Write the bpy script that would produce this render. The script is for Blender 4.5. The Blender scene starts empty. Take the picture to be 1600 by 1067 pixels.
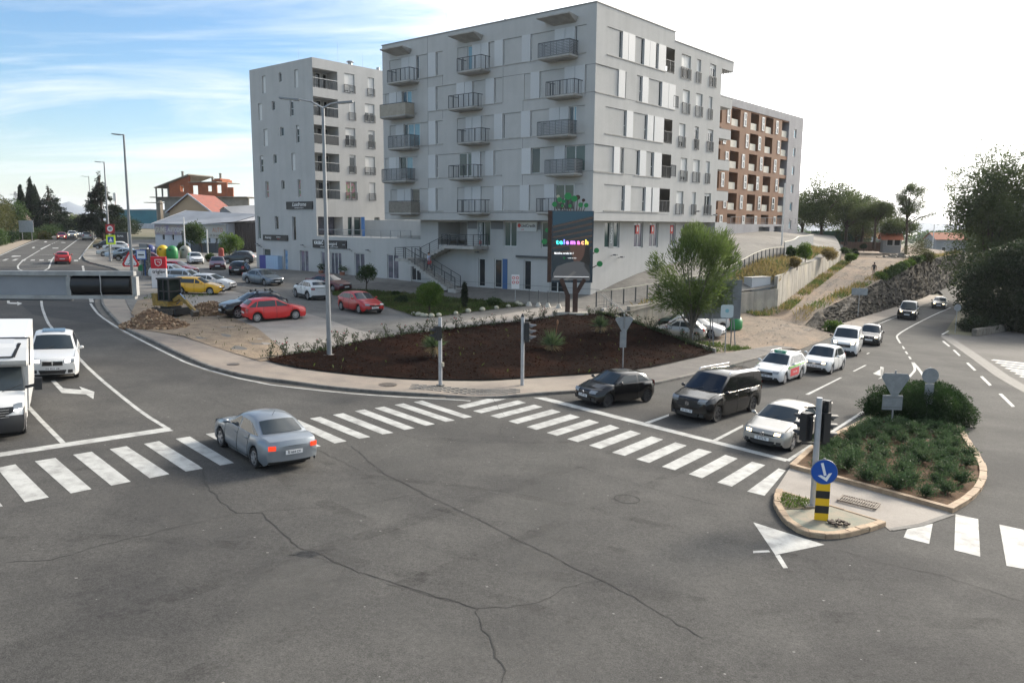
import bpy, bmesh, math, random
import numpy as np
from mathutils import Vector, Matrix
from mathutils.geometry import delaunay_2d_cdt
random.seed(7); RNG=np.random.default_rng(7)
SC=bpy.context.scene; COL=SC.collection
# ---------------------------------------------------------------- camera, sky, sun, exposure
cam=bpy.data.cameras.new('camera'); cam.lens=28.0; cam.sensor_width=36; cam.clip_start=.3; cam.clip_end=20000
camo=bpy.data.objects.new('camera',cam); COL.objects.link(camo); SC.camera=camo
_p=math.atan((533.5-349.7)/1244); _r=.0077
_F=Vector((0,math.cos(_p),-math.sin(_p)));_U=Vector((0,math.sin(_p),math.cos(_p)));_R=Vector((1,0,0))
_x=_R*math.cos(_r)+_U*math.sin(_r); _y=_U*math.cos(_r)-_R*math.sin(_r)
camo.matrix_world=Matrix(((_x.x,_y.x,-_F.x,0),(_x.y,_y.y,-_F.y,0),(_x.z,_y.z,-_F.z,8),(0,0,0,1)))
SUN_AZ=math.radians(48); SUN_EL=math.radians(24)
w=bpy.data.worlds.new('World'); SC.world=w; w.use_nodes=True
nt=w.node_tree; N=nt.nodes; L=nt.links
for n in list(N): N.remove(n)
def nd(tree,t,**k):
    n=tree.nodes.new(t)
    for a,b in k.items():
        if a[0]=='i' and a[1:].isdigit(): n.inputs[int(a[1:])].default_value=b
        elif a.startswith('I_'): n.inputs[a[2:].replace('_',' ')].default_value=b
        else: setattr(n,a,b)
    return n
def ramp(tree,pts):
    r=nd(tree,'ShaderNodeValToRGB'); e=r.color_ramp.elements
    while len(e)<len(pts): e.new(.5)
    for i,(p,c) in enumerate(pts):
        e[i].position=p; e[i].color=(c,c,c,1) if not isinstance(c,tuple) else (*c,1)
    return r
sky=nd(nt,'ShaderNodeTexSky',sky_type='NISHITA',sun_disc=False,sun_elevation=SUN_EL,sun_rotation=SUN_AZ,altitude=50,air_density=1.0,dust_density=.7,ozone_density=3.0)
tc=nd(nt,'ShaderNodeTexCoord'); sp=nd(nt,'ShaderNodeSeparateXYZ'); L.new(tc.outputs['Generated'],sp.inputs[0])
def mth(tree,op,a,b=None,c=None,clamp=False):
    m=nd(tree,'ShaderNodeMath',operation=op,use_clamp=clamp)
    for i,v in enumerate((a,b,c)):
        if v is None: continue
        if isinstance(v,(int,float)): m.inputs[i].default_value=v
        else: tree.links.new(v,m.inputs[i])
    return m.outputs[0]
zz=mth(nt,'MAXIMUM',sp.outputs[2],0.0); den=mth(nt,'ADD',zz,.13)
cb=nd(nt,'ShaderNodeCombineXYZ'); L.new(mth(nt,'DIVIDE',sp.outputs[0],den),cb.inputs[0]); L.new(mth(nt,'DIVIDE',sp.outputs[1],den),cb.inputs[1])
mp=nd(nt,'ShaderNodeMapping'); mp.inputs['Rotation'].default_value=(0,0,math.radians(24)); mp.inputs['Scale'].default_value=(.42,1.15,1); L.new(cb.outputs[0],mp.inputs[0])
n1=nd(nt,'ShaderNodeTexNoise',I_Scale=1.5,I_Detail=9.,I_Roughness=.6,I_Distortion=.55); L.new(mp.outputs[0],n1.inputs['Vector'])
n2=nd(nt,'ShaderNodeTexNoise',I_Scale=.55,I_Detail=4.,I_Roughness=.5); L.new(mp.outputs[0],n2.inputs['Vector'])
sd=nd(nt,'ShaderNodeVectorMath',operation='DOT_PRODUCT'); L.new(tc.outputs['Generated'],sd.inputs[0]); sd.inputs[1].default_value=(math.sin(SUN_AZ)*.95,math.cos(SUN_AZ)*.95,.32)
veil=nd(nt,'ShaderNodeMapRange',interpolation_type='SMOOTHSTEP'); veil.inputs[1].default_value=.40; veil.inputs[2].default_value=.98; L.new(sd.outputs['Value'],veil.inputs[0])
vp=mth(nt,'POWER',veil.outputs[0],1.9)
cov=mth(nt,'ADD',mth(nt,'MULTIPLY',n1.outputs[0],.75),mth(nt,'MULTIPLY',n2.outputs[0],.45))
cl=ramp(nt,[(.52,0.0),(.60,.30),(.72,.85)]); L.new(mth(nt,'ADD',cov,mth(nt,'MULTIPLY',veil.outputs[0],.22)),cl.inputs[0])
hz=nd(nt,'ShaderNodeMapRange'); hz.inputs[1].default_value=.10; hz.inputs[2].default_value=-.02; hz.inputs[4].default_value=.4; L.new(sp.outputs[2],hz.inputs[0])
fac=mth(nt,'MAXIMUM',mth(nt,'MAXIMUM',cl.outputs[0],mth(nt,'MULTIPLY',vp,.95)),hz.outputs[0],clamp=True)
cc=nd(nt,'ShaderNodeMix',data_type='RGBA'); L.new(vp,cc.inputs[0]); cc.inputs[6].default_value=(4.7,5.0,5.15,1); cc.inputs[7].default_value=(22,21.4,20.4,1)
mx=nd(nt,'ShaderNodeMix',data_type='RGBA'); L.new(fac,mx.inputs[0]); hs=nd(nt,'ShaderNodeHueSaturation',I_Saturation=1.2,I_Value=.80); L.new(sky.outputs[0],hs.inputs['Color']); L.new(hs.outputs[0],mx.inputs[6]); L.new(cc.outputs[2],mx.inputs[7])
bg=nd(nt,'ShaderNodeBackground'); bg.inputs[1].default_value=.10; L.new(mx.outputs[2],bg.inputs[0])
ow=nd(nt,'ShaderNodeOutputWorld'); L.new(bg.outputs[0],ow.inputs[0])
sl=bpy.data.lights.new('sun','SUN'); sl.energy=3.0; sl.angle=math.radians(14); sl.color=(1,.90,.76)
so=bpy.data.objects.new('sun',sl); COL.objects.link(so); so.location=(60,60,80)
so.rotation_euler=Vector((-math.sin(SUN_AZ)*math.cos(SUN_EL),-math.cos(SUN_AZ)*math.cos(SUN_EL),-math.sin(SUN_EL))).to_track_quat('-Z','Y').to_euler()
vs=SC.view_settings; vs.view_transform='Standard'; vs.look='None'; vs.exposure=1.22; vs.gamma=1; vs.use_curve_mapping=False
# ---------------------------------------------------------------- materials
MATS={}
def M(name,base=(.5,.5,.5),rough=.75,metal=0.,alt=None,scale=1.,detail=6.,rng=(.35,.65),grain=0.,gscale=40.,bump=0.,bscale=20.,coord='pos',stretch=None,emit=None,estr=1.,spec=None,coat=0.,alpha=None,trans=0.,streak=0.,rand=0.,alt2=None,scale2=.1,rng2=(.45,.6),grain2=0.,gscale2=9.):
    if name in MATS: return MATS[name]
    m=bpy.data.materials.new(name); m.use_nodes=True; t=m.node_tree; b=t.nodes['Principled BSDF']; K=t.links
    b.inputs['Roughness'].default_value=rough; b.inputs['Metallic'].default_value=metal
    if spec is not None: b.inputs['Specular IOR Level'].default_value=spec
    if coat: b.inputs['Coat Weight'].default_value=coat; b.inputs['Coat Roughness'].default_value=.05
    if trans: b.inputs['Transmission Weight'].default_value=trans
    b.inputs['Base Color'].default_value=(*base,1)
    if coord=='pos': co=nd(t,'ShaderNodeNewGeometry').outputs['Position']
    else: co=nd(t,'ShaderNodeTexCoord').outputs['Object']
    if stretch:
        q=nd(t,'ShaderNodeMapping'); q.inputs['Scale'].default_value=stretch[:3]
        if len(stretch)>3: q.inputs['Rotation'].default_value=(0,0,stretch[3])
        K.new(co,q.inputs[0]); cs=q.outputs[0]
    else: cs=co
    out=None
    def mixin(cur,fac,col,mode='MIX',f=None):
        x=nd(t,'ShaderNodeMix',data_type='RGBA',blend_type=mode); 
        if fac is not None: K.new(fac,x.inputs[0])
        else: x.inputs[0].default_value=f
        if cur is None: x.inputs[6].default_value=(*base,1)
        else: K.new(cur,x.inputs[6])
        if isinstance(col,tuple): x.inputs[7].default_value=(*col,1)
        else: K.new(col,x.inputs[7])
        return x.outputs[2]
    if alt:
        z=nd(t,'ShaderNodeTexNoise',I_Scale=scale,I_Detail=detail,I_Roughness=.62); K.new(cs,z.inputs['Vector'])
        r=ramp(t,[(rng[0],0.),(rng[1],1.)]); K.new(z.outputs[0],r.inputs[0]); out=mixin(out,r.outputs[0],alt)
    if alt2:
        z=nd(t,'ShaderNodeTexNoise',I_Scale=scale2,I_Detail=5.,I_Roughness=.6); K.new(co,z.inputs['Vector'])
        r=ramp(t,[(rng2[0],0.),(rng2[1],1.)]); K.new(z.outputs[0],r.inputs[0]); out=mixin(out,r.outputs[0],alt2)
    if streak:
        q=nd(t,'ShaderNodeMapping'); q.inputs['Scale'].default_value=(1.6,1.6,.09); K.new(co,q.inputs[0])
        z=nd(t,'ShaderNodeTexNoise',I_Scale=1.,I_Detail=5.); K.new(q.outputs[0],z.inputs['Vector'])
        r=ramp(t,[(.42,1.),(.72,1.-streak)]); K.new(z.outputs[0],r.inputs[0]); out=mixin(out,None,r.outputs[0],'MULTIPLY',1.)
    if grain:
        z=nd(t,'ShaderNodeTexNoise',I_Scale=gscale,I_Detail=3.,I_Roughness=.7); K.new(co,z.inputs['Vector'])
        r=ramp(t,[(.3,1.-grain),(.7,1.)]); K.new(z.outputs[0],r.inputs[0]); out=mixin(out,None,r.outputs[0],'MULTIPLY',1.)
    if grain2:
        z=nd(t,'ShaderNodeTexNoise',I_Scale=gscale2,I_Detail=4.,I_Roughness=.75); K.new(co,z.inputs['Vector'])
        r=ramp(t,[(.34,1.-grain2),(.62,1.)]); K.new(z.outputs[0],r.inputs[0]); out=mixin(out,None,r.outputs[0],'MULTIPLY',1.)
    if alpha:
        z=nd(t,'ShaderNodeTexNoise',I_Scale=alpha[0],I_Detail=6.,I_Roughness=.7); K.new(co,z.inputs['Vector']); r=ramp(t,[(alpha[1],0.),(alpha[2],alpha[3])]); K.new(z.outputs[0],r.inputs[0]); K.new(r.outputs[0],b.inputs['Alpha'])
    if rand:
        oi=nd(t,'ShaderNodeObjectInfo'); r=ramp(t,[(0.,1.-rand),(1.,1.)]); K.new(oi.outputs['Random'],r.inputs[0]); out=mixin(out,None,r.outputs[0],'MULTIPLY',1.)
    if out is not None: K.new(out,b.inputs['Base Color'])
    if bump:
        z=nd(t,'ShaderNodeTexNoise',I_Scale=bscale,I_Detail=6.,I_Roughness=.65); K.new(cs,z.inputs['Vector'])
        bp=nd(t,'ShaderNodeBump'); bp.inputs['Strength'].default_value=1.; bp.inputs['Distance'].default_value=bump; K.new(z.outputs[0],bp.inputs['Height']); K.new(bp.outputs[0],b.inputs['Normal'])
    if emit: b.inputs['Emission Color'].default_value=(*emit,1); b.inputs['Emission Strength'].default_value=estr
    MATS[name]=m; return m
def leafmat(name,c1,c2,c3=None,scale=.9,rough=.6):
    if name in MATS: return MATS[name]
    m=bpy.data.materials.new(name); m.use_nodes=True; t=m.node_tree; b=t.nodes['Principled BSDF']; K=t.links
    b.inputs['Roughness'].default_value=rough; b.inputs['Specular IOR Level'].default_value=.25
    g=nd(t,'ShaderNodeNewGeometry'); z=nd(t,'ShaderNodeTexNoise',I_Scale=scale,I_Detail=4.); K.new(g.outputs['Position'],z.inputs['Vector'])
    r=ramp(t,[(.32,c1),(.55,c2),(.75,c3 or c2)]); K.new(z.outputs[0],r.inputs[0])
    v=ramp(t,[(0.,.72),(1.,1.12)]); K.new(g.outputs['Random Per Island'],v.inputs[0])
    x=nd(t,'ShaderNodeMix',data_type='RGBA',blend_type='MULTIPLY'); x.inputs[0].default_value=1; K.new(r.outputs[0],x.inputs[6]); K.new(v.outputs[0],x.inputs[7]); K.new(x.outputs[2],b.inputs['Base Color'])
    tr=nd(t,'ShaderNodeBsdfTranslucent'); K.new(x.outputs[2],tr.inputs[0]); ms=nd(t,'ShaderNodeMixShader'); ms.inputs[0].default_value=.4
    K.new(b.outputs[0],ms.inputs[1]); K.new(tr.outputs[0],ms.inputs[2]); K.new(ms.outputs[0],t.nodes['Material Output'].inputs[0])
    MATS[name]=m; return m
# ---------------------------------------------------------------- object helpers
def tag(o,label=None,cat=None,group=None,kind=None):
    if label: o['label']=label
    if cat: o['category']=cat
    if group: o['group']=group
    if kind: o['kind']=kind
    return o
def empty(name,loc=(0,0,0),rz=0,label=None,cat=None,group=None,mat=None):
    o=bpy.data.objects.new(name,None); COL.objects.link(o); o.empty_display_size=.3
    if mat is not None: o.matrix_world=mat
    else: o.location=loc; o.rotation_euler=(0,0,rz)
    return tag(o,label,cat,group)
KIDS={}
def link(name,me,parent=None):
    o=bpy.data.objects.new(name,me); COL.objects.link(o)
    if parent is not None: o.parent=parent; KIDS.setdefault(parent.name,[]).append(o)
    return o
def copy_tree(o,parent=None):
    c=o.copy(); COL.objects.link(c)
    if parent is not None: c.parent=parent; KIDS.setdefault(parent.name,[]).append(c)
    for k in list(KIDS.get(o.name,[])): copy_tree(k,c)
    return c
class MB:
    def __init__(s): s.v=[];s.f=[];s.m=[];s.mi=0
    def add(s,vs,fs):
        k=len(s.v); s.v+= [tuple(p) for p in vs]; s.f+=[tuple(i+k for i in f) for f in fs]; s.m+=[s.mi]*len(fs); return s
    def poly(s,pts): return s.add(pts,[tuple(range(len(pts)))])
    def box(s,c,d,R=None):
        x,y,z=[q/2 for q in d]; vs=[Vector((i*x,j*y,k*z)) for i in(-1,1) for j in(-1,1) for k in(-1,1)]
        if R is not None: vs=[R@p for p in vs]
        c=Vector(c); return s.add([p+c for p in vs],[(0,1,3,2),(4,6,7,5),(0,4,5,1),(2,3,7,6),(0,2,6,4),(1,5,7,3)])
    def bx(s,x0,x1,y0,y1,z0,z1): return s.box(((x0+x1)/2,(y0+y1)/2,(z0+z1)/2),(abs(x1-x0),abs(y1-y0),abs(z1-z0)))
    def bar(s,p,q,w,h=None,up=(0,0,1)):
        p=Vector(p);q=Vector(q);d=q-p; l=d.length
        if l<1e-6: return s
        d/=l; u=Vector(up); sd=d.cross(u)
        if sd.length<1e-4: sd=d.cross(Vector((1,0,0)))
        sd.normalize(); u=sd.cross(d); R=Matrix((sd,d,u)).transposed(); return s.box((p+q)/2,(w,l,h or w),R)
    def tube(s,p,q,r0,r1=None,n=8,cap=True):
        p=Vector(p);q=Vector(q); r1=r0 if r1 is None else r1; d=(q-p).normalized(); a=d.cross(Vector((0,0,1)))
        if a.length<1e-3: a=Vector((1,0,0))
        a.normalize(); b=d.cross(a); vs=[]
        for k in range(n):
            t=2*math.pi*k/n; e=a*math.cos(t)+b*math.sin(t); vs+=[p+e*r0,q+e*r1]
        fs=[(2*k,2*k+1,(2*k+3)%(2*n),(2*k+2)%(2*n)) for k in range(n)]
        if cap: fs+=[tuple(2*k for k in range(n)),tuple(2*k+1 for k in reversed(range(n)))]
        return s.add(vs,fs)
    def pipe(s,pts,r,n=6):
        for i in range(len(pts)-1): s.tube(pts[i],pts[i+1],r if not isinstance(r,list) else r[i],r if not isinstance(r,list) else r[i+1],n)
        return s
    def prism(s,pts,z0,z1):
        n=len(pts); f0=(lambda p:z0(*p)) if callable(z0) else (lambda p:z0); f1=(lambda p:z1(*p)) if callable(z1) else (lambda p:z1)
        vs=[(p[0],p[1],f0(p)) for p in pts]+[(p[0],p[1],f1(p)) for p in pts]
        return s.add(vs,[tuple(reversed(range(n))),tuple(range(n,2*n))]+[(i,(i+1)%n,n+(i+1)%n,n+i) for i in range(n)])
    def disc(s,c,r,n=16,axis='y',th=.02):
        c=Vector(c); d={'x':Vector((1,0,0)),'y':Vector((0,1,0)),'z':Vector((0,0,1))}[axis] if isinstance(axis,str) else Vector(axis).normalized()
        return s.tube(c-d*th/2,c+d*th/2,r,r,n)
    def ball(s,c,rx,ry,rz,n=8,m=6):
        vs=[];
        for i in range(m+1):
            a=math.pi*i/m
            for j in range(n):
                b=2*math.pi*j/n; vs.append((c[0]+rx*math.sin(a)*math.cos(b),c[1]+ry*math.sin(a)*math.sin(b),c[2]+rz*math.cos(a)))
        return s.add(vs,[(i*n+j,(i+1)*n+j,(i+1)*n+(j+1)%n,i*n+(j+1)%n) for i in range(m) for j in range(n)])
    def mesh(s,name,mats,smooth=False,ang=None,fix=True):
        me=bpy.data.meshes.new(name); me.from_pydata(s.v,[],s.f)
        for m in (mats if isinstance(mats,(list,tuple)) else [mats]): me.materials.append(m)
        if any(s.m): me.polygons.foreach_set('material_index',s.m)
        if fix:
            b=bmesh.new(); b.from_mesh(me); bmesh.ops.remove_doubles(b,verts=b.verts,dist=1e-5) if smooth else None
            bmesh.ops.recalc_face_normals(b,faces=b.faces); b.to_mesh(me); b.free()
        if smooth:
            me.polygons.foreach_set('use_smooth',[True]*len(me.polygons))
            if ang: me.set_sharp_from_angle(angle=math.radians(ang))
        me.update(); return me
    def build(s,name,mats,parent=None,smooth=False,ang=40,fix=True): return link(name,s.mesh(name,mats,smooth,ang,fix),parent)
def text(name,body,size,mat,parent=None,loc=(0,0,0),rot=(0,0,0),ext=.004,align='CENTER',bold=0,shear=0,sx=1.):
    c=bpy.data.curves.new(name,'FONT'); c.body=body; c.size=size; c.extrude=ext; c.align_x=align; c.align_y='CENTER'; c.offset=bold; c.shear=shear; c.resolution_u=2
    c.materials.append(mat); t=bpy.data.objects.new(name,c); me=bpy.data.meshes.new_from_object(t); bpy.data.objects.remove(t); bpy.data.curves.remove(c)
    o=bpy.data.objects.new(name,me); COL.objects.link(o); o.location=loc; o.rotation_euler=rot; o.scale=(sx,1,1)
    if parent is not None: o.parent=parent; KIDS.setdefault(parent.name,[]).append(o)
    return o
def npmesh(name,V,F,mat,parent=None,smooth=False):
    """V (n,3) array, F (m,k) array of quads or triangles."""
    me=bpy.data.meshes.new(name); V=np.asarray(V,np.float32); F=np.asarray(F,np.int32); k=F.shape[1]
    me.vertices.add(len(V)); me.vertices.foreach_set('co',V.ravel()); me.loops.add(F.size); me.loops.foreach_set('vertex_index',F.ravel())
    me.polygons.add(len(F)); me.polygons.foreach_set('loop_start',np.arange(0,F.size,k,dtype=np.int32)); me.polygons.foreach_set('loop_total',np.full(len(F),k,np.int32))
    if smooth: me.polygons.foreach_set('use_smooth',np.ones(len(F),bool))
    me.materials.append(mat); me.update(calc_edges=True); return link(name,me,parent)
# ---------------------------------------------------------------- terrain heights (metres)
UP=[(-65.8,123.6,3.5),(-52,97.4,3.0),(-43.8,88.7,2.66),(-37.1,76.8,2.32),(-31.2,63.6,2.05),(-22,47.5,1.58),(-16.1,43.2,1.29),(-12.6,39.65,1.12),(-8.8,37.4,.93),(-4.6,36.7,.72),(-1.06,37.5,.54),(4,40.7,.29),(7.3,43.2,.13),(10.3,47,-.02),(13.1,50.8,-.16),
(-14,52,1.70),(-10,55,1.68),(-18,67.6,1.78),(-30.9,96,2.55),(-23.6,89.9,2.55),(-16.7,84.1,2.45),(-6.7,75.8,2.2),(-2.9,72.6,2.2),(4.2,66.6,2.2),(6.9,62.6,2.1),(10.7,68.7,3.4),(13.7,72.1,4.0),(21.7,81.8,5.2),(-40.6,103,2.5),(7.3,60,1.95),(11.3,62,2.15),(15,64.5,2.2),(20.8,70.5,2.3),(22.2,76,3.8),(29.1,86,4.55),(34.8,98,5.0),(41.1,110,5.1),(43,123,6.5),(20,120,6.3),(26,76.4,3.4),(37,96,3.7),(48.5,117,4.2),(-20,165,5.6),(-60,165,4.2),(-88,172,4.0),(60,150,6.2),(-68,150,3.2),(-49,138,2.9),(-36,140,3.1),(-60,135,3.2)]
UP=np.array(UP)
def _tps_fit(P):
    n=len(P); d=np.linalg.norm(P[:,None,:2]-P[None,:,:2],axis=2); K=d**2*np.log(d+1e-9)+np.eye(n)*2.0
    Q=np.c_[np.ones(n),P[:,:2]]; A=np.zeros((n+3,n+3)); A[:n,:n]=K;A[:n,n:]=Q;A[n:,:n]=Q.T
    return np.linalg.solve(A,np.r_[P[:,2],0,0,0])
UW=_tps_fit(UP)
def hU(x,y):
    d=np.hypot(UP[:,0]-x,UP[:,1]-y); return float((UW[:-3]*(d**2*np.log(d+1e-9))).sum()+UW[-3]+UW[-2]*x+UW[-1]*y)
def hR(x,y=0):
    return 0.35-0.05*min(x,62) if x>-52 else 2.95+0.03*min(98,-52-x)
def hL(x,y):
    d=max(0,(x-18)*.523+(y-55)*.852); e=(x-18.3)*-.811+(y-53.5)*.585; a=(x-18.3)*.585+(y-53.5)*.811
    return hR(x)+.03+min(.0735*min(d,75),max(0,.13*e+max(0,a-16.5)*.33))

def sheet(name,poly,h,dz,mat,res=2.,kind='structure',jit=0.,seed=1):
    """a triangulated sheet that follows the height function inside a plan polygon"""
    P=[Vector(p[:2]) for p in poly]; pts=[]; rr=random.Random(seed)
    for i,p in enumerate(P):
        q=P[(i+1)%len(P)]; n=max(1,int((q-p).length/res))
        for k in range(n): pts.append(p.lerp(q,k/n))
    nb=len(pts); xs=[p.x for p in P]; ys=[p.y for p in P]
    A=np.array([(p.x,p.y) for p in P])
    gx=np.arange(min(xs)+res/2,max(xs),res); gy=np.arange(min(ys)+res/2,max(ys),res)
    GX,GY=np.meshgrid(gx,gy); GX=GX.ravel();GY=GY.ravel(); ins=np.zeros(len(GX),bool); dmin=np.full(len(GX),1e9)
    for i in range(len(A)):
        x1,y1=A[i]; x2,y2=A[(i+1)%len(A)]
        c=((y1>GY)!=(y2>GY))&(GX<(x2-x1)*(GY-y1)/((y2-y1)+1e-12)+x1); ins^=c
        l2=(x2-x1)**2+(y2-y1)**2+1e-12; t=np.clip(((GX-x1)*(x2-x1)+(GY-y1)*(y2-y1))/l2,0,1); dmin=np.minimum(dmin,np.hypot(GX-x1-t*(x2-x1),GY-y1-t*(y2-y1)))
    for x,y in zip(GX[ins&(dmin>res*.35)],GY[ins&(dmin>res*.35)]): pts.append(Vector((x,y)))
    r=delaunay_2d_cdt(pts,[(i,(i+1)%nb) for i in range(nb)],[list(range(nb))],1,1e-4)
    vs=[(v.x,v.y,h(v.x,v.y)+dz+(rr.uniform(-jit,jit) if i>=nb else 0)) for i,v in enumerate(r[0])]
    me=bpy.data.meshes.new(name); me.from_pydata(vs,[],r[2]); me.materials.append(mat)
    b=bmesh.new(); b.from_mesh(me); bmesh.ops.recalc_face_normals(b,faces=b.faces)
    if sum(f.normal.z for f in b.faces)<0: bmesh.ops.reverse_faces(b,faces=b.faces)
    b.to_mesh(me); b.free()
    me.polygons.foreach_set('use_smooth',[True]*len(me.polygons)); me.update()
    return tag(link(name,me),kind=kind)
def offset(line,d):
    """offset a plan polyline to its left by d"""
    o=[]
    for i,p in enumerate(line):
        a=Vector(line[max(0,i-1)]);b=Vector(line[min(len(line)-1,i+1)]); t=(b-a).normalized(); o.append((p[0]-t.y*d,p[1]+t.x*d))
    return o
def ribbon(mb,line,w,h,dz):
    l=offset(line,w/2); r=offset(line,-w/2)
    vs=[(x,y,h(x,y)+dz) for x,y in l]+[(x,y,h(x,y)+dz) for x,y in r]; n=len(line)
    return mb.add(vs,[(i,n+i,n+i+1,i+1) for i in range(n-1)])
def resample(line,d):
    o=[Vector(line[0])]; acc=0
    for a,b in zip(line,line[1:]):
        a=Vector(a);b=Vector(b); l=(b-a).length; n=max(1,round(l/d))
        for k in range(1,n+1): o.append(a.lerp(b,k/n))
    return [(p.x,p.y) for p in o]
def smooth_line(line,n=2):
    for _ in range(n):
        o=[line[0]]
        for a,b in zip(line,line[1:]): o+=[(a[0]*.75+b[0]*.25,a[1]*.75+b[1]*.25),(a[0]*.25+b[0]*.75,a[1]*.25+b[1]*.75)]
        line=o+[line[-1]]
    return line
def resample_len(line,ln):
    """equal steps of about ln along the whole polyline"""
    P=[Vector(p) for p in line]; S=[0]
    for a,b in zip(P,P[1:]): S.append(S[-1]+(b-a).length)
    n=max(1,round(S[-1]/ln)); o=[]; j=0
    for k in range(n+1):
        s=S[-1]*k/n
        while j<len(P)-2 and S[j+1]<s: j+=1
        t=(s-S[j])/max(1e-6,S[j+1]-S[j]); p=P[j].lerp(P[j+1],min(1,t)); o.append((p.x,p.y))
    return o
# surveyed plan coordinates (metres)
XR=[[(-2.28,32.45),(-1.93,32.1),(-0.23,34.36),(-1.09,34.14)],[(-1.57,31.76),(-1.22,31.45),(0.63,33.82),(0.27,34.2)],[(-0.85,31.1),(-0.49,30.78),(1.33,33.2),(0.98,33.56)],[(-0.12,30.38),(0.24,30.06),(2.06,32.46),(1.71,32.85)],[(0.58,29.65),(0.95,29.3),(2.8,31.73),(2.43,32.15)],[(1.32,28.95),(1.69,28.6),(3.51,31.0),(3.15,31.43)],[(2.04,28.23),(2.41,27.9),(4.23,30.3),(3.91,30.73)],[(2.77,27.53),(3.14,27.18),(4.96,29.62),(4.61,30.02)],[(3.49,26.78),(3.9,26.47),(5.68,28.93),(5.31,29.3)],[(4.24,26.13),(4.62,25.79),(6.42,28.26),(6.07,28.62)],[(4.98,25.43),(5.35,25.13),(7.17,27.58),(6.79,27.95)],[(5.73,24.78),(6.08,24.43),(7.91,26.91),(7.58,27.31)],[(6.47,24.07),(6.84,23.74),(8.68,26.29),(8.33,26.64)],[(7.2,23.35),(7.63,23.03),(9.21,25.79),(9.04,26.0)]]
XL=[[(-14.51,21.69),(-14.23,22.09),(-11.89,19.68),(-12.25,19.26)],[(-13.89,22.45),(-13.52,22.86),(-11.19,20.44),(-11.53,20.05)],[(-13.21,23.25),(-12.85,23.64),(-10.5,21.19),(-10.84,20.79)],[(-12.48,23.99),(-12.15,24.4),(-9.78,21.99),(-10.14,21.55)],[(-11.77,24.75),(-11.45,25.14),(-9.06,22.65),(-9.43,22.29)],[(-11.07,25.5),(-10.74,25.85),(-8.39,23.32),(-8.7,23.01)],[(-8.21,28.49),(-7.89,28.78),(-5.61,26.35),(-5.94,26.0)],[(-7.56,29.09),(-7.24,29.42),(-4.92,27.04),(-5.25,26.73)],[(-6.86,29.83),(-6.53,30.18),(-4.22,27.74),(-4.57,27.46)],[(-6.17,30.61),(-5.85,30.97),(-3.55,28.54),(-3.89,28.22)],[(-5.51,31.28),(-5.18,31.65),(-2.89,29.31),(-3.19,28.97)],[(-4.82,32.04),(-4.49,32.4),(-2.19,30.04),(-2.52,29.74)],[(-4.11,32.74),(-3.8,33.1),(-1.55,30.76),(-1.86,30.45)],[(-10.36,26.25),(-10.03,26.58),(-7.7,24.08),(-8.01,23.76)],[(-9.64,26.99),(-9.32,27.32),(-7.0,24.84),(-7.32,24.51)],[(-8.93,27.74),(-8.6,28.05),(-6.31,25.59),(-6.63,25.25)],[(-15.13,20.93),(-14.94,21.32),(-12.59,18.92),(-12.97,18.47)]]
XN=[[(10.86,20.84),(11.87,21.42),(10.96,19.86),(10.45,20.2)],[(13.01,22.32),(13.49,22.0),(11.9,19.17),(11.43,19.52)],[(13.89,21.65),(14.37,21.32),(12.82,18.46),(12.26,18.67)],[(14.75,20.99),(15.14,20.62),(13.59,17.72),(13.1,18.03)]]
XF=[[(-60.51,94.71),(-62.19,98.03),(-61.91,98.28),(-60.24,94.94)],[(-59.76,95.33),(-61.42,98.7),(-61.13,98.95),(-59.48,95.56)],[(-58.75,95.48),(-60.01,97.94),(-59.72,98.19),(-58.43,95.74)],[(-58.19,96.39),(-59.33,98.52),(-59.01,98.79),(-57.85,96.67)],[(-57.48,96.98),(-58.64,99.11),(-58.3,99.4),(-57.1,97.29)],[(-56.73,97.59),(-57.91,99.73),(-57.58,100.0),(-56.39,97.87)],[(-54.04,98.39),(-55.45,101.06),(-55.12,101.34),(-53.67,98.69)]]
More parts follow.
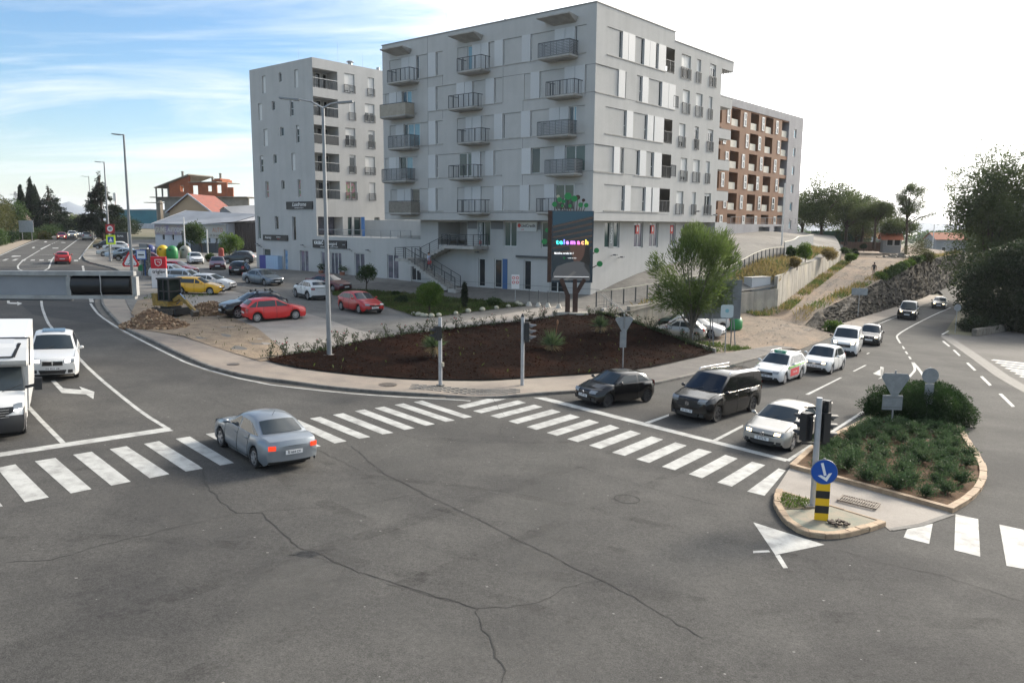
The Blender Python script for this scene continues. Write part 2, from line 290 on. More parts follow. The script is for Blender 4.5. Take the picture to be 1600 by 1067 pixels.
MP=[[(-15.45,22.9),(-11.98,26.71),(-11.53,26.45),(-15.2,22.51)],[(0.97,34.95),(1.54,35.14),(9.79,27.19),(9.57,26.88)],[(5.39,31.44),(5.57,31.33),(6.65,32.82),(6.72,33.18)],[(7.6,29.24),(7.8,29.24),(9.45,31.63),(9.57,32.05)],[(14.79,39.32),(14.95,39.26),(19.01,45.03),(18.86,44.98)],[(20.63,47.47),(20.8,47.53),(22.75,50.3),(22.58,50.24)],[(25.03,55.56),(25.08,55.45),(25.59,56.2),(25.51,56.3)],[(21.24,42.8),(21.47,43.06),(22.86,43.33),(22.72,42.98)],[(20.5,41.03),(20.8,41.55),(22.31,41.88),(22.27,41.51)],[(20.74,39.7),(21.03,40.12),(21.98,40.37),(21.87,40.0)],[(30.26,61.14),(30.39,61.19),(29.73,59.51),(29.54,59.44)],[(28.94,57.99),(29.18,58.21),(28.62,56.77),(28.42,56.63)],[(27.95,55.46),(28.1,55.51),(27.62,54.26),(27.41,54.13)],[(35.97,65.99),(36.32,66.29),(34.98,62.84),(34.64,62.49)],[(33.89,60.54),(34.15,60.71),(32.85,57.54),(32.58,57.31)],[(31.16,53.87),(31.44,54.08),(30.11,50.82),(29.8,50.57)],[(28.85,48.28),(29.14,48.46),(27.84,45.34),(27.55,45.13)],[(26.58,42.63),(26.84,42.73),(25.39,39.28),(25.12,39.12)],[(34.12,55.97),(34.63,56.51),(37.49,54.97),(36.91,54.1)],[(33.66,54.75),(34.16,55.27),(36.7,53.78),(36.15,52.96)],[(33.28,53.55),(33.76,54.04),(35.9,52.58),(35.37,51.79)],[(32.84,52.31),(33.31,52.78),(35.09,51.37),(34.59,50.61)],[(32.54,51.27),(32.99,51.73),(34.4,50.33),(33.91,49.61)],[(32.18,50.2),(32.62,50.64),(33.7,49.28),(33.23,48.58)],[(31.79,49.11),(32.22,49.53),(32.98,48.21),(32.54,47.54)],[(23.48,50.01),(23.61,49.75),(21.71,47.1),(21.86,46.14),(21.54,45.69)],[(21.49,45.68),(22.42,46.95),(22.08,46.03),(21.16,45.23)],[(6.6,20.72),(8.03,19.39),(6.49,18.55)],[(6.0,18.73),(6.41,18.82),(6.42,18.71),(5.96,18.59)],[(6.48,18.53),(6.61,18.57),(6.55,17.81),(6.43,17.78)],[(-19.37,32.85),(-19.28,33.0),(-18.21,31.69),(-17.8,30.86)],[(-18.21,31.69),(-17.35,31.56),(-16.83,30.85),(-17.8,30.86)],[(-17.81,32.15),(-16.77,31.36),(-16.2,30.18),(-16.96,30.98)],[(-36.87,57.87),(-36.73,57.95),(-35.51,56.07),(-35.75,56.12)],[(-36.04,56.84),(-35.53,56.89),(-35.07,56.14),(-35.51,56.07)],[(-35.82,57.36),(-35.02,56.67),(-34.57,55.38)],[(-34.02,63.68),(-33.76,63.84),(-33.28,62.97),(-33.55,62.81)],[(-33.45,62.64),(-33.2,62.8),(-32.68,61.85),(-32.94,61.69)],[(-32.77,61.42),(-32.52,61.57),(-32.16,60.93),(-32.42,60.77)],[(-32.23,60.46),(-31.98,60.61),(-31.5,59.72),(-31.75,59.58)],[(-49.48,91.69),(-49.32,91.87),(-48.04,89.51),(-48.21,89.34)],[(-47.88,88.79),(-47.72,88.96),(-46.7,87.07),(-46.86,86.9)],[(-46.68,86.58),(-46.52,86.75),(-45.49,84.84),(-45.65,84.69)],[(-71.77,121.93),(-73.04,123.82),(-80.79,139.94),(-80.32,139.44)],[(-81.77,142.14),(-82.86,144.29),(-82.39,143.72),(-81.31,141.58)],[(-83.93,146.59),(-84.88,148.49),(-84.39,147.91),(-83.45,146.0)],[(-86.23,151.31),(-87.04,152.94),(-86.54,152.28),(-85.75,150.65)],[(-88.49,155.89),(-89.34,157.62),(-88.81,156.93),(-87.97,155.21)],[(-90.4,159.92),(-91.3,161.73),(-90.99,161.43),(-90.09,159.63)],[(-62.33,117.05),(-66.07,124.39),(-65.48,124.24),(-62.02,117.37)],[(-49.72,78.96),(-50.88,81.11),(-50.65,81.03),(-49.6,79.08)],[(-75.98,126.48),(-77.39,129.44),(-76.26,128.0),(-74.73,124.84)],[(-86.3,147.57),(-88.94,152.7),(-87.03,149.96),(-85.49,146.8)],[(-73.77,128.33),(-73.51,129.61),(-71.98,126.88),(-72.81,126.76)],[(-84.45,149.91),(-83.61,149.87),(-82.59,148.03),(-83.18,147.78)],[(-64.38,102.6),(-65.53,104.91),(-64.65,105.17),(-63.91,103.86),(-63.98,102.41)]]
ML=[(0.14,[(-11.74,26.57),(-13.43,28.38),(-15.8,31.29),(-17.73,33.71),(-20.26,37.02),(-27.71,47.31),(-29.72,50.38),(-32.82,55.29),(-35.16,59.24)]),(0.14,[(-14.13,24.36),(-16.26,26.8),(-18.57,29.51)]),(0.14,[(-31.3,58.84),(-30.08,56.81),(-27.49,52.7),(-23.73,47.73),(-20.42,43.68),(-17.99,40.8),(-15.43,37.81),(-11.36,34.71),(-8.68,33.98),(-6.6,33.62),(-4.39,33.56),(-2.19,33.63),(-1.77,33.54)]),(0.13,[(9.67,26.97),(14.45,33.51),(16.52,36.3),(18.65,39.16),(21.57,43.4),(24.72,48.26),(25.61,49.77),(26.88,52.69)]),(0.16,[(20.26,35.37),(21.86,39.99),(23.7,44.41),(25.89,49.86),(26.92,52.7)]),(0.14,[(31.01,62.94),(32.59,66.84),(33.43,68.51),(35.83,72.36),(41.44,80.86),(49.52,92.82),(58.14,105.2)]),(0.14,[(41.28,74.7),(38.78,71.19)]),(0.15,[(-61.03,100.3),(-58.49,95.23),(-52.39,84.21),(-49.01,80.37),(-47.9,82.2),(-56.98,98.81),(-58.62,101.89),(-63.22,111.12),(-92.16,170.49)]),(0.13,[(-57.35,93.5),(-55.27,95.59)]),(0.13,[(-56.14,91.3),(-53.95,93.19)]),(0.13,[(-54.98,89.2),(-52.69,90.9)]),(0.13,[(-53.87,87.2),(-51.55,88.84)]),(0.13,[(-52.81,85.28),(-50.56,87.02)]),(0.13,[(-51.61,83.7),(-49.6,85.28)]),(0.13,[(-50.57,82.35),(-48.68,83.6)]),(0.13,[(-61.03,100.3),(-70.77,119.84)]),(0.15,[(-66.61,103.89),(-83.92,138.27),(-97.4,166.67),(-102.51,180.21)]),(0.15,[(-55.58,102.47),(-59.87,111.24),(-68.25,128.26),(-93.0,179.36)]),(0.12,[(-63.92,105.87),(-63.26,111.08)]),(0.1,[(34.77,75.74),(42.24,87.0),(42.61,87.6)])]
CK=[[(-5.36,25.81),(-3.83,23.17),(-2.53,21.65),(-0.89,19.86),(0.86,17.85),(2.06,16.54),(2.71,15.74),(3.73,14.28)],[(-2.66,15.88),(-1.83,15.5),(-0.65,14.99),(-0.1,15.1),(0.58,15.39),(0.86,15.62),(1.12,16.11),(1.57,16.4),(2.06,16.54)],[(-0.65,14.99),(-0.62,14.61),(-0.53,14.11),(-0.29,13.73),(-0.26,13.24),(-0.08,12.8),(-0.15,12.33)],[(-9.19,22.82),(-8.49,21.36),(-7.67,20.18),(-6.93,19.33),(-6.35,19.42),(-5.75,18.58),(-4.86,17.45),(-4.41,17.22),(-3.65,16.58),(-2.18,15.75),(-1.28,15.32),(-0.67,14.99)],[(-6.93,19.33),(-8.08,18.13),(-8.99,17.17),(-9.78,16.09),(-10.63,15.88)],[(-6.39,19.54),(-4.42,20.23),(-3.58,20.68),(-3.0,21.22),(-2.46,21.5)],[(-6.67,25.55),(-4.53,23.24)],[(-4.09,23.42),(-2.37,21.52)],[(7.97,19.34),(8.94,18.48),(10.12,17.96),(11.43,16.69)],[(1.87,25.16),(4.31,23.07),(6.18,21.73)],[(-0.78,34.28),(-0.72,33.67),(-0.57,32.92),(-0.52,32.35),(-0.29,31.32)],[(-0.28,30.13),(-0.41,29.15),(-0.41,28.4),(-0.18,27.6)],[(-18.02,30.16),(-17.43,29.56),(-16.76,28.76)],[(-12.35,31.57),(-11.3,30.51),(-10.34,29.81)],[(31.4,59.98),(33.3,62.89),(36.74,68.08),(38.14,69.99)],[(23.27,46.21),(22.42,43.64),(21.65,41.34)],[(27.62,54.26),(29.8,56.86),(32.22,60.28)]]
KERB=[(-59.2,110.06),(-56.92,105.86),(-51.97,97.4),(-47.83,93.07),(-43.78,88.73),(-40.06,83.73)]
KERB2=[(-33.86,66.64),(-32.63,63.28),(-31.5,60.76),(-30.12,58.15),(-28.92,56.14),(-26.86,52.83),(-23.88,48.19),(-22.11,46.07),(-20.47,44.26),(-17.25,40.41),(-14.57,37.4),(-12.82,36.05),(-11.59,35.43),(-10.33,35.06),(-8.08,34.29),(-5.55,33.9),(-3.94,33.94),(-2.89,34.08)]
KERB3=[(-0.49,34.45),(0.3,34.79),(1.12,35.41),(2.76,36.26),(4.81,37.69),(6.92,39.21),(9.35,41.94),(10.98,44.01),(12.97,46.58),(15.55,49.92),(18.58,54.21)]
KERB4=[(30.74,70.66),(35.03,76.74),(43.76,89.41),(53.97,104.25),(67.72,124.63)]
INNER=[(-31.18,63.64),(-26.31,54.64),(-22.05,47.5),(-19.27,46.16),(-15.98,42.79),(-12.9,39.55),(-12.61,39.65),(-10.97,38.2),(-8.79,37.36),(-6.63,36.89),(-4.56,36.72),(-2.42,37.18),(-1.06,37.51),(0.68,38.61),(4.03,40.71),(7.3,43.17),(9.86,46.43),(13.1,50.81)]
ISL=[(9.44,26.08),(10.25,27.35),(10.88,28.32),(11.82,29.67),(14.96,33.35),(17.68,36.89),(20.78,40.95),(23.1,44.13),(23.72,44.58),(22.72,41.95),(19.59,34.06),(18.09,30.28),(17.18,28.08),(16.47,26.61),(15.42,25.01),(14.17,23.54),(12.95,22.4)]
ISLNOSE=[(8.08,23.38),(7.65,22.33),(7.54,21.76),(7.47,21.22),(7.46,20.58),(7.62,20.0),(7.81,19.83),(8.04,19.76),(8.41,19.81),(8.82,19.96),(9.58,20.41),(10.34,20.99)]
ISLPAD=[(9.38,25.92),(12.95,22.4),(12.93,22.29),(11.45,21.24),(10.19,20.61),(10.34,20.99),(10.1,21.11),(9.04,22.39),(8.13,23.38),(8.08,23.38)]
LF=[(5,[('P',23.57,21.93),('W',21.89,20.89),('W',20.85,19.92),('D',19.9,19.62),('P',19.58,18.38),('W',18.34,17.35),('D',17.33,17.16),('P',17.14,16.46)]),(5,[('P',14.64,13.49),('B',13.45,12.88),('W',12.87,11.87),('W',11.83,10.99),('P',10.91,10.31),('W',10.3,9.38),('D',9.36,9.23),('P',9.21,7.34),('W',7.32,6.42),('D',6.41,6.28),('P',6.26,3.98),('W',3.95,2.96),('W',2.93,2.01),('D',2.0,1.82),('P',1.81,0.92)]),(4,[('P',24.28,23.68),('W',23.66,22.62),('W',22.57,21.9),('D',21.86,21.28),('B',21.26,20.61),('P',20.59,19.86)]),(4,[('W',18.37,17.38),('D',17.36,17.21),('P',17.19,14.78),('W',14.76,13.8),('W',13.76,12.87),('D',12.85,12.72),('P',12.71,11.32),('W',11.31,10.35),('D',10.33,10.18),('P',10.16,9.46)]),(4,[('P',7.06,6.38),('W',6.36,5.44),('D',5.43,5.31),('P',5.29,2.93),('W',2.92,1.94),('W',1.91,0.97),('D',0.96,0.83)]),(3,[('P',23.66,22.81),('W',22.79,21.69),('D',21.65,21.17),('B',21.15,20.35),('B',20.33,19.54),('P',19.52,18.38),('W',18.35,17.41),('D',17.39,17.21),('P',17.19,16.5)]),(3,[('P',14.72,13.66),('W',13.64,12.9),('W',12.86,11.84),('D',11.82,11.71),('P',11.7,10.33),('W',10.31,9.38),('D',9.37,9.18),('P',9.17,7.35),('W',7.33,6.37),('D',6.36,6.23),('P',6.21,4.43),('W',4.4,3.37),('W',3.34,2.46),('D',2.44,2.02),('B',2.01,1.76),('P',1.75,0.92)]),(2,[('P',24.38,23.82),('W',23.8,22.72),('W',22.68,22.36),('D',22.34,21.43),('B',21.41,20.56),('P',20.54,19.82)]),(2,[('W',18.38,17.44),('D',17.42,17.24),('P',17.22,14.54),('G',14.53,13.53),('G',13.5,12.99),('W',12.93,11.92),('P',11.86,11.34),('W',11.32,10.38),('D',10.36,10.21),('P',10.19,9.44)]),(2,[('W',7.23,6.26),('D',6.23,5.32),('P',5.3,3.84),('W',3.81,2.77),('G',2.74,0.82)]),(1,[('P',23.67,22.72),('W',22.7,21.7),('W',21.65,20.82),('D',20.77,19.66),('P',19.64,18.43),('W',18.41,17.46),('D',17.44,17.27),('P',17.25,16.51)]),(1,[('P',14.7,13.81),('W',13.79,12.9),('W',12.86,11.86),('D',11.84,11.73),('P',11.71,10.31),('W',10.3,9.35),('D',9.34,9.24),('P',9.22,7.4),('W',7.39,6.42),('D',6.4,6.29),('P',6.27,4.8),('W',4.79,3.76),('G',3.72,1.84),('P',1.81,0.91)])]
RF=[(5,[('P',1.51,3.31),('D',3.34,3.67),('W',3.69,4.54),('W',4.59,5.57),('P',5.6,6.63),('D',6.66,7.01),('W',7.04,7.91),('W',7.94,8.9),('D',8.93,9.36),('W',9.38,10.61),('L',10.64,12.31)]),(4,[('P',0.02,3.22),('W',3.27,4.21),('P',4.23,4.41)]),(4,[('P',6.03,6.57),('D',6.6,6.89),('W',6.91,7.86),('P',7.88,9.74),('D',9.77,10.13),('W',10.15,11.28),('W',11.33,12.52)]),(3,[('P',1.5,4.29),('D',4.32,4.59),('W',4.61,5.59),('P',5.61,7.55),('D',7.58,7.87),('W',7.9,8.87),('D',8.89,9.05),('W',9.07,10.67),('L',10.7,12.33)]),(2,[('P',0.05,2.8),('W',2.85,3.73),('D',3.75,4.39)]),(2,[('P',6.03,6.42),('D',6.45,6.81),('W',6.84,7.84),('P',7.86,8.79),('D',8.82,9.15),('W',9.18,10.5),('L',10.53,12.36)]),(1,[('P',1.56,4.27),('D',4.3,4.59),('W',4.62,5.54),('P',5.59,7.58),('D',7.61,7.93),('W',7.96,8.89),('D',8.92,9.1),('W',9.13,10.3),('L',10.33,12.26)])]

# ---------------------------------------------------------------- ground, road, pavements
asph=M('asphalt',(.106,.103,.097),.93,alt=(.140,.135,.126),scale=.5,detail=9,rng=(.36,.68),grain=.55,gscale=34,grain2=.28,gscale2=10,bump=.007,bscale=45,alt2=(.084,.082,.079),scale2=.17,rng2=(.47,.62),spec=.18)
asph2=M('asphalt_dark',(.055,.055,.055),.86,alt=(.075,.074,.072),scale=.5,rng=(.4,.65),grain=.5,gscale=34,grain2=.25,bump=.006,bscale=45,spec=.2)
asph3=M('asphalt_pale',(.16,.15,.14),.88,alt=(.12,.115,.105),scale=.3,rng=(.4,.65),grain=.45,gscale=30,grain2=.25,bump=.006,bscale=40,spec=.2)
paint=M('road_paint',(.50,.50,.475),.75,alt=(.27,.265,.25),scale=2.2,detail=10,rng=(.42,.70),grain=.28,gscale=45)
paint2=M('road_paint_worn',(.42,.42,.39),.75,alt=(.12,.115,.11),scale=2.6,detail=9,rng=(.46,.66),grain=.3,gscale=45)
crackm=M('crack_dark',(.022,.021,.02),.9); tarm=M('tar_seal',(.036,.035,.034),.75,alt=(.06,.058,.055),scale=4.,rng=(.4,.6))
pavem=M('pavement',(.285,.235,.19),.88,alt=(.20,.17,.145),scale=.8,detail=8,rng=(.38,.66),grain=.25,gscale=25,alt2=(.31,.265,.215),scale2=.25,rng2=(.45,.62),bump=.004,bscale=30)
kerbm=M('kerb_concrete',(.22,.21,.19),.85,alt=(.13,.12,.11),scale=2.,rng=(.4,.65),grain=.3,gscale=30,rand=.25)
tan=M('tan_stone',(.50,.36,.23),.8,alt=(.36,.25,.16),scale=3.,rng=(.42,.66),grain=.25,gscale=30,rand=.22,bump=.004,bscale=25)
concm=M('concrete_slab',(.35,.315,.275),.92,alt=(.27,.24,.21),scale=.6,detail=8,rng=(.36,.66),grain=.2,gscale=20,bump=.004,bscale=25)
gravm=M('gravel_lot',(.19,.178,.16),.92,alt=(.125,.118,.105),scale=1.6,detail=9,rng=(.36,.64),grain=.35,gscale=14,bump=.02,bscale=16,alt2=(.24,.225,.20),scale2=.12,rng2=(.48,.62))
mulchm=M('bark_mulch',spec=.04,rough=.95,base=(.018,.0075,.0048),alt=(.006,.003,.0025),scale=5.5,detail=10,rng=(.36,.62),grain=.5,gscale=22,bump=.05,bscale=14,alt2=(.030,.012,.007),scale2=.4,rng2=(.48,.62))
soilm=M('soil',spec=.1,rough=.95,base=(.17,.105,.062),alt=(.10,.065,.042),scale=4.,rng=(.4,.62),grain=.4,gscale=25,bump=.03,bscale=18)
dirtm=M('dirt_path',(.36,.29,.225),.95,alt=(.245,.205,.165),scale=.55,detail=10,rng=(.36,.66),grain=.40,gscale=14,grain2=.25,gscale2=4.5,spec=.1,bump=.03,bscale=10,alt2=(.40,.30,.22),scale2=.13,rng2=(.48,.62))
sandm=M('sandy_dirt',(.36,.27,.18),.95,alt=(.23,.17,.115),scale=1.3,detail=9,rng=(.38,.64),grain=.35,gscale=12,bump=.06,bscale=6)
lawnm=M('lawn_soil',(.07,.085,.03),.95,alt=(.11,.095,.05),scale=1.2,rng=(.42,.64),grain=.4,gscale=20,bump=.03,bscale=20)
landm=M('wild_ground',(.10,.10,.05),.95,alt=(.16,.135,.08),scale=.05,detail=9,rng=(.4,.62),grain=.3,gscale=2.)
# land that reaches the horizon
xs=[-6000,-400,-150,-52,62,200,6000]; ys=[-200,-31,60,160,260,900,8000]
b=MB(); zl={-6000:-60,-400:5.7,-150:5.89,-52:2.95,62:-2.75,200:-2.75,6000:-60}
vs=[(x,y,zl[x]-.35-(0 if y<8000 else 60)) for y in ys for x in xs]; n=len(xs)
b.add(vs,[(j*n+i,j*n+i+1,(j+1)*n+i+1,(j+1)*n+i) for j in range(len(ys)-1) for i in range(n-1)])
tag(b.build('ground',landm),kind='structure')
def hRd(x,y): return hR(x)
roadp=[(-95,-30),(75,-30),(85,60),(64,95),(54.9,84.7),(47.4,76.9),(41.7,71.5),(39.5,72.2),(48.4,86.8),(60.4,107),(71,126.5),(95,165),(88,169)]+KERB4[::-1]+[(23,66.5)]+KERB3[::-1]+KERB2[::-1]+[(-36,75)]+KERB[-2::-1]+[(-65.8,123.6),(-93,179.3),(-100,195),(-107.8,192.8),(-103.8,180.5),(-91.5,152.6),(-67.4,105.1),(-95,60)]
sheet('road',roadp,hRd,0,asph,6.)
sheet('asphalt_patch',[(29.8,45.5),(30.9,49),(34,57),(38.6,69.8),(39.9,72),(41.7,71.4),(47.3,76.8),(54.8,84.6),(63,94),(84,60),(76,10),(60,10)],hRd,.004,asph3,6.)
b=MB(); ribbon(b,[(38.9,70.6),(38.2,69.4),(33.6,56.8),(30.6,48.8),(29.5,45.3),(27.5,38)],.9,hRd,.007); tag(b.build('tar_strip',tarm),kind='structure')
# old resurfaced lane of the left street
sheet('asphalt_overlay',[(-24.6,48.5),(-31.2,51.5),(-52,78),(-56,97.5),(-44.5,88.6),(-40,83),(-36.2,74.5),(-34.2,66.6),(-32,60.7),(-29.3,56.1),(-27.1,52.7)],hRd,.003,asph2,4.)
def polymark(name,polys,dz,mat):
    b=MB()
    for q in polys: b.poly([(x,y,hR(x)+dz) for x,y in q])
    return tag(b.build(name,mat,fix=False),kind='structure')
def orient(polys):
    o=[]
    for q in polys:
        a=sum(q[i][0]*q[(i+1)%len(q)][1]-q[(i+1)%len(q)][0]*q[i][1] for i in range(len(q))); o.append(q if a>0 else q[::-1])
    return o
def slab_marks(root,polys,dz,mats):
    for i,q in enumerate(orient(polys)):
        b=MB(); b.poly([(x,y,hR(x)+dz) for x,y in q]); b.build('stripe',mats[i%len(mats)],root,fix=False)
def crossing(nm,polys,mats,lab=None):
    r=empty(nm,(0,0,0)); tag(r,kind='structure'); slab_marks(r,polys,.006,mats); return r
crossing('zebra_crossing',XR,[paint]); crossing('zebra_crossing',XL,[paint]); crossing('zebra_crossing',XN,[paint]); crossing('zebra_crossing',XF,[paint2])
polymark('road_marking',orient(MP),.005,paint)
b=MB()
for wd,l in ML: ribbon(b,smooth_line(l,1) if len(l)>3 else l,wd*1.1,hRd,.007)
tag(b.build('lane_line',paint,fix=False),kind='structure')
b=MB(); rr=random.Random(3)
for i,l in enumerate(CK):
    q=resample(l,.22); q=[(x+rr.gauss(0,.028),y+rr.gauss(0,.028)) for x,y in q]
    wds=.024 if i in (0,2,3) else .014
    lft=[];rgt=[]
    for k,p in enumerate(q):
        a=Vector(q[max(0,k-1)]);c=Vector(q[min(len(q)-1,k+1)]); t=(c-a).normalized(); ww=wds*rr.uniform(.5,1.5)/2
        lft.append((p[0]-t.y*ww,p[1]+t.x*ww)); rgt.append((p[0]+t.y*ww,p[1]-t.x*ww))
    n=len(q); b.add([(x,y,hR(x)+.008) for x,y in lft]+[(x,y,hR(x)+.008) for x,y in rgt],[(k,n+k,n+k+1,k+1) for k in range(n-1)])
tag(b.build('road_crack',crackm,fix=False),kind='structure')
# worn rubber marks of turning tyres
tym=M('tyre_mark',(.030,.029,.028),.9,alpha=(1.1,.46,.80,.30),spec=.1); tym2=M('polished_lane',(.16,.155,.145),.9,alpha=(.8,.44,.75,.35),spec=.1)
def mark(name,pts,w,mat,dz):
    b=MB(); ribbon(b,resample_len(smooth_line(pts,2),.6),w,hRd,dz); tag(b.build(name,mat,fix=False),kind='structure')
for i,(pts,w) in enumerate((([(-7.5,23.6),(-5.6,20.9),(-3.2,18.8),(0,17.0),(3.5,15.8),(8,15.3),(14,16)],.5),([(-6,24.2),(-4,22),(-1.6,20.2),(1.5,18.6),(5.,17.6),(9,17.4)],.32),([(-13,16.5),(-9,17.6),(-4,17.2),(1,15.),(5,12)],.42),([(4.,27.5),(1.,23.5),(-2.5,19.5),(-6,15.5),(-9,12)],.45),([(6.2,26),(3.2,22),(-.4,18.),(-4,13.8),(-6.5,10.5)],.4),([(-11,31),(-8.5,28.7),(-4,27.2),(1,27.4),(5,29)],.35),([(-17,20.5),(-11,22.5),(-6,23.),(0,22.2),(7,18.5)],.35))): mark('tyre_mark',pts,w,tym,.0022+.0004*i)
for i,(pts,w) in enumerate((([(-2,30),(-3.5,24),(-4.5,17),(-4.6,9)],1.6),([(2,30.5),(1.,24),(.6,16),(1.,9)],1.5),([(-16,27),(-9,20),(-2.5,14.5),(6,10.5)],1.7))): mark('polished_lane',pts,w,tym2,.0012+.0003*i)
rr=random.Random(41); b=MB()
for k in range(160):
    x,y=rr.uniform(-14,9),rr.uniform(9,32); s=rr.uniform(.008,.03); a=rr.random()*6; z=hR(x)+.004; b.poly([(x+s*math.cos(a+j*1.57)*(1+.6*(j%2)),y+s*math.sin(a+j*1.57),z) for j in range(4)])
o=tag(b.build('road_specks',M('pale_speck',(.21,.205,.19),.9),fix=False),kind='stuff')
for i,(x,y,rx,ry) in enumerate(((-1.5,12.2,1.6,1.1),(4.2,13.5,1.2,.7),(-7.5,14.8,1.4,.9),(6.6,18.2,.9,.6),(-.2,24.6,1.0,.5))):
    b=MB(); b.poly([(x+rx*math.cos(k*.3142)*(1+.15*math.sin(3*k+i)),y+ry*math.sin(k*.3142)*(1+.12*math.cos(2*k+i)),hR(x+rx*math.cos(k*.3142)*(1+.15*math.sin(3*k+i)))+.0058+.0002*i) for k in range(20)]); tag(b.build('oil_stain',M('oil_stain',(.028,.028,.030),.75,alpha=(2.2,.48,.75,.2),spec=.3),fix=False),kind='structure')
# manhole in the junction
b=MB(); q=[(3.35+.36*math.cos(k*math.pi/14),22.05+.36*math.sin(k*math.pi/14)) for k in range(29)]; ribbon(b,q,.035,hRd,.009); tag(b.build('manhole_rim',crackm,fix=False),kind='structure')
# pavement with kerb stones
DROP=KERB2[-1:]+KERB3[:1]; KL=smooth_line(KERB2,1)+smooth_line(KERB3,1)
def hS(x,y): return hR(x)+.13-.115*math.exp(-((x+1.7)/1.25)**2)*math.exp(-(max(0,y-34.3)/1.3)**2)
inn=smooth_line(INNER,1)
kin=offset(KL,.16)
sheet('pavement',kin+[(20.2,55.6)]+[(18.9,56.6),(14.2,51.6)]+inn[::-1]+[(-33.6,66.4)],hS,0,pavem,.8)
pg=[p for p in KL if p[0]>5]; pi_=[p for p in inn if p[0]>5]; sheet('pavement_repair',offset(pg,.2)+[(20.0,55.7),(18.9,56.4),(14.2,51.5)]+pi_[::-1],hS,.005,M('pavement_grey',(.175,.16,.145),.92,alt=(.13,.12,.11),scale=.9,rng=(.38,.62),grain=.3,gscale=25,grain2=.2,bump=.004,bscale=30),.9)
kr=empty('kerb'); tag(kr,kind='structure')
def kerbrow(root,line,w,hb,ht,mat,ln,name='kerb_stone',gap=.012,jit=.004,bev=.02,seed=1):
    """one bevelled stone after another along a line; the stones lie to the line's left"""
    rr=random.Random(seed); q=resample_len(line,ln); me={}
    for a,c in zip(q,q[1:]):
        a=Vector(a);c=Vector(c); t=(c-a).normalized(); nrm=Vector((-t.y,t.x)); a2=a+t*gap/2;c2=c-t*gap/2; j=rr.uniform(-jit,jit); mid=(a+c)/2
        z0=[hb(p.x,p.y) for p in (a2,c2)]; z1=[ht(p.x,p.y)+j for p in (a2,c2)]
        b=MB(); i0,i1=nrm*(0+j),nrm*w; e=bev
        P=lambda p,o,z: (p.x+o.x-mid.x,p.y+o.y-mid.y,z)
        zc=min(z0)
        vs=[]
        for p,k in ((a2,0),(c2,1)):
            vs+=[P(p,i0,z0[k]-zc),P(p,i0,z1[k]-e-zc),P(p,i0+nrm*e,z1[k]-zc),P(p,i1-nrm*e*.5,z1[k]-zc),P(p,i1,z1[k]-e*.5-zc),P(p,i1,z0[k]-zc)]
        b.add(vs,[(0,6,7,1),(1,7,8,2),(2,8,9,3),(3,9,10,4),(4,10,11,5),(5,4,3,2,1,0),(6,7,8,9,10,11)])
        o=b.build(name,mat,root); o.location=(mid.x,mid.y,zc)
kerbrow(kr,KL,.16,lambda x,y:hR(x)-.05,lambda x,y:hS(x,y)+.004,kerbm,1.0)
KF=smooth_line([(-65.8,123.6)]+KERB[:-1]+[(-37.5,77.5),(-35.2,71),(-33.9,66.6)],1)
kerbrow(kr,KF,.16,lambda x,y:hR(x)-.05,lambda x,y:hR(x)+.14,kerbm,1.5,seed=2)
K4=[(28.5,67.3)]+KERB4
kerbrow(kr,K4,.16,lambda x,y:hR(x)-.05,lambda x,y:hR(x)+.134,kerbm,1.2,seed=3)
sheet('pavement',offset(K4,.16)+offset(K4,2.1)[::-1],hRd,.13,pavem,2.)
b=MB(); 
for wd in (0,): ribbon(b,[(x,y) for x,y in offset(smooth_line(KERB2,1),-.22)],.4,hRd,.0055)
tag(b.build('gutter',M('gutter_dust',(.15,.135,.115),.9,alt=(.09,.082,.07),scale=1.5,rng=(.35,.6),grain=.3),fix=False),kind='structure')
# paving blocks by the crossing
b=MB()
pv=M('paving_block',(.20,.185,.165),.85,alt=(.14,.13,.115),scale=2.,rng=(.4,.65),rand=.0,grain=.25)
for i in range(13):
    for j in range(5):
        x=-4.4+i*.37+(j%2)*.18; y=34.75+j*.21+.02*abs(i-5)+max(0,x+.4)*.55
        b.box((x,y,hS(x,y)+.004),(.34,.185,.03))
tag(b.build('paving_blocks',pv),kind='structure')
# plot inside the pavement
edge=[(13.1,50.8),(6.9,57.2)]
plot=inn+[(6.9,57.2),(8.9,58.6),(14.8,64.6),(20.6,70.3),(24.2,72.8),(36.2,95.5),(48,117),(60,150),(-20,165),(-88,172)]+KF[:-1]+[(-33.6,66.4)]
plot=[p for i,p in enumerate(plot) if i==0 or (Vector(p)-Vector(plot[i-1])).length>.05]
sheet('yard',plot,hU,0,gravm,2.)
sheet('concrete_yard',[(-25.79,71.4),(-23.08,68.1),(-18.33,61.3),(-14.48,55.2),(-9.6,48.5),(-7.18,46.5),(-8.64,44.3),(-10.28,42.1),(-12.03,39.9),(-13.11,42.4),(-16.1,47.8),(-19.63,52.7),(-23.24,57.5),(-25.37,61.6),(-28.13,64.8)],hU,.012,concm,1.5)
sheet('sandy_ground',[(-28.68,60.7),(-28.13,64.8),(-25.37,61.6),(-23.24,57.5),(-19.3,53.2),(-15.6,48.3),(-12.6,42.8),(-11.6,40.3),(-12.5,39.1),(-15.76,42.2),(-18.96,45.4),(-21.77,46.9),(-25.76,53.5)],hU,.035,sandm,.7,jit=.05)
LAWN=[(-16.47,72.9),(-12.48,72.2),(-8.7,69.9),(-5.43,67.),(-2.11,64.5),(1.07,61.2),(-.17,60.4),(-2.82,57.9),(-5.47,54.4),(-6.84,54.8),(-9.53,60.1),(-12.93,66.7),(-15.47,68.4)][::-1]
sheet('lawn',LAWN,hU,.03,lawnm,1.2)
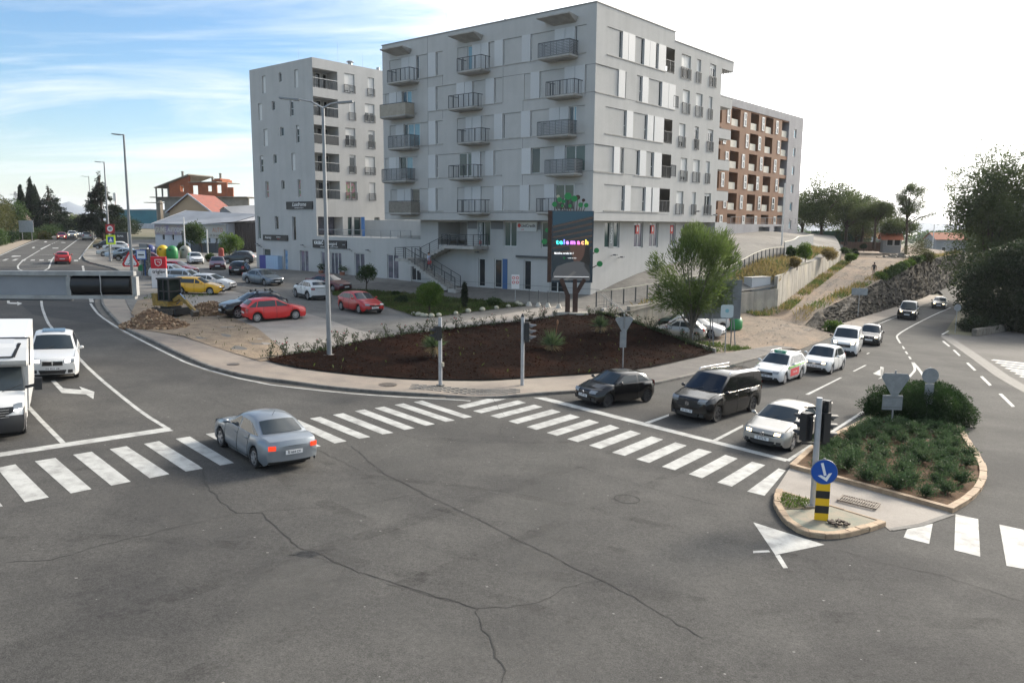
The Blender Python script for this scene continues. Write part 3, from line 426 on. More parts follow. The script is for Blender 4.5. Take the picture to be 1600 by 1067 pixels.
sheet('footpath',[(-7.1,46.7),(-4.22,52.),(-1.8,55.3),(1.92,59.9),(3.5,60.6),(5.6,58.6),(3.9,57.),(.82,54.3),(-1.82,52.2),(-4.03,49.8)],hU,.02,concm,1.5)
BED=[p for p in inn if -12.6<=p[0]<=13.2]; BED=BED+[(6.9,57.2),(4.4,57.0),(3.25,56.1),(.82,53.8),(-1.81,51.8),(-4.24,49.3),(-7.25,46.5),(-9.14,43.9),(-10.68,41.5),(-12.3,40.0)]
def hBed(x,y): return hU(x,y)+.045+.05*abs(math.sin(x*1.3)*math.sin(y*1.1))
sheet('planting_bed',BED,hBed,.0,mulchm,.45,jit=.02)
# car park level and dirt track on the right
RW=offset([(27.6,66.4),(30.74,70.66),(35.03,76.74),(43.76,89.41),(53.97,104.25),(67.72,124.63),(95,163)],2.15)
RT=offset([(27.6,66.4),(30.74,70.66),(35.03,76.74),(43.76,89.41),(53.97,104.25),(67.72,124.63),(95,163)],3.0)
low=[(13.1,50.8),(14.2,51.5),(18.9,56.4),(20.3,55.6),(25.2,63),(27.0,65.9)]+RT+[(110,230),(40,240),(60,150),(48,117),(36.2,95.5),(24.2,72.8),(20.6,70.3),(14.8,64.6),(8.9,58.6),(6.9,57.2)]
sheet('dirt_track',low,hL,0,dirtm,2.,jit=.03)
trk=M('wheel_track',(.30,.265,.225),.93,alt=(.22,.195,.165),scale=1.2,grain=.3,gscale=14,alpha=(.7,.40,.70,.5)); b=MB()
for o_ in (-1.5,.2,1.9): ribbon(b,resample(offset(smooth_line([(18.5,56.5),(24,64),(31,77),(42,97),(54,118)],2),o_),1.2),.55,hL,.012+.002*o_)
tag(b.build('wheel_track',trk,fix=False),kind='structure')
rr=random.Random(51); b=MB(); sm=[M('path_stone_pale',(.40,.35,.29),.9),M('path_stone_grey',(.20,.185,.165),.9)]
for k in range(620):
    t=rr.random()**1.6; a=rr.gauss(0,.33); c=Vector((16,56)).lerp(Vector((48,110)),t); n_=Vector((-.86,.51)); w_=6-2*t; x,y=c.x+n_.x*a*w_,c.y+n_.y*a*w_; s=rr.uniform(.025,.065)*(1+t); z=hL(x,y)+.01; b.mi=k%2
    b.add([(x-s,y-s*.6,z),(x+s,y-s*.7,z),(x+s*.8,y+s*.6,z),(x-s*.7,y+s*.7,z),(x,y,z+s*.55)],[(0,1,4),(1,2,4),(2,3,4),(3,0,4)])
b.mi=0; tag(b.build('gravel',sm),kind='stuff')
def rock(name,base,top,zb,zt,mat,n,m,amp,seed,lab=None):
    rr=random.Random(seed); ba=resample_len(base,.5)[:]; k=len(ba); tp=resample_len(top,.5); vs=[];fs=[]
    for i in range(k):
        t=i/(k-1); a=Vector(ba[i]); c=Vector(tp[min(len(tp)-1,round(t*(len(tp)-1)))])
        z0=zb(a.x,a.y); z1=zt(c.x,c.y)
        for j in range(m+1):
            u=j/m; p=a.lerp(c,u**1.3); d=amp*min(1,(z1-z0)/1.5)*(1 if 0<j<m else .3)
            vs.append((p.x+rr.gauss(0,d),p.y+rr.gauss(0,d),z0+(z1-z0)*u+rr.gauss(0,d*.5)))
    fs=[(i*(m+1)+j,(i+1)*(m+1)+j,(i+1)*(m+1)+j+1,i*(m+1)+j+1) for i in range(k-1) for j in range(m)]
    b=MB(); b.add(vs,fs); return b.build(name,mat)
rockm=M('rock_face',(.125,.112,.095),.95,alt=(.055,.05,.042),scale=3.2,detail=10,rng=(.36,.62),grain=.5,gscale=11,bump=.10,bscale=9,stretch=(1,1,.45),alt2=(.19,.165,.13),scale2=.4,rng2=(.52,.64),spec=.1)
o=rock('rock_cutting',RW,RT,lambda x,y:hR(x)+.1,lambda x,y:hL(x,y)+.02,rockm,0,16,.13,5); tag(o,'rough grey rock face along the pavement of the right street','rock wall')
# traffic island
tagk=lambda n:tag(empty(n),kind='structure')
ik=tagk('island_kerb'); 
isl=ISL; hI=lambda x,y:hR(x)+.14
kerbrow(ik,smooth_line(isl[:8],1),-.17,lambda x,y:hR(x)-.03,lambda x,y:hR(x)+.15,tan,.85,seed=4)
kerbrow(ik,smooth_line(isl[8:],1),-.19,lambda x,y:hR(x)-.03,lambda x,y:hR(x)+.15,tan,.6,seed=5,jit=.012)
kerbrow(ik,[isl[-1],isl[0]],-.17,lambda x,y:hR(x)-.03,lambda x,y:hR(x)+.15,tan,.95,seed=6)
kerbrow(ik,smooth_line(ISLNOSE,1),.2,lambda x,y:hR(x)-.03,lambda x,y:hR(x)+.15,tan,.42,seed=7,jit=.014)
kerbrow(ik,[(8.10,23.3),(10.2,21.1)],.09,lambda x,y:hR(x)-.03,lambda x,y:hR(x)+.12,tan,.9,seed=8)
sheet('island_soil',isl,hRd,.09,soilm,.5,jit=.04)
sheet('island_pad',[isl[0],(12.85,22.5),(12.9,22.25),(11.45,21.2),(10.3,20.65),(10.3,21.0),(8.12,23.3),(8.1,23.5)],hRd,.014,concm,1.)
b=MB(); ribbon(b,[(12.9,22.3),(11.45,21.24),(10.35,20.72)],.16,hRd,.018); tag(b.build('drain_channel',kerbm,fix=False),kind='structure')
greenc=M('worn_green_concrete',(.20,.215,.165),.9,alt=(.31,.26,.19),scale=1.6,detail=9,rng=(.38,.6),grain=.25)
sheet('island_nose',ISLNOSE[1:]+[(10.15,21.1),(8.2,23.2)],hRd,.105,greenc,.6)
sheet('weedy_soil',[(7.75,21.6),(7.7,22.3),(8.18,23.15),(9.05,22.35),(8.55,21.75)],hRd,.118,M('weedy_soil',(.09,.085,.035),.95,alt=(.16,.12,.07),scale=6,rng=(.4,.6),grain=.4),.3,jit=.02)
g=tag(empty('drain_grate'),'rusty metal drain grate in the concrete pad of the island','drain grate')
b=MB(); X0=Vector((10.35,22.75)); ex=Vector((.80,-.60)); ey=Vector((.60,.80)); 
def gp(u,v,z): q=X0+ex*u+ey*v; return (q.x,q.y,hR(q.x)+z)
gm=M('grate_metal',(.17,.15,.13),.6,.6,alt=(.10,.075,.055),scale=8)
for k in range(15): 
    u=-.5+k*.07; b.bar(gp(u,-.28,.07),gp(u,.28,.07),.028,.03)
b.build('grate_bar',gm,g); b=MB()
for v in (-.3,.3,0): b.bar(gp(-.53,v,.072),gp(.53,v,.072),.035,.034)
for u in (-.53,.53): b.bar(gp(u,-.3,.072),gp(u,.3,.072),.035,.034)
b.build('grate_frame',gm,g)
# ---------------------------------------------------------------- buildings
plas=M('grey_plaster',(.48,.475,.46),.92,alt=(.445,.44,.425),scale=.5,detail=8,rng=(.38,.66),grain=.05,gscale=20,streak=.07,spec=.2)
plas2=M('panel_plaster',(.465,.46,.445),.92,alt=(.435,.43,.415),scale=.9,rng=(.4,.65),streak=.05,rand=.05,spec=.2)
shutm=M('white_shutter',(.56,.565,.565),.6,rand=.10,grain=.05,gscale=9)
shutp=M('roller_shutter',(.66,.65,.62),.6,rand=.06)
glass=M('window_glass',(.035,.042,.048),.06,spec=.6,rand=.5)
glassg=M('green_glass',(.055,.095,.088),.08,spec=.6,rand=.4)
glassb=M('blue_glass',(.22,.38,.45),.12,spec=.6,rand=.3)
glassw=M('shop_glass',(.11,.12,.14),.1,spec=.6,alt=(.22,.20,.25),scale=1.1,rng=(.42,.6),rand=.3)
framem=M('white_frame',(.62,.62,.60),.5)
darkm=M('dark_metal',(.075,.08,.085),.55,.3)
steel=M('galvanised_steel',(.36,.37,.38),.45,.6,alt=(.28,.29,.30),scale=3.,rng=(.4,.6))
greyp=M('grey_metal',(.20,.205,.21),.5,.4)
blackp=M('black_board',(.018,.018,.02),.45)
whitet=M('white_letter',(.80,.80,.78),.5)
slabm=M('concrete_balcony',(.40,.385,.36),.88,alt=(.30,.29,.27),scale=1.5,rng=(.42,.66))
inner=M('loggia_wall',(.33,.325,.31),.9)
woodm=M('brown_board',(.23,.15,.09),.7,alt=(.15,.10,.06),scale=2.)
def facade(mb,O,e,nr,Lg,z0,z1,holes):
    """a wall face with recesses: holes (a0,a1,b0,b1,depth) along e and up"""
    A=sorted({0,Lg,*[min(max(h[k],0),Lg) for h in holes for k in (0,1)]}); Z=sorted({z0,z1,*[min(max(h[k],z0),z1) for h in holes for k in (2,3)]})
    A=[a for i,a in enumerate(A) if i==0 or a-A[i-1]>1e-4]; Z=[a for i,a in enumerate(Z) if i==0 or a-Z[i-1]>1e-4]
    na,nz=len(A)-1,len(Z)-1; dp=np.zeros((na,nz))
    for h in holes:
        for i in range(na):
            if h[0]-1e-6<=(A[i]+A[i+1])/2<=h[1]+1e-6:
                for j in range(nz):
                    if h[2]<=(Z[j]+Z[j+1])/2<=h[3]: dp[i,j]=h[4]
    O=Vector(O);e=Vector(e);nr=Vector(nr)
    P=lambda a,z,d: O+e*a-nr*d+Vector((0,0,z))
    # merge runs of equal depth along z to keep the face count low
    for i in range(na):
        j=0
        while j<nz:
            k=j
            while k+1<nz and dp[i,k+1]==dp[i,j]: k+=1
            d=dp[i,j]; mb.poly([P(A[i],Z[j],d),P(A[i+1],Z[j],d),P(A[i+1],Z[k+1],d),P(A[i],Z[k+1],d)]); j=k+1
        for j in range(nz-1):
            if dp[i,j]!=dp[i,j+1]: mb.poly([P(A[i],Z[j+1],dp[i,j]),P(A[i+1],Z[j+1],dp[i,j]),P(A[i+1],Z[j+1],dp[i,j+1]),P(A[i],Z[j+1],dp[i,j+1])])
    for j in range(nz):
        for i in range(na-1):
            if dp[i,j]!=dp[i+1,j]: mb.poly([P(A[i+1],Z[j],dp[i,j]),P(A[i+1],Z[j+1],dp[i,j]),P(A[i+1],Z[j+1],dp[i+1,j]),P(A[i+1],Z[j],dp[i+1,j])])
class Face:
    """a facade's own axes: along, up, outward, for placing panels, windows, signs"""
    def __init__(s,root,O,e,n): s.r=root;s.O=Vector(O);s.e=Vector(e);s.n=Vector(n)
    def P(s,a,z,d): return s.O+s.e*a+Vector((0,0,z))+s.n*d
    def box(s,name,a0,a1,z0,z1,d0,d1,mat,parent=None):
        b=MB(); s.addbox(b,a0,a1,z0,z1,d0,d1); return b.build(name,mat,parent or s.r)
    def addbox(s,b,a0,a1,z0,z1,d0,d1):
        v=[s.P(a,z,d) for a in(a0,a1) for z in(z0,z1) for d in(d0,d1)]
        return b.add(v,[(0,1,3,2),(4,6,7,5),(0,4,5,1),(2,3,7,6),(0,2,6,4),(1,5,7,3)])
    def window(s,a0,a1,z0,z1,d,pane=None,fr=.07,mull=0,trans=None,name='window',shut=0.,th=.05,fmat=None):
        b=MB(); s.addbox(b,a0,a0+fr,z0,z1,d,d+th);s.addbox(b,a1-fr,a1,z0,z1,d,d+th);s.addbox(b,a0+fr,a1-fr,z0,z0+fr,d,d+th);s.addbox(b,a0+fr,a1-fr,z1-fr,z1,d,d+th)
        for k in range(mull):
            m=a0+(a1-a0)*(k+1)/(mull+1); s.addbox(b,m-fr*.6,m+fr*.6,z0+fr,z1-fr,d,d+th-.005)
        if trans: s.addbox(b,a0+fr,a1-fr,trans-fr*.6,trans+fr*.6,d,d+th-.008)
        w=b.build(name,fmat or framem,s.r); b=MB(); b.poly([s.P(a0+.02,z0+.02,d+.015),s.P(a1-.02,z0+.02,d+.015),s.P(a1-.02,z1-.02,d+.015),s.P(a0+.02,z1-.02,d+.015)]); b.build('pane',pane or glass,w)
        if shut>0: s.box('roller_shutter',a0+fr,a1-fr,z1-fr-(z1-z0-2*fr)*shut,z1-fr,d+.018,d+.035,shutp,w)
        return w
    def rail(s,a0,a1,z0,h,d,name='railing',posts=.35,mat=None,parent=None,ret=0.,bal=0.12,top=None):
        b=MB(); n=max(1,round((a1-a0)/posts))
        for k in range(n+1): b.bar(s.P(a0+(a1-a0)*k/n,z0,d),s.P(a0+(a1-a0)*k/n,z0+h,d),.045,.045,up=s.n)
        m=max(1,round((a1-a0)/bal))
        for k in range(m+1): b.bar(s.P(a0+(a1-a0)*k/m,z0+.06,d),s.P(a0+(a1-a0)*k/m,z0+h-.03,d),.016,.016,up=s.n)
        b.bar(s.P(a0,z0+h,d),s.P(a1,z0+h,d),.06,.05); b.bar(s.P(a0,z0+.06,d),s.P(a1,z0+.06,d),.03,.03)
        if ret:
            for a in (a0,a1):
                b.bar(s.P(a,z0+h,d),s.P(a,z0+h,d-ret),.05,.05); k=max(1,round(ret/bal))
                for i in range(k): b.bar(s.P(a,z0+.06,d-ret*i/k),s.P(a,z0+h,d-ret*i/k),.016,.016,up=s.e)
                b.bar(s.P(a,z0,d-ret*.5),s.P(a,z0+h,d-ret*.5),.04,.04,up=s.e)
        return b.build(name,mat or darkm,parent or s.r)
    def balcony(s,a0,a1,z,proj=1.2,style='bars'):
        b=MB(); pts=[(a0+.25,0),(a0,.35),(a0,proj),(a1,proj),(a1,.35),(a1-.0,0)]
        lo=[s.P(a+(.2 if a==a0 else -.2 if a==a1 else 0),z-.24,min(d,proj-.15)) for a,d in pts]; hi=[s.P(a,z,d) for a,d in pts]; md=[s.P(a,z-.13,d) for a,d in pts]; n=len(pts)
        b.add(lo+md+hi,[tuple(range(n)),tuple(range(3*n-1,2*n-1,-1))]+[(i,(i+1)%n,n+(i+1)%n,n+i) for i in range(n)]+[(n+i,n+(i+1)%n,2*n+(i+1)%n,2*n+i) for i in range(n)])
        o=b.build('balcony',slabm,s.r); s.rail(a0+.03,a1-.03,z-.05,1.12,proj-.03,parent=o,ret=proj-.05,posts=.62,bal=.155)
        if style!='bars':
            mat={'louver':greyp,'boards':M('beige_boards',(.36,.32,.26),.7,alt=(.29,.26,.21),scale=2.),'mesh':M('reed_screen',(.24,.22,.19),.85,alt=(.17,.155,.13),scale=6.)}[style]; b=MB()
            if style=='louver':
                for k in range(9): s.addbox(b,a0,a1,z+.02+k*.115,z+.09+k*.115,proj+.0,proj+.02)
                for k in range(9): s.addbox(b,a1+.0,a1+.015,z+.02+k*.115,z+.09+k*.115,.1,proj)
            else:
                m=16
                for k in range(m): s.addbox(b,a0+(a1-a0)*k/m+.005,a0+(a1-a0)*(k+1)/m-.005,z,z+1.02,proj,proj+.015)
                s.addbox(b,a1,a1+.015,z,z+1.02,.1,proj)
            b.build('privacy_screen',mat,o)
        return o
    def sign(s,a0,a1,z0,z1,d,mat,lines,name='sign_board',th=.08,parent=None):
        o=s.box(name,a0,a1,z0,z1,d,d+th,mat,parent); R=Matrix((s.e,Vector((0,0,1)),s.e.cross(Vector((0,0,1))))).transposed().to_euler()
        for body,ra,rz,size,tm,kw in lines:
            p=s.P(a0+(a1-a0)*ra,z0+(z1-z0)*rz,d+th+.003); text('lettering',body,size,tm,o,p,R,**kw)
        return o
AZ=math.radians(-40); CX,CY=6.24,63.4
def stw(s_,t,z=0): return (CX-.766*s_+.643*t,CY+.643*s_+.766*t,z)
def strips(F,spec,side):
    for fl,l in spec:
        z1=8.17+3*fl; z0=z1-2.05; al=[(min(-a,-b),max(-a,-b)) if side=='L' else (a,b) for _,a,b in l]
        for (ty,_,_),(a0,a1) in zip(l,al):
            if ty=='P': F.box('wall_panel',a0,a1,z0+.02,z1-.02,-.12,-.055,plas2)
            elif ty=='W': F.box('shutter',a0,a1,z0-.02,z1+.02,-.09,.035,shutm)
            elif ty=='D': F.window(a0,a1,z0+.01,z1-.01,-.14,glass,fr=.04,trans=z0+.85 if (fl+round(a0))%2 else None)
            elif ty=='B': F.window(a0,a1,z0+.01,z1-.01,-.13,glassb,fr=.05)
            elif ty=='G': F.window(a0,a1,z0+.01,z1-.01,-.13,glassg,fr=.06,mull=1 if a1-a0>1.2 else 0)
        a=min(x[0] for x in al);c=max(x[1] for x in al)
        F.box('window_sill',a-.02,c+.02,z0-.08,z0-.02,-.1,.05,slabm)
def strip_holes(spec,side,depth=.17):
    H=[]
    for fl,l in spec:
        z1=8.17+3*fl; z0=z1-2.05; al=[(min(-a,-b),max(-a,-b)) if side=='L' else (a,b) for _,a,b in l]
        H.append((min(x[0] for x in al),max(x[1] for x in al),z0,z1,depth))
        for (ty,_,_),(a0,a1) in zip(l,al):
            if ty=='L': H.append((a0,a1+.02,z0,z1,1.6))
    return H
# --- main apartment block
mb_=empty('apartment_building',(CX,CY,0),AZ,'large pale grey apartment block with white sliding shutters and metal balconies','building')
FL=Face(mb_,(-24.6,0,0),(1,0,0),(0,-1,0)); 
class Sh(Face): pass
LFs=[(f,[(t,a-24.6,b_-24.6) for t,a,b_ in l]) for f,l in LF]
FR=Face(mb_,(0,0,0),(0,1,0),(1,0,0))
b=MB()
facade(b,(-24.6,0,0),(1,0,0),(0,-1,0),24.6,8.28,24.65,strip_holes(LFs,'L'))
low_holes=[]
LWN=[(5,13.47,15.19,.5),(5,16.37,17.16,1.),(5,19.04,20.25,.15),(4,13.93,15.22,1.),(4,16.47,17.74,1.),(4,19.04,19.76,1.),(3,13.47,14.64,.8),(3,16.49,17.23,.1),(3,19.08,20.24,.12),(2,14.0,15.22,.85),(2,16.42,17.7,1.),(2,19.,19.8,1.),(1,13.41,14.72,1.),(1,16.42,17.19,1.),(1,18.98,20.34,.1)]
for f,a0,a1,_ in LWN: z1=8.05+3*f; low_holes.append((a0,a1,z1-2.05,z1,.2))
gfr=[(3.16,5.46,6.05,8.2,.2),(7.78,9.31,6.0,8.2,.2),(10.37,11.96,6.0,8.2,.2),(14.1,15.21,6.0,8.1,.2),(16.58,17.81,6.0,8.1,.2),(19.26,20.,6.0,8.1,.2)]
HR=strip_holes(RF,'R')
for f,z in ((4,20.17),(2,14.17)): HR.append((12.55,13.1,z-2.05,z,1.2))
facade(b,(0,0,0),(0,1,0),(1,0,0),12.2,8.28,24.65,[h for h in HR if h[0]<12.19])
facade(b,(0,12.2,0),(0,1,0),(1,0,0),9.3,8.28,23.9,[(h[0]-12.2,h[1]-12.2,*h[2:]) for h in low_holes if h[0]<21.4])
# corner loggias at the far end
for f in range(0,6):
    zb=8.28+3*f
    if f<5: b.bx(-6,0,21.5,24.1,zb-.85 if f else 8.28,zb+.05) if f else b.bx(-6,0,21.5,24.1,7.2,8.3)
b.bx(-6,0,21.5,24.1,22.95,23.9); b.bx(-6,-2.2,21.5,24.0,2.,23.0)
for f in range(1,5): pass
# roofs, backs
b.poly([(-24.6,0,24.65),(0,0,24.65),(0,12.2,24.65),(-24.6,12.2,24.65)]); b.poly([(-24.6,12.2,8.28),(-24.6,12.2,24.65),(0,12.2,24.65),(0,12.2,23.9),(-3,12.2,23.9),(-3,12.2,8.28)])
b.poly([(-24.6,0,8.28),(-24.6,12.2,8.28),(-24.6,12.2,24.65),(-24.6,0,24.65)]); b.poly([(-24.6,0,8.28),(0,0,8.28),(0,24.1,8.28),(-24.6,24.1,8.28)])
b.bx(-15,-.0,12.21,21.5,23.86,23.898); b.poly([(-15,12.2,2),(-15,24,2),(-15,24,23.9),(-15,12.2,23.9)]); b.poly([(-15,24,2),(-2.2,24,2),(-2.2,24,23.9),(-15,24,23.9)])
# recessed ground storey
gl=[(-13.4,-11.86,6.0,8.2,.15),(-10.28,-8.78,6.0,8.2,.15),(-6.09,-5.28,6.0,8.2,.15),(-13.32,-12.48,2.27,4.88,.15),(-11.39,-10.48,2.2,4.88,.15),(-7.97,-7.13,2.28,4.9,.15),(-5.1,-3.56,2.2,4.9,.15),(-18.5,-14.7,6.0,8.1,3.)]
facade(b,(-20.9,1.3,0),(1,0,0),(0,-1,0),20.0,1.2,8.28,[(h[0]+20.9,h[1]+20.9,*h[2:]) for h in gl])
facade(b,(-.9,1.3,0),(0,1,0),(1,0,0),22.7,1.2,8.28,[(h[0]-1.3,h[1]-1.3,*h[2:]) for h in gfr])
b.build('wall',plas,mb_)
b=MB()
for z in (24.65,): b.bx(-24.66,.06,-.06,.16,z-.0,z+.07); b.bx(-.16,.06,.161,12.26,z,z+.07)
b.bx(-.16,.06,12.262,24.14,23.9,23.97)
b.build('roof_edge',M('roof_flashing',(.25,.25,.25),.5,.3),mb_)
strips(FL,[(f,[(t,-(24.6-a),-(24.6-c)) for t,a,c in l]) for f,l in LF],'L')
strips(FR,[(f,[q for q in l if q[0]!='L']) for f,l in RF],'R')
# loggia railings on the right side
for f,a0,a1 in ((5,10.64,12.18),(3,10.7,12.18),(2,10.53,12.18),(1,10.33,12.18)):
    z0=6.12+3*f; FR.rail(a0,a1,z0,1.0,.0,posts=.7,bal=.14); FR.window(a0+.1,a1-.35,z0+.02,z0+1.95,-1.58,glassb if f==5 else glass,mull=1,name='balcony_door')
for f in (4,2): FR.rail(12.25,13.1,5.4+3*f+.9,1.0,.02,posts=.8)
for f,a0,a1,sh in LWN:
    z1=8.05+3*f; FR.window(a0+.03,a1-.03,z1-2.02,z1-.02,-.17,glass,shut=sh,mull=1 if a1-a0>1. and sh<1 else 0); FR.rail(a0-.06,a1+.06,z1-2.1,.95,.05,name='window_railing',posts=(a1-a0)/2+.07,bal=.14)
for f in range(0,5):
    zb=8.33+3*f+2.15; FR.rail(21.55,24.08,zb-.05 if f==4 else zb-.05,.95,-.04,name='loggia_railing',posts=.5,bal=.2); 
    FR.window(22.0,23.7,zb-.9+.9,zb+1.5-.0,-2.19,glass,mull=1,name='balcony_door')
for (a0,a1,z0,z1,_),p in zip(gl[:7],(glassg,glassg,glassg,glass,glass,glass,glass)):
    Fg=Face(mb_,(0,1.3,0),(1,0,0),(0,-1,0)); Fg.window(a0+.02,a1-.02,max(z0,2.3),z1-.02,-.13,p,fr=.07,mull=1 if a1-a0>1.4 else 0,name='shop_window' if z0>5 else 'shop_door')
Fg2=Face(mb_,(-.9,0,0),(0,1,0),(1,0,0))
for a0,a1,z0,z1,_ in gfr: Fg2.window(a0+.02,a1-.02,z0+.02,z1-.02,-.17,glassg if a0<7 else glassw,mull=1,name='shop_window')
Fg.box('door_surround',-10.38,-9.83,2.25,4.91,-.02,.03,M('blue_panel',(.035,.10,.24),.5))
grb=M('grey_band',(.17,.17,.17),.8)
for a0,a1 in ((-14.65,-13.5),(-11.8,-10.35),(-6.5,-6.15)): Fg.box('grey_band',a0,a1,7.5,8.2,-.02,.012,grb)
red=M('sign_red',(.55,.05,.04),.5); teal=M('teal_board',(.10,.17,.17),.5)
signw=M('sign_white',(.62,.62,.60),.5)
Fg.sign(-8.69,-6.52,7.36,8.15,.0,signw,[('UniCredit',.58,.58,.40,M('sign_dark',(.05,.05,.055),.5),dict(bold=.006)),('BANK',.3,.18,.12,red,{})],th=.12)
b=MB(); b.disc(Fg.P(-8.42,7.84,.125),.17,14,'y',.02); b.build('sign_emblem',red,mb_)
o=Fg.box('vertical_sign',-13.33,-12.75,6.05,8.1,.0,.03,M('banner_grey',(.20,.22,.22),.6)); text('lettering','UniCredit',.40,whitet,o,Fg.P(-13.04,7.2,.035),(math.pi/2,-math.pi/2,0),ext=.003)
b=MB(); b.box(Fg.P(-13.04,6.3,.04),(.22,.02,.3)); b.build('sign_emblem',red,mb_)
o=Fg2.box('vertical_sign',3.95,4.65,6.1,8.15,-.1,-.07,M('banner_grey',(.20,.22,.22),.6)); text('lettering','UniCredit',.42,whitet,o,Fg2.P(4.3,7.3,-.065),(math.pi/2,-math.pi/2,math.pi/2),ext=.003)
for a in (8.2,10.8,14.3): 
    o=Fg2.box('red_notice',a-.05,a+.5,7.2,7.95,-.1,-.06,red); Fg2.box('notice_mark',a+.13,a+.32,7.4,7.8,-.06,-.05,whitet,o)
Fg.box('dark_beam',-8.74,-1.5,5.1,5.28,.02,.2,darkm)
b=MB()
for a,z in ((-13.2,5.35),(-12.3,5.6)): b.tube(Fg.P(a,z,.0),Fg.P(a+.1,z+.1,.35),.03); b.box(Fg.P(a+.1,z+.08,.45),(.3,.28,.12))
b.build('flood_light',greyp,mb_)
b=MB()
for a,z in ((4.2,5.4),(5.3,5.2),(17.,9.2),(20.5,8.9)):
    d=0 if z<6 else .9; b.tube(Fg2.P(a,z,d),Fg2.P(a,z+.1,d+.35),.03); b.box(Fg2.P(a,z+.08,d+.45),(.28,.3,.12))
b.build('flood_light',greyp,mb_)
b=MB(); b.poly([(-20.9,1.27,2.6),(0,1.27,2.75),(0,1.27,2.78),(-20.9,1.27,2.63)]); b.build('plinth_line',grb,mb_)
for a0,a1,z,stl in [(22.61,19.54,20.9,'bars'),(13.6,10.76,20.9,'bars'),(4.72,1.63,20.95,'louver'),(23.7,20.14,17.9,'boards'),(14.64,11.61,17.9,'bars'),(3.9,1.13,17.95,'bars'),(22.61,19.54,14.95,'louver'),(13.6,10.76,14.95,'bars'),(4.72,1.63,14.95,'louver'),(23.57,20.14,11.95,'louver'),(14.64,11.61,11.95,'bars'),(3.9,.95,11.95,'louver'),(22.61,19.54,8.95,'mesh'),(13.6,10.76,8.95,'bars'),(4.72,1.63,8.95,'bars')]:
    FL.balcony(24.6-a0,24.6-a1,z,style=stl)
for a0,a1 in ((23.5,20.5),(14.6,11.6),(4.9,1.7)):
    b=MB(); A0,A1=24.6-a0,24.6-a1
    b.add([FL.P(a,z,d) for a,z,d in ((A0,23.85,0),(A1,23.85,0),(A1,24.0,1.25),(A0,24.0,1.25),(A0+.9,23.45,0),(A1-.2,23.45,0),(A1,23.9,1.25),(A0,23.9,1.25))],[(0,1,2,3),(4,7,6,5),(3,2,6,7),(0,3,7,4),(1,5,6,2)])
    b.build('canopy',slabm,mb_)
b=MB()
for x0,x1,z in ((-.9,0,20.15),(-.9,0,18.08),(-7.2,0,14.15),(-7.2,-.9,12.1),(-.9,0,12.1),(-24.6,-23.6,20.15),(-9.4,-7.1,20.15),(-9.4,-7.1,14.15),(-24.6,0,8.9)): b.bx(x0,x1,-.006,-.0005,z,z+.035)
for x,z0,z1 in ((-18.4,20.2,24.6),(-18.4,8.9,21.1),(-9.35,18.1,20.9),(-7.15,8.9,18.1),(-16.5,20.2,21.1),(-16.5,17.3,18.1),(-3.0,8.3,9.1)): b.bx(x-.017,x+.017,-.006,-.0007,z0,z1)
for y0,y1,z in ((0,3.2,20.17),(0,6.,18.05),(0,6.,14.17),(0,6.,12.08),(0,12.1,8.9)): b.bx(.0005,.006,y0,y1,z,z+.035)
b.build('wall_joint',M('joint_dark',(.16,.16,.155),.9),mb_)  # dark strips drawn as the facade's groove and joint lines
# --- left apartment block
l0=stw(37.4,1.3); lb=empty('apartment_building',l0,AZ,'narrower grey apartment block with corner loggias behind the double street lamp','building')
b=MB(); W=12.05
LBL=[(0,46.91,46.23),(0,40.67,39.99),(1,47.9,47.15),(1,41.68,40.99),(2,47.0,46.18),(2,40.67,40.05),(3,47.95,47.26),(3,41.69,40.99),(4,47.02,46.33),(4,40.68,40.11)]
LBS=[(0,43.59,43.08),(1,45.16,44.5),(2,43.69,42.98),(3,45.2,44.53),(4,43.8,43.15)]
hl=[(W-(a-37.4),W-(c-37.4),24.45-2.95*k-1.9,24.45-2.95*k,.2) for k,a,c in LBL]+[(W-(a-37.4),W-(c-37.4),24.45-2.95*k-1.0,24.45-2.95*k,.2) for k,a,c in LBS]
hlow=[(W-(a-37.4),W-(c-37.4),z0,z1,.2) for a,c,z0,z1 in ((48.94,48.35,5.97,8.64),(45.32,44.62,7.13,8.64),(41.94,41.25,5.91,8.61),(47.95,46.45,2.3,4.84),(43.78,43.02,2.3,4.84),(40.68,39.08,2.3,4.84))]
hlg=[(W-1.75,W,24.35-2.95*k-2.0,24.35-2.95*k,1.9) for k in range(5)]
facade(b,(-W,0,0),(1,0,0),(0,-1,0),W,1.5,25.4,hl+hlow)
LBR=[(0,5.56,6.97,.95),(0,8.9,9.82,.95),(1,6.15,6.99,1.),(1,8.39,9.81,.5),(2,5.55,6.93,.4),(2,8.86,9.77,.2),(3,6.04,6.9,.1),(3,8.3,9.75,.95),(4,5.45,6.99,.0),(4,8.84,9.73,1.)]
hr=[(a-1.3,c-1.3,24.4-2.95*k-2.0,24.4-2.95*k,.2) for k,a,c,_ in LBR]
hr2=[(.0,3.3,24.35-2.95*k-2.0,24.35-2.95*k,1.8) for k in range(5)]
hr3=[(0.2,3.6,6.55,8.6,1.6),(4.3,4.9,6.55,8.6,.2),(5.2,6.2,6.55,8.6,.2),(8.2,9.0,6.55,8.6,.2)]
facade(b,(0,0,0),(0,1,0),(1,0,0),13,6.0,25.4,hr+hr2+hr3)
b.poly([(-W,0,25.4),(0,0,25.4),(0,13,25.4),(-W,13,25.4)]); b.poly([(-W,0,1.5),(-W,13,1.5),(-W,13,25.4),(-W,0,25.4)]); b.poly([(-W,13,1.5),(0,13,1.5),(0,13,25.4),(-W,13,25.4)])
b.build('wall',plas,lb)
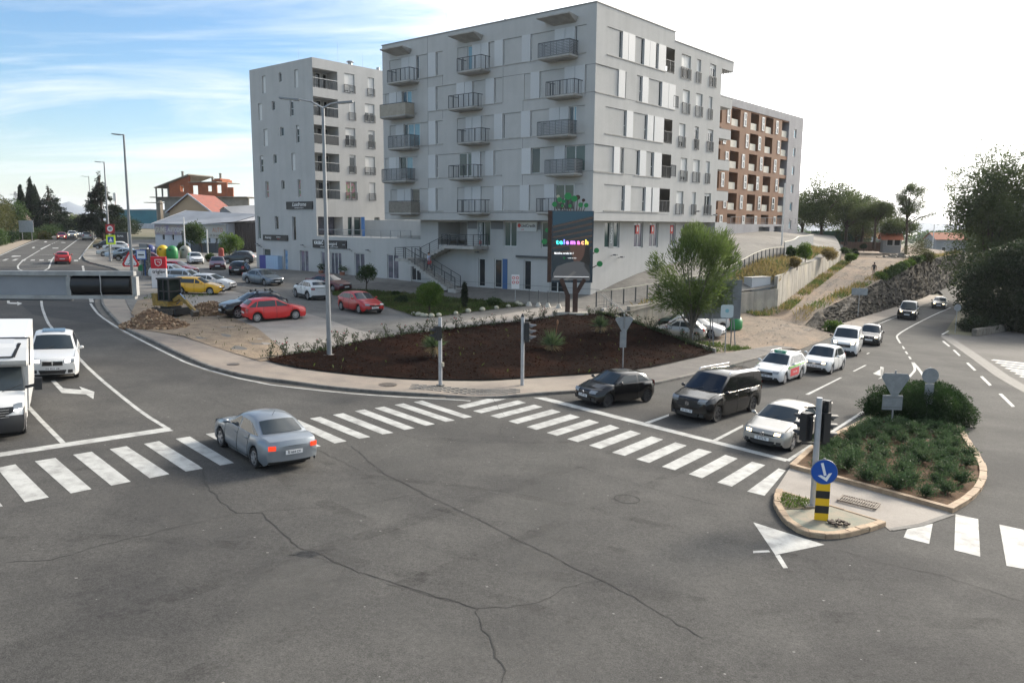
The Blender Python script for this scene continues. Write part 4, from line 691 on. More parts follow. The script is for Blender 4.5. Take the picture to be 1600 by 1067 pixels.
F1=Face(lb,(-W,0,0),(1,0,0),(0,-1,0)); F2=Face(lb,(0,0,0),(0,1,0),(1,0,0))
grn=M('green_print',(.10,.25,.09),.5,alt=(.45,.20,.25),scale=3,rng=(.4,.6))
for i,h in enumerate(hl): F1.window(h[0]+.02,h[1]-.02,h[2]+.02,h[3]-.02,-.17,grn if i in (8,9) else glass,fr=.05,shut=[1,1,1,.15,1,.2,.2,1,0,0][i] if i<10 else 0,trans=h[2]+.8 if i<10 else None)
for i,h in enumerate(hlow): F1.window(h[0]+.02,h[1]-.02,max(h[2],2.45),h[3]-.02,-.17,[glassg,glass,glass,glassg,M('poster_blue',(.10,.22,.40),.4,alt=(.35,.45,.55),scale=2.,rng=(.4,.6)),glassw][i],fr=.05,mull=1 if i==5 else 0)
for (k,a,c,sh),h in zip(LBR,hr):
    F2.window(h[0]+.02,h[1]-.02,h[2]+.02,h[3]-.02,-.17,grn if k==4 and a<7 else glass,shut=sh,mull=1 if c-a>1.2 else 0); F2.rail(h[0]-.05,h[1]+.05,h[2]-.1,.85,.05,name='window_railing',posts=.7,bal=.13)
for k in range(5):
    z=24.35-2.95*k-2.0; F2.rail(.03,3.3,z+.02,.95,-.05,name='loggia_railing',posts=.55,bal=.18); F2.window(1.6,2.3,z+.05,z+1.9,-1.77,glass,name='balcony_door'); F2.window(2.6,3.15,z+.05,z+1.9,-1.77,glass,name='balcony_door')
    if k==2: F2.box('privacy_screen',.02,3.3,z+.05,z+.9,-.03,-.005,M('dark_screen',(.04,.045,.05),.7))
    b=MB(); b.box((-.02,1.65,z+.99),(.07,3.3,.05)); b.build('handrail',signw,lb)
for h in hr3: F2.window(h[0]+.05,h[1]-.05,6.6,h[3]-.02,-h[4]+.03,glassg if h[4]<1 else glassw,mull=2 if h[4]>1 else 0,fmat=darkm)
F1.sign(W-5.44,W-.53,9.42,10.26,.02,blackp,[('Luxdrome',.5,.62,.62,whitet,dict(shear=.35,bold=.004)),('INTERIJERI I RASVJETA',.5,.16,.17,whitet,{})],th=.1)
F1.sign(W-10.36,W-5.39,5.85,6.5,.02,blackp,[('Araraty',.22,.5,.42,whitet,{}),('RESIDENCE',.64,.62,.17,whitet,{}),('apartments',.64,.3,.13,red,{})],th=.1)
b=MB(); Fq=F1
F1.box('parcel_locker',W-10.5,W-9.2,2.5,4.1,.02,.6,M('locker_blue',(.05,.06,.25),.5)); F1.box('parcel_locker',W-9.19,W-6.7,2.5,4.1,.02,.6,M('locker_pale',(.30,.42,.58),.5))
b=MB()
for i in range(6):
    for j in range(5): b.bx(-10.5+1.36+i*.4,-10.5+1.36+i*.4+.36,-.615,-.60,2.56+j*.3,2.56+j*.3+.27)
b.build('locker_doors',M('locker_pale2',(.36,.48,.62),.45),lb)
b=MB()
for a,z in ((W-11.2,5.2),(W-10.9,5.0),(W-2.2,5.25)): b.tube(F1.P(a,z,0),F1.P(a,z+.2,.4),.03); b.box(F1.P(a,z+.2,.45),(.3,.25,.12))
b.build('flood_light',greyp,lb)
b=MB(); b.bx(-6,-3.9,5,6.3,25.4,25.9); b.tube((-3.,7.5,25.4),(-3.,7.5,26.3),.25); b.tube((-3.,7.5,26.35),(-3,7.5,26.5),.5,.3); b.tube((-1.,10,25.4),(-1,10,25.9),.2)
for x,y in ((-8,4),(-2,5),(-5,11)): b.tube((x,y,25.4),(x,y,28.2),.012,n=4)
b.build('roof_vent',steel,lb)
b=MB()
for x in (-18,-9,-3): b.tube((x,2.,24.7),(x,2.,27.),.012,n=4)
b.tube((-10,1,24.7),(-10,1,25.1),.1); b.build('roof_mast',steel,mb_)
# --- shop podium between the two blocks
p0=stw(37.4,1.3); pod=empty('shop_podium',p0,AZ,'low grey shop wing with a terrace on top between the two apartment blocks','building')
b=MB(); FP=Face(pod,(0,0,0),(1,0,0),(0,-1,0))
ph=[(.61,1.49,2.3,4.81,.15),(2.3,4.19,2.3,4.8,.15),(6.4,8.02,2.3,4.83,.15),(11.56,13.25,2.3,4.85,.15),(15.06,16.54,2.3,4.3,.15)]
facade(b,(0,0,0),(1,0,0),(0,-1,0),16.5,1.2,6.47,ph[:4]+[(15.06,16.49,2.3,4.3,.15)])
b.poly([(0.01,0,6.46),(22.7,0,6.46),(22.7,13,6.46),(.01,13,6.46)])
# terrace back wall
facade(b,(.0,6.5,0),(1,0,0),(0,-1,0),22.7,6.46,8.28,[(11.2,12.4,6.6,8.1,.2),(13.7,17.2,6.7,8.1,1.),(18.4,19.4,6.6,8.1,.2)])
b.build('wall',plas,pod)
for h,p in zip(ph,(glassw,glassw,glassw,glassw,glass)): FP.window(h[0]+.02,min(h[1],16.49)-.02,2.4,h[3]-.02,-.13,p,mull=2 if h[1]-h[0]>1.8 else 1 if h[1]-h[0]>1 else 0,name='shop_window',fr=.06)
FP.rail(.1,15.0,6.47,.75,-.1,name='terrace_railing',posts=1.5,bal=20.,mat=steel)
FP.box('blue_banner',4.0,4.55,6.5,8.6,-3.,-2.95,M('poster_deep',(.05,.14,.32),.5))
b=MB(); b.bx(12.,17.,1.,1.3,6.48,6.75); b.bx(14.2,15.2,3,3.6,6.48,7.2); b.build('terrace_planter',slabm,pod)
FP.sign(-.67,5.21,5.22,6.08,.02,blackp,[('KREBIĆ',.19,.62,.50,whitet,dict(bold=.012)),('bangard',.60,.56,.48,whitet,dict(shear=.15)),('d.o.o.',.93,.5,.18,whitet,{}),('KERAMIKA  SANITARIJE  UREĐENJE INTERIJERA',.5,.15,.15,whitet,{})],th=.1)
b=MB()
for a in (1.8,9.,6.): b.tube(FP.P(a,5.0,0),FP.P(a,5.2,.4),.03); b.box(FP.P(a,5.2,.45),(.3,.25,.12))
b.build('flood_light',greyp,pod)
for a in (.3,4.0):
    o=tag(empty('potted_plant',stw(37.4-a-1.,.75,2.28),0),'small potted shrub beside the %s shop door of the grey shop wing'%('left' if a<1 else 'right side of the'),'potted plant'); b=MB(); b.tube((0,0,0),(0,0,.5),.22,.3,10); b.build('pot',M('terracotta',(.30,.13,.08),.8),o)
    rr=random.Random(int(a*10)); b=MB()
    for k in range(70):
        p=Vector((rr.gauss(0,.22),rr.gauss(0,.22),.6+rr.random()*.5)); q=p+Vector((rr.gauss(0,.1),rr.gauss(0,.1),rr.gauss(0,.1))); b.poly([p,q,q+Vector((.05,.05,.08)),p+Vector((.03,-.04,.09))])
    b.build('foliage',leafmat('leaf_mid',(.035,.06,.018),(.06,.10,.03)),o)
# --- staircase
sc_=empty('outdoor_staircase',(CX,CY,0),AZ,'outdoor concrete staircase with grey railings up to the terrace','staircase')
stm=M('stair_concrete',(.38,.365,.34),.88,alt=(.28,.27,.25),scale=2.,rng=(.42,.66))
zg=2.22; n=14
for k in range(n):
    x0=-14.1-5.4*(k)/n; z=zg+(4.7-zg)*(k+1)/n; b=MB(); b.bx(x0-5.4/n-.03,x0,-2.0,-.75,z-.32,z); b.build('step',stm,sc_)
for k in range(8):
    x0=-19.5+3.5*k/8; z=4.7+1.3*(k+1)/8; b=MB(); b.bx(x0,x0+3.5/8+.03,0.0,1.27,z-.3,z); b.build('step',stm,sc_)
b=MB(); b.bx(-20.9,-19.53,-2.0,1.27,4.42,4.7); b.build('landing',stm,sc_); b=MB(); b.bx(-16.0,-12.05,-.7,1.27,5.72,6.0); b.build('landing',stm,sc_)
b=MB(); b.bx(-14.0,-13.,-2.0,-.75,1.9,2.24); b.build('step',stm,sc_)
def srail(pts,posts,h=1.0,wires=4):
    b=MB()
    for p,q in zip(pts,pts[1:]):
        p=Vector(p);q=Vector(q); b.bar(p+Vector((0,0,h)),q+Vector((0,0,h)),.06,.05)
        for k in range(1,wires+1): b.bar(p+Vector((0,0,h*k/(wires+1))),q+Vector((0,0,h*k/(wires+1))),.02,.02)
        n=max(1,round((q-p).length/posts))
        for k in range(n+1): c=p.lerp(q,k/n); b.bar(c,c+Vector((0,0,h)),.055,.055,up=(0,1,0))
    return b.build('railing',darkm,sc_)
srail([(-13.1,-2.0,zg),(-19.5,-2.0,4.7),(-20.9,-2.0,4.7),(-20.9,1.2,4.7)],1.25); srail([(-13.6,-.76,zg+.1),(-19.5,-.76,4.65)],1.3); srail([(-19.5,.0,4.7),(-16.0,.0,6.0),(-16.0,-.7,6.),(-12.1,-.7,6.),(-12.1,1.2,6.)],1.1)
b=MB(); b.bx(-15.3,-14.6,2.5,3.0,6.,7.4); b.build('door_leaf',woodm,sc_)
# --- brown panelled block far right
br=empty('apartment_building',(48.3,136.7,0),AZ,'distant apartment block with a brown panelled facade full of recessed balconies','building')
b=MB(); bh=[]; brn=M('brown_panel',(.215,.105,.052),.8,alt=(.185,.09,.046),scale=.6,rng=(.4,.65)); brd=M('brown_dark',(.10,.05,.03),.85)
gw=M('violet_grey_plaster',(.36,.35,.36),.9,alt=(.31,.30,.31),scale=.4,rng=(.4,.65),streak=.1)
facade(b,(0,-40,0),(0,1,0),(1,0,0),40.,5.,25.7,[(0,33.95,8.21,24.59,1.7)]+[(30.,33.,6.,7.9,1.),(24,28.2,6.2,7.8,1.)]+[(36.1,37.2,22.2-2.95*k,23.6-2.95*k,.2) for k in range(6)])
b.poly([(0,-40,25.7),(0,0,25.7),(-14,0,25.7),(-14,-40,25.7)]); b.poly([(0,0,5.),(0,0,25.7),(-14,0,25.7),(-14,0,5.)]); b.poly([(0,-40,5.),(0,-40,25.7),(-14,-40,25.7),(-14,-40,5.)])
b.build('wall',gw,br)
b=MB(); hs=[]; cols=[q-19.2+40 for q in (-12.5,-6.5,0,5.46,11.86)]
for ci,c in enumerate(cols):
    for k in range(6): hs.append((c-1.45,c+1.45,22.0-2.95*k+(.9 if k==5 else 0),24.4-2.95*k,1.6))
facade(b,(-.08,-40,0),(0,1,0),(1,0,0),33.95,8.2,24.6,hs); b.build('brown_cladding',brn,br)
FB=Face(br,(0,-40,0),(0,1,0),(1,0,0))
balu=M('balcony_front',(.60,.56,.47),.6,alt=(.48,.45,.38),scale=2.)
for h in hs:
    FB.box('balcony_front',h[0]+.02,h[1]-.4,h[2]+.02,h[2]+1.0,-.35,-.28,balu if h[2]>10 else brd); FB.box('balcony_door',h[0]+.1,h[0]+1.4,h[2]+.05,h[3]-.2,-1.64,-1.6,glass)
for ci,c in enumerate(cols):
    for k in range(6): a=c-3.15+(.7 if (k+ci)%2 else -.3); FB.window(a-.45,a+.45,22.2-2.95*k+(.7 if k==5 else 0),24.2-2.95*k,-.08,glass,fr=.16,trans=23.2-2.95*k,th=.06)
for k in range(6): FB.window(36.12,37.18,22.22-2.95*k,23.58-2.95*k,-.17,glassb,fr=.14)
FB.rail(12,39,8.3,.9,.9,name='fence',posts=2.5,bal=40.,mat=greyp)
# ---------------------------------------------------------------- vehicles
tyrem=M('tyre',(.016,.016,.017),.85); alloy=M('alloy',(.42,.42,.43),.35,.7); steelw=M('black_wheel',(.035,.035,.037),.5,.2)
carglass=M('car_glass',(.030,.038,.042),.05,spec=.55); tintg=M('tinted_glass',(.010,.010,.012),.05,spec=.7)
trim=M('black_trim',(.02,.02,.021),.55); chrome=M('chrome',(.62,.62,.63),.18,.95); grill=M('grille',(.012,.012,.013),.4)
lampg=M('headlamp_glass',(.26,.275,.29),.12,.3,spec=.8); lampon=M('headlamp_lit',(.8,.75,.6),.15,emit=(1,.78,.42),estr=2.6); lampw=M('headlamp_lit_white',(.8,.8,.8),.15,emit=(1,.97,.92),estr=4.)
redl=M('tail_lamp',(.30,.012,.01),.2,spec=.7); redlit=M('tail_lamp_lit',(.6,.05,.02),.2,emit=(1,.05,.015),estr=.45)
platem=M('plate_white',(.66,.66,.66),.5); platet=M('plate_ink',(.05,.05,.06),.6); seamm=M('door_gap',(.012,.012,.012),.7); mirg=M('mirror_glass',(.5,.52,.55),.05,1.)
def paintm(name,c,rough=.3,metal=0.,coat=.4): return M('car_paint_'+name,c,rough,metal,coat=coat,coord='obj',grain=.04,gscale=3.)
WH={}
def wheel_mesh(r,style):
    k=(round(r,3),style)
    if k in WH: return WH[k]
    w=.20; prof=[(r*.66,-w*.42),(r*.72,-w*.5),(r*.93,-w*.5),(r,-w*.36),(r,w*.36),(r*.93,w*.5),(r*.72,w*.5),(r*.66,w*.42)]; n=24; b=MB(); vs=[];m=len(prof)
    for i in range(n):
        a=2*math.pi*i/n
        for rr_,y in prof: vs.append((rr_*math.cos(a),y,rr_*math.sin(a)))
    b.add(vs,[(i*m+j,((i+1)%n)*m+j,((i+1)%n)*m+j+1,i*m+j+1) for i in range(n) for j in range(m-1)])
    ty=b.mesh('tyre',tyrem,True,50); b=MB(); R=r*.68
    b.mi=1; b.disc((0,w*.18,0),R*.97,20,'y',.01); b.mi=0
    vs=[];
    for i in range(n):
        a=2*math.pi*i/n
        for q,y in ((R,w*.44),(R*.9,w*.46),(R*.86,w*.25)): vs.append((q*math.cos(a),y,q*math.sin(a)))
    b.add(vs,[(i*3+j,((i+1)%n)*3+j,((i+1)%n)*3+j+1,i*3+j+1) for i in range(n) for j in range(2)])
    ns={'alloy':5,'multi':10,'cover':8,'black':6}[style]
    for i in range(ns):
        a=2*math.pi*i/ns; d=Vector((math.cos(a),0,math.sin(a))); wd=R*(.34 if ns==5 else .2 if ns>8 else .30); b.bar(Vector((0,w*.40,0))+d*R*.1,Vector((0,w*.42,0))+d*R*.92,wd,.025,up=(0,1,0))
    b.disc((0,w*.42,0),R*.24,10,'y',.03)
    rm=b.mesh('rim',[steelw if style=='black' else alloy,steelw],True,35); WH[k]=(ty,rm); return WH[k]
def interp(x,pts):
    if x>=pts[0][0]: return pts[0][1]
    for (x0,y0),(x1,y1) in zip(pts,pts[1:]):
        if x>=x1: t=(x-x0)/(x1-x0) if x1!=x0 else 1; return y0+(y1-y0)*t
    return pts[-1][1]
DEF=dict(L=4.2,W=1.78,H=1.46,wb=2.6,fo=.86,hz=.74,xc=-1.10,zc=.98,xrf=-1.9,xrr=-3.55,xbb=-4.08,zbb=1.0,belt=.94,zr=.92,r=.31,gc=.19,doors=4,rim='alloy',roofw=.72,lit=0,tail=0,detail=1,deck=None,glass=None,rearglass=True,panel=False,plate=None,emblem='ring',rails=None,trimh=0,wind=True,roofmat=None,grh=(.53,.63),grw=.56,hl=(.60,.72,.52,.95),xB=None,xC=None,quarter=True,kidney=0,tl=(.72,.98,.62,.97))
TYPES=dict(hatch={},
 sedan=dict(L=4.7,W=1.82,H=1.46,wb=2.75,fo=.9,xc=-1.3,xrf=-2.1,xrr=-3.35,xbb=-4.0,deck=1.02,zbb=1.03,zr=.98,quarter=True),
 wagon=dict(L=4.55,H=1.47,wb=2.65,xc=-1.2,xrf=-1.95,xrr=-3.95,xbb=-4.42,zbb=1.0),
 suv=dict(L=4.4,W=1.84,H=1.66,wb=2.65,fo=.88,hz=.92,xc=-1.2,zc=1.13,belt=1.08,zr=1.06,xrf=-1.95,xrr=-3.7,xbb=-4.25,zbb=1.12,r=.35,gc=.24,trimh=.2,hl=(.78,.9,.55,.95),grh=(.66,.84),tl=(.86,1.1,.6,.97)),
 small=dict(L=3.8,W=1.66,H=1.43,wb=2.47,fo=.75,hz=.70,xc=-.95,zc=.95,xrf=-1.65,xrr=-3.15,xbb=-3.66,zbb=.98,r=.29),
 van=dict(L=4.45,W=1.85,H=1.84,wb=2.78,fo=.88,hz=.92,xc=-.95,zc=1.18,belt=1.12,zr=1.12,xrf=-1.75,xrr=-4.25,xbb=-4.41,zbb=1.15,r=.32,roofw=.80,panel=True,hl=(.82,1.0,.52,.95),grh=(.62,.80),tl=(.9,1.3,.85,.98)))
def car(name,label,cat,pos,head,paint,type='hatch',group=None,hfun=hR,nose=True,**kw):
    S=dict(DEF); S.update(TYPES[type]); S.update(kw); g=type_ns(S); L,W,H=g.L,g.W,g.H; w=W/2
    c,s=math.cos(head),math.sin(head); x0,y0=pos
    if nose: x0-=c*L/2; y0-=s*L/2
    h=lambda x,y: hfun(x,y)
    e=1.2; ax=Vector((2*e,0,h(x0+e,y0)-h(x0-e,y0))); ay=Vector((0,2*e,h(x0,y0+e)-h(x0,y0-e))); n=ax.cross(ay).normalized()
    f=Vector((c,s,0)); f=(f-n*f.dot(n)).normalized(); l=n.cross(f)
    root=empty(name,label=label,cat=cat,group=group,mat=Matrix(((f.x,l.x,n.x,x0),(f.y,l.y,n.y,y0),(f.z,l.z,n.z,h(x0,y0)),(0,0,0,1))))
    OX=L/2 # local x = OX + x(nose based)
    xf=-g.fo; xr=-g.fo-g.wb; ra=g.r+.065
    tz=[(0,g.hz-.1),(-.05,g.hz-.03),(-.16,g.hz+.02),(-.45,g.hz+.08),(g.xc,g.zc)]
    if g.deck: tz+=[(g.xrr,g.zc+.0),(g.xbb,g.deck),(-L+.12,g.deck-.02),(-L+.04,g.zr-.06),(-L,g.zr-.2)]
    else: tz+=[(g.xbb+.1,g.zbb),(-L+.06,g.zr),(-L+.015,g.zr-.06),(-L,g.zr-.2)]
    bz=[(0,.32),(-.04,.24),(-.15,g.gc),(-L+.2,g.gc+.02),(-L+.05,.28),(-L,.36)]
    taper=lambda x: 1-.15*max(0,1+x/.55)**2-.10*max(0,1-(x+L)/.45)**2
    curv=lambda x,u: -.20*u**2.2*max(0,1+x/.9)+.13*u**2.2*max(0,1-(x+L)/.7)
    st={0,-.05,-.16,-.45,-L,-L+.02,-L+.06,-L+.2}
    for q in (xf,xr):
        for k in range(-4,5): st.add(round(q+ra*math.sin(k/4*math.pi/2),4))
    for q in np.arange(-.3,-L,-.32): 
        if all(abs(q-z)>.1 for z in st): st.add(float(q))
    X=sorted(st,reverse=True)
    TT=(0,.13,.42,.72,1.)
    def low(x):
        z=interp(x,bz)
        for q in (xf,xr):
            if abs(x-q)<ra-1e-3: z=max(z,g.r+math.sqrt(max(0,ra*ra-(x-q)**2)))
            elif abs(x-q)<ra+1e-3: z=max(z,g.r*.9)
        return z
    def sect(x):
        zt=interp(x,tz); zb=low(x); cab=g.xc>x>g.xbb; sh=.035 if cab else .06; zs=zt-sh; k=taper(x); zb=min(zb,zs-.03)
        yy=(w-.05,w-.012,w,w-.02,w-.075); o=[(y*k,zb+(zs-zb)*t) for y,t in zip(yy,TT)]
        o+=[((w-.13)*k,zt-.012),((w-.45)*k,zt),(0,zt+.012)]
        return o
    def bodyy(x,z):
        o=sect(x)[:5]
        for (ya,za),(yb,zb) in zip(o,o[1:]):
            if za<=z<=zb: return ya+(yb-ya)*(z-za)/(zb-za+1e-9)
        return o[-1][0] if z>o[-1][1] else o[0][0]
    b=MB(); vs=[]; m=8
    for x in X:
        o=sect(x)
        ring=[(y,z) for y,z in o]+[(-y,z) for y,z in o[-2::-1]]
        for y,z in ring: vs.append((OX+x+curv(x,min(1,abs(y)/w)),y,z))
    M_=2*m-1; b.add(vs,[(i*M_+j,i*M_+j+1,(i+1)*M_+j+1,(i+1)*M_+j) for i in range(len(X)-1) for j in range(M_-1)])
    for x,sg in ((0,1),(-L,-1)):
        o=sect(x)[:5]; vs=[];U=(-1,-.75,-.4,0,.4,.75,1)
        for y,z in o:
            for u in U: vs.append((OX+x+curv(x,min(1,abs(u*y)/w)),u*y,z))
        b.add(vs,[(j*7+i,j*7+i+1,(j+1)*7+i+1,(j+1)*7+i) for j in range(4) for i in range(6)])
        zt=interp(x,tz); b.add([(OX+x+curv(x,min(1,abs(u*o[4][0])/w)),u*o[4][0],o[4][1]) for u in U]+[(OX+x+curv(x,abs(u)*.9),u*(w-.13)*taper(x),zt-.012*abs(u)) for u in U],[(i,i+1,8+i,7+i) for i in range(6)])
    body=b.build('body',paint,root,True,38)
    b=MB(); b.bx(OX-L+.25,OX-.25,-w+.22,w-.22,g.gc+.03,min(g.hz,.62)); b.build('underbody',seamm,root)
    # cabin
    zbt=g.belt-.03; hwb=w-.085; zrf=H-.05
    PR=[(g.xc+.04,g.zc-.05),(g.xrf,zrf),((g.xrf*.65+g.xrr*.35),H),((g.xrf*.3+g.xrr*.7),H-.012),(g.xrr,H-.075),(g.xbb,g.zbb-.03)]
    hw=lambda z: hwb+(w*g.roofw-hwb)*(z-zbt)/(H-.1-zbt)
    ZO={0:0,.3:-.004,.6:-.014,.85:-.04,1.:-.085}; XO=[-.17,-.10,0,0,.05,.09]
    def cp(i,u):
        x,z=PR[i]; a=abs(u); ks=sorted(ZO); zo=0
        for k0,k1 in zip(ks,ks[1:]):
            if k0<=a<=k1: zo=ZO[k0]+(ZO[k1]-ZO[k0])*(a-k0)/(k1-k0)
        e=1 if 0<i<5 else .0
        z2=z+zo*e; return Vector((OX+x+XO[i]*u*u,hw(z2)*u,z2))
    U=(-1,-.85,-.6,-.3,0,.3,.6,.85,1); b=MB(); vs=[cp(i,u) for i in range(6) for u in U]
    b.add(vs,[(i*9+j,i*9+j+1,(i+1)*9+j+1,(i+1)*9+j) for i in range(5) for j in range(8)])
    for sg in (-1,1):
        up=[cp(i,sg) for i in range(6)]; dn=[Vector((p.x,sg*hw(zbt),zbt)) for p in up]; dn[0]=Vector((up[0].x,sg*hw(zbt),zbt))
        b.add(up+dn,[(i,i+1,7+i,6+i) for i in range(5)])
    b.build('cabin',g.roofmat or paint,root,True,48)
    gl=g.glass or carglass
    def skin(i0,u0,u1,v0,v1,name,mat,off):
        b=MB(); nu,nv=6,4; vs=[]
        for j in range(nv+1):
            for i in range(nu+1):
                u=u0+(u1-u0)*i/nu; v=v0+(v1-v0)*j/nv; vs.append(cp(i0,u).lerp(cp(i0+1,u),v)+Vector(off))
        b.add(vs,[(j*(nu+1)+i,j*(nu+1)+i+1,(j+1)*(nu+1)+i+1,(j+1)*(nu+1)+i) for j in range(nv) for i in range(nu)]); return b.build(name,mat,root,True)
    skin(0,-.9,.9,.08,.95,'windscreen',gl,(.012,0,.010))
    if g.rearglass: skin(4,-.84,.84,.06,.62 if type in('hatch','small','suv','wagon') else .9,'rear_window',gl,(-.012,0,.012))
    zl=g.belt+.015; zu=H-.16
    xa=lambda z: PR[0][0]+XO[0]+(PR[1][0]+XO[1]-PR[0][0]-XO[0])*(z-PR[0][1])/(PR[1][1]-.085-PR[0][1]); xb=lambda z: PR[5][0]+XO[5]+(PR[4][0]+XO[4]-PR[5][0]-XO[5])*(z-PR[5][1])/(PR[4][1]-.085-PR[5][1])
    xB=g.xB or (g.xc*.38+xr*.62+.35 if g.doors==4 else xr+.62); xC=g.xC or (xr+.02 if g.doors==4 else None)
    wins=[[(xa(zl+.02)-.10,zl),(xa(zu)-.07,zu),(xB+.04,zu+.01),(xB+.04,zl)]]
    if not g.panel:
        if g.doors==4:
            xe=max(xC,xb(zu)+.30); wins.append([(xB-.03,zl),(xB-.03,zu+.01),(xe,zu),(max(xC,xb(zl)+.22),zl)])
            if g.quarter and xe-.06-xb(zl)>.32: wins.append([(max(xC,xb(zl)+.22)-.05,zl+.01),(xe-.05,zu-.01),(xb(zu)+.12,zu-.03),(xb(zl)+.16,zl+.04)])
        else: wins.append([(xB-.05,zl+.02),(xB-.05,zu),(xb(zu)+.20,zu-.02),(xb(zl)+.26,zl+.04)])
    for sg in (-1,1):
        for q in wins:
            b=MB(); b.poly([(OX+x,sg*(hw(z)+.006),z) for x,z in q]); b.build('side_window',gl if q is wins[0] else (g.glass or tintg if type=='suv' or g.glass else gl),root)
    # wheels
    ty,rm=wheel_mesh(g.r,g.rim)
    for q in (xf,xr):
        for sg in (-1,1):
            o=link('wheel',ty,root); o.location=(OX+q,sg*(w-.125),g.r); o.rotation_euler=(0,0,0 if sg>0 else math.pi); link('rim',rm,o)
    # front and rear furniture
    def xn(z,end):
        pts=[(z_,x_) for x_,z_ in ((0,g.hz-.1),(-.05,g.hz-.03),(-.16,g.hz+.02))] if end>0 else [(z_,x_) for x_,z_ in ((-L,g.zr-.2),(-L+.015,g.zr-.06),(-L+.06,g.zr))]
        if z<=pts[0][0]: return pts[0][1]
        for (za,xa_),(zb_,xb_) in zip(pts,pts[1:]):
            if z<=zb_: return xa_+(xb_-xa_)*(z-za)/(zb_-za)
        return pts[-1][1]+(-.4 if end>0 else .25)*(z-pts[-1][0])
    def patch(name,y0,y1,z0,z1,mat,end,off=.012,parent=None,nz=2,skew=0.,taperz=0.):
        b=MB(); ny=6; vs=[]
        for j in range(nz+1):
            for i in range(ny+1):
                t=j/nz; z=z0+(z1-z0)*t; y=y0+(y1-y0)*i/ny; y*=1-taperz*(1-t); x=xn(z,end); y*=taper(max(-L,min(0,x)))*.985; z_=z+skew*abs(y-(y0+y1)/2*0)/w
                vs.append((OX+x+curv(x,min(1,abs(y)/w))+off*end,y,z_))
        n1=ny+1; b.add(vs,[(j*n1+i,j*n1+i+1,(j+1)*n1+i+1,(j+1)*n1+i) for j in range(nz) for i in range(ny)])
        return b.build(name,mat,parent or root,True,fix=False)
    if g.detail:
        gw=g.grw*w
        if g.kidney:
            for sg in (-1,1): q0,q1=sorted((sg*.03,sg*gw)); o=patch('grille',q0-.02,q1+.02,g.grh[0]-.02,g.grh[1]+.02,chrome,1); patch('grille_slats',q0,q1,g.grh[0],g.grh[1],grill,1,.02,o)
        else: patch('grille',-gw,gw,g.grh[0],g.grh[1],grill,1,.014)
        lz=.10 if type=='suv' else 0; patch('lower_grille',-.62*w,.62*w,.235+lz,.40+lz,grill,1,.014,taperz=.12)
        patch('lower_grille',-.90*w,-.68*w,.26+lz,.40+lz,trim,1); patch('lower_grille',.68*w,.90*w,.26+lz,.40+lz,trim,1)
        z0,z1,u0,u1=g.hl
        for sg in (-1,1):
            lm={0:lampg,1:lampon,2:lampw}[g.lit]; y0_,y1_=sorted((sg*u0*w,sg*u1*w)); o=patch('headlight',y0_,y1_,z0,z1,lampg,1,.016,skew=.03)
            if g.lit: patch('lamp_unit',sg*(u0+.17)*w-.12,sg*(u0+.17)*w+.12,z0+.012,z1-.012,lm,1,.024,o,skew=.03)
            t0,t1,v0,v1=g.tl; y0_,y1_=sorted((sg*v0*w,sg*v1*w)); patch('tail_light',y0_,y1_,t0,t1,redlit if g.tail else redl,-1,.014)
        for end in (1,-1):
            zz=.46 if end>0 else (g.zr-.30 if type!='sedan' else .62)
            if type=='suv': zz+=.1
            b=MB(); xx=xn(zz,end); b.box((OX+xx+end*.022,0,zz),(.02,.53,.115)); o=b.build('licence_plate',platem,root)
            if g.plate: text('lettering',g.plate,.10,platet,o,(OX+xx+end*.034,0,zz),(math.pi/2,0,end*math.pi/2),ext=.001,bold=.002)
        # emblem
        ez=(g.grh[0]+g.grh[1])/2+.01; ex=OX+xn(ez,1)+.03; b=MB(); r_=.075
        if g.emblem in('ring','vw','star'):
            for k in range(14):
                a0,a1=k*math.pi/7,(k+1)*math.pi/7; b.bar((ex,r_*math.cos(a0),ez+r_*math.sin(a0)),(ex,r_*math.cos(a1),ez+r_*math.sin(a1)),.014,.014,up=(1,0,0))
            if g.emblem=='star':
                for a in (90,210,330): a=math.radians(a); b.bar((ex,0,ez),(ex,r_*math.cos(a),ez+r_*math.sin(a)),.016,.012,up=(1,0,0))
            if g.emblem=='vw':
                for p,q in (((-.03,.06),(0,.0)),((.03,.06),(0,.0)),((-.06,.03),(-.03,-.06)),((-.03,-.06),(0,-.005)),((0,-.005),(.03,-.06)),((.03,-.06),(.06,.03))): b.bar((ex,p[0],ez+p[1]),(ex,q[0],ez+q[1]),.012,.012,up=(1,0,0))
        elif g.emblem=='diamond':
            for p,q in (((0,.09),(.06,0)),((.06,0),(0,-.09)),((0,-.09),(-.06,0)),((-.06,0),(0,.09))): b.bar((ex,p[0],ez+p[1]),(ex,q[0],ez+q[1]),.022,.02,up=(1,0,0))
        elif g.emblem=='chevron':
            for d in (-.03,.03):
                for sg in (-1,1): b.bar((ex,0,ez+d+.03),(ex,sg*.09,ez+d-.03),.022,.02,up=(1,0,0))
        elif g.emblem=='bar': b.box((ex,0,ez),(.02,.3,.03))
        b.build('emblem',chrome,root)
        # seams, handles, sill, mirrors
        b=MB(); hb=MB()
        seams=[g.xc-.12 if type!='van' else g.xc-.25,xB]+([xr+.42] if g.doors==4 else [])
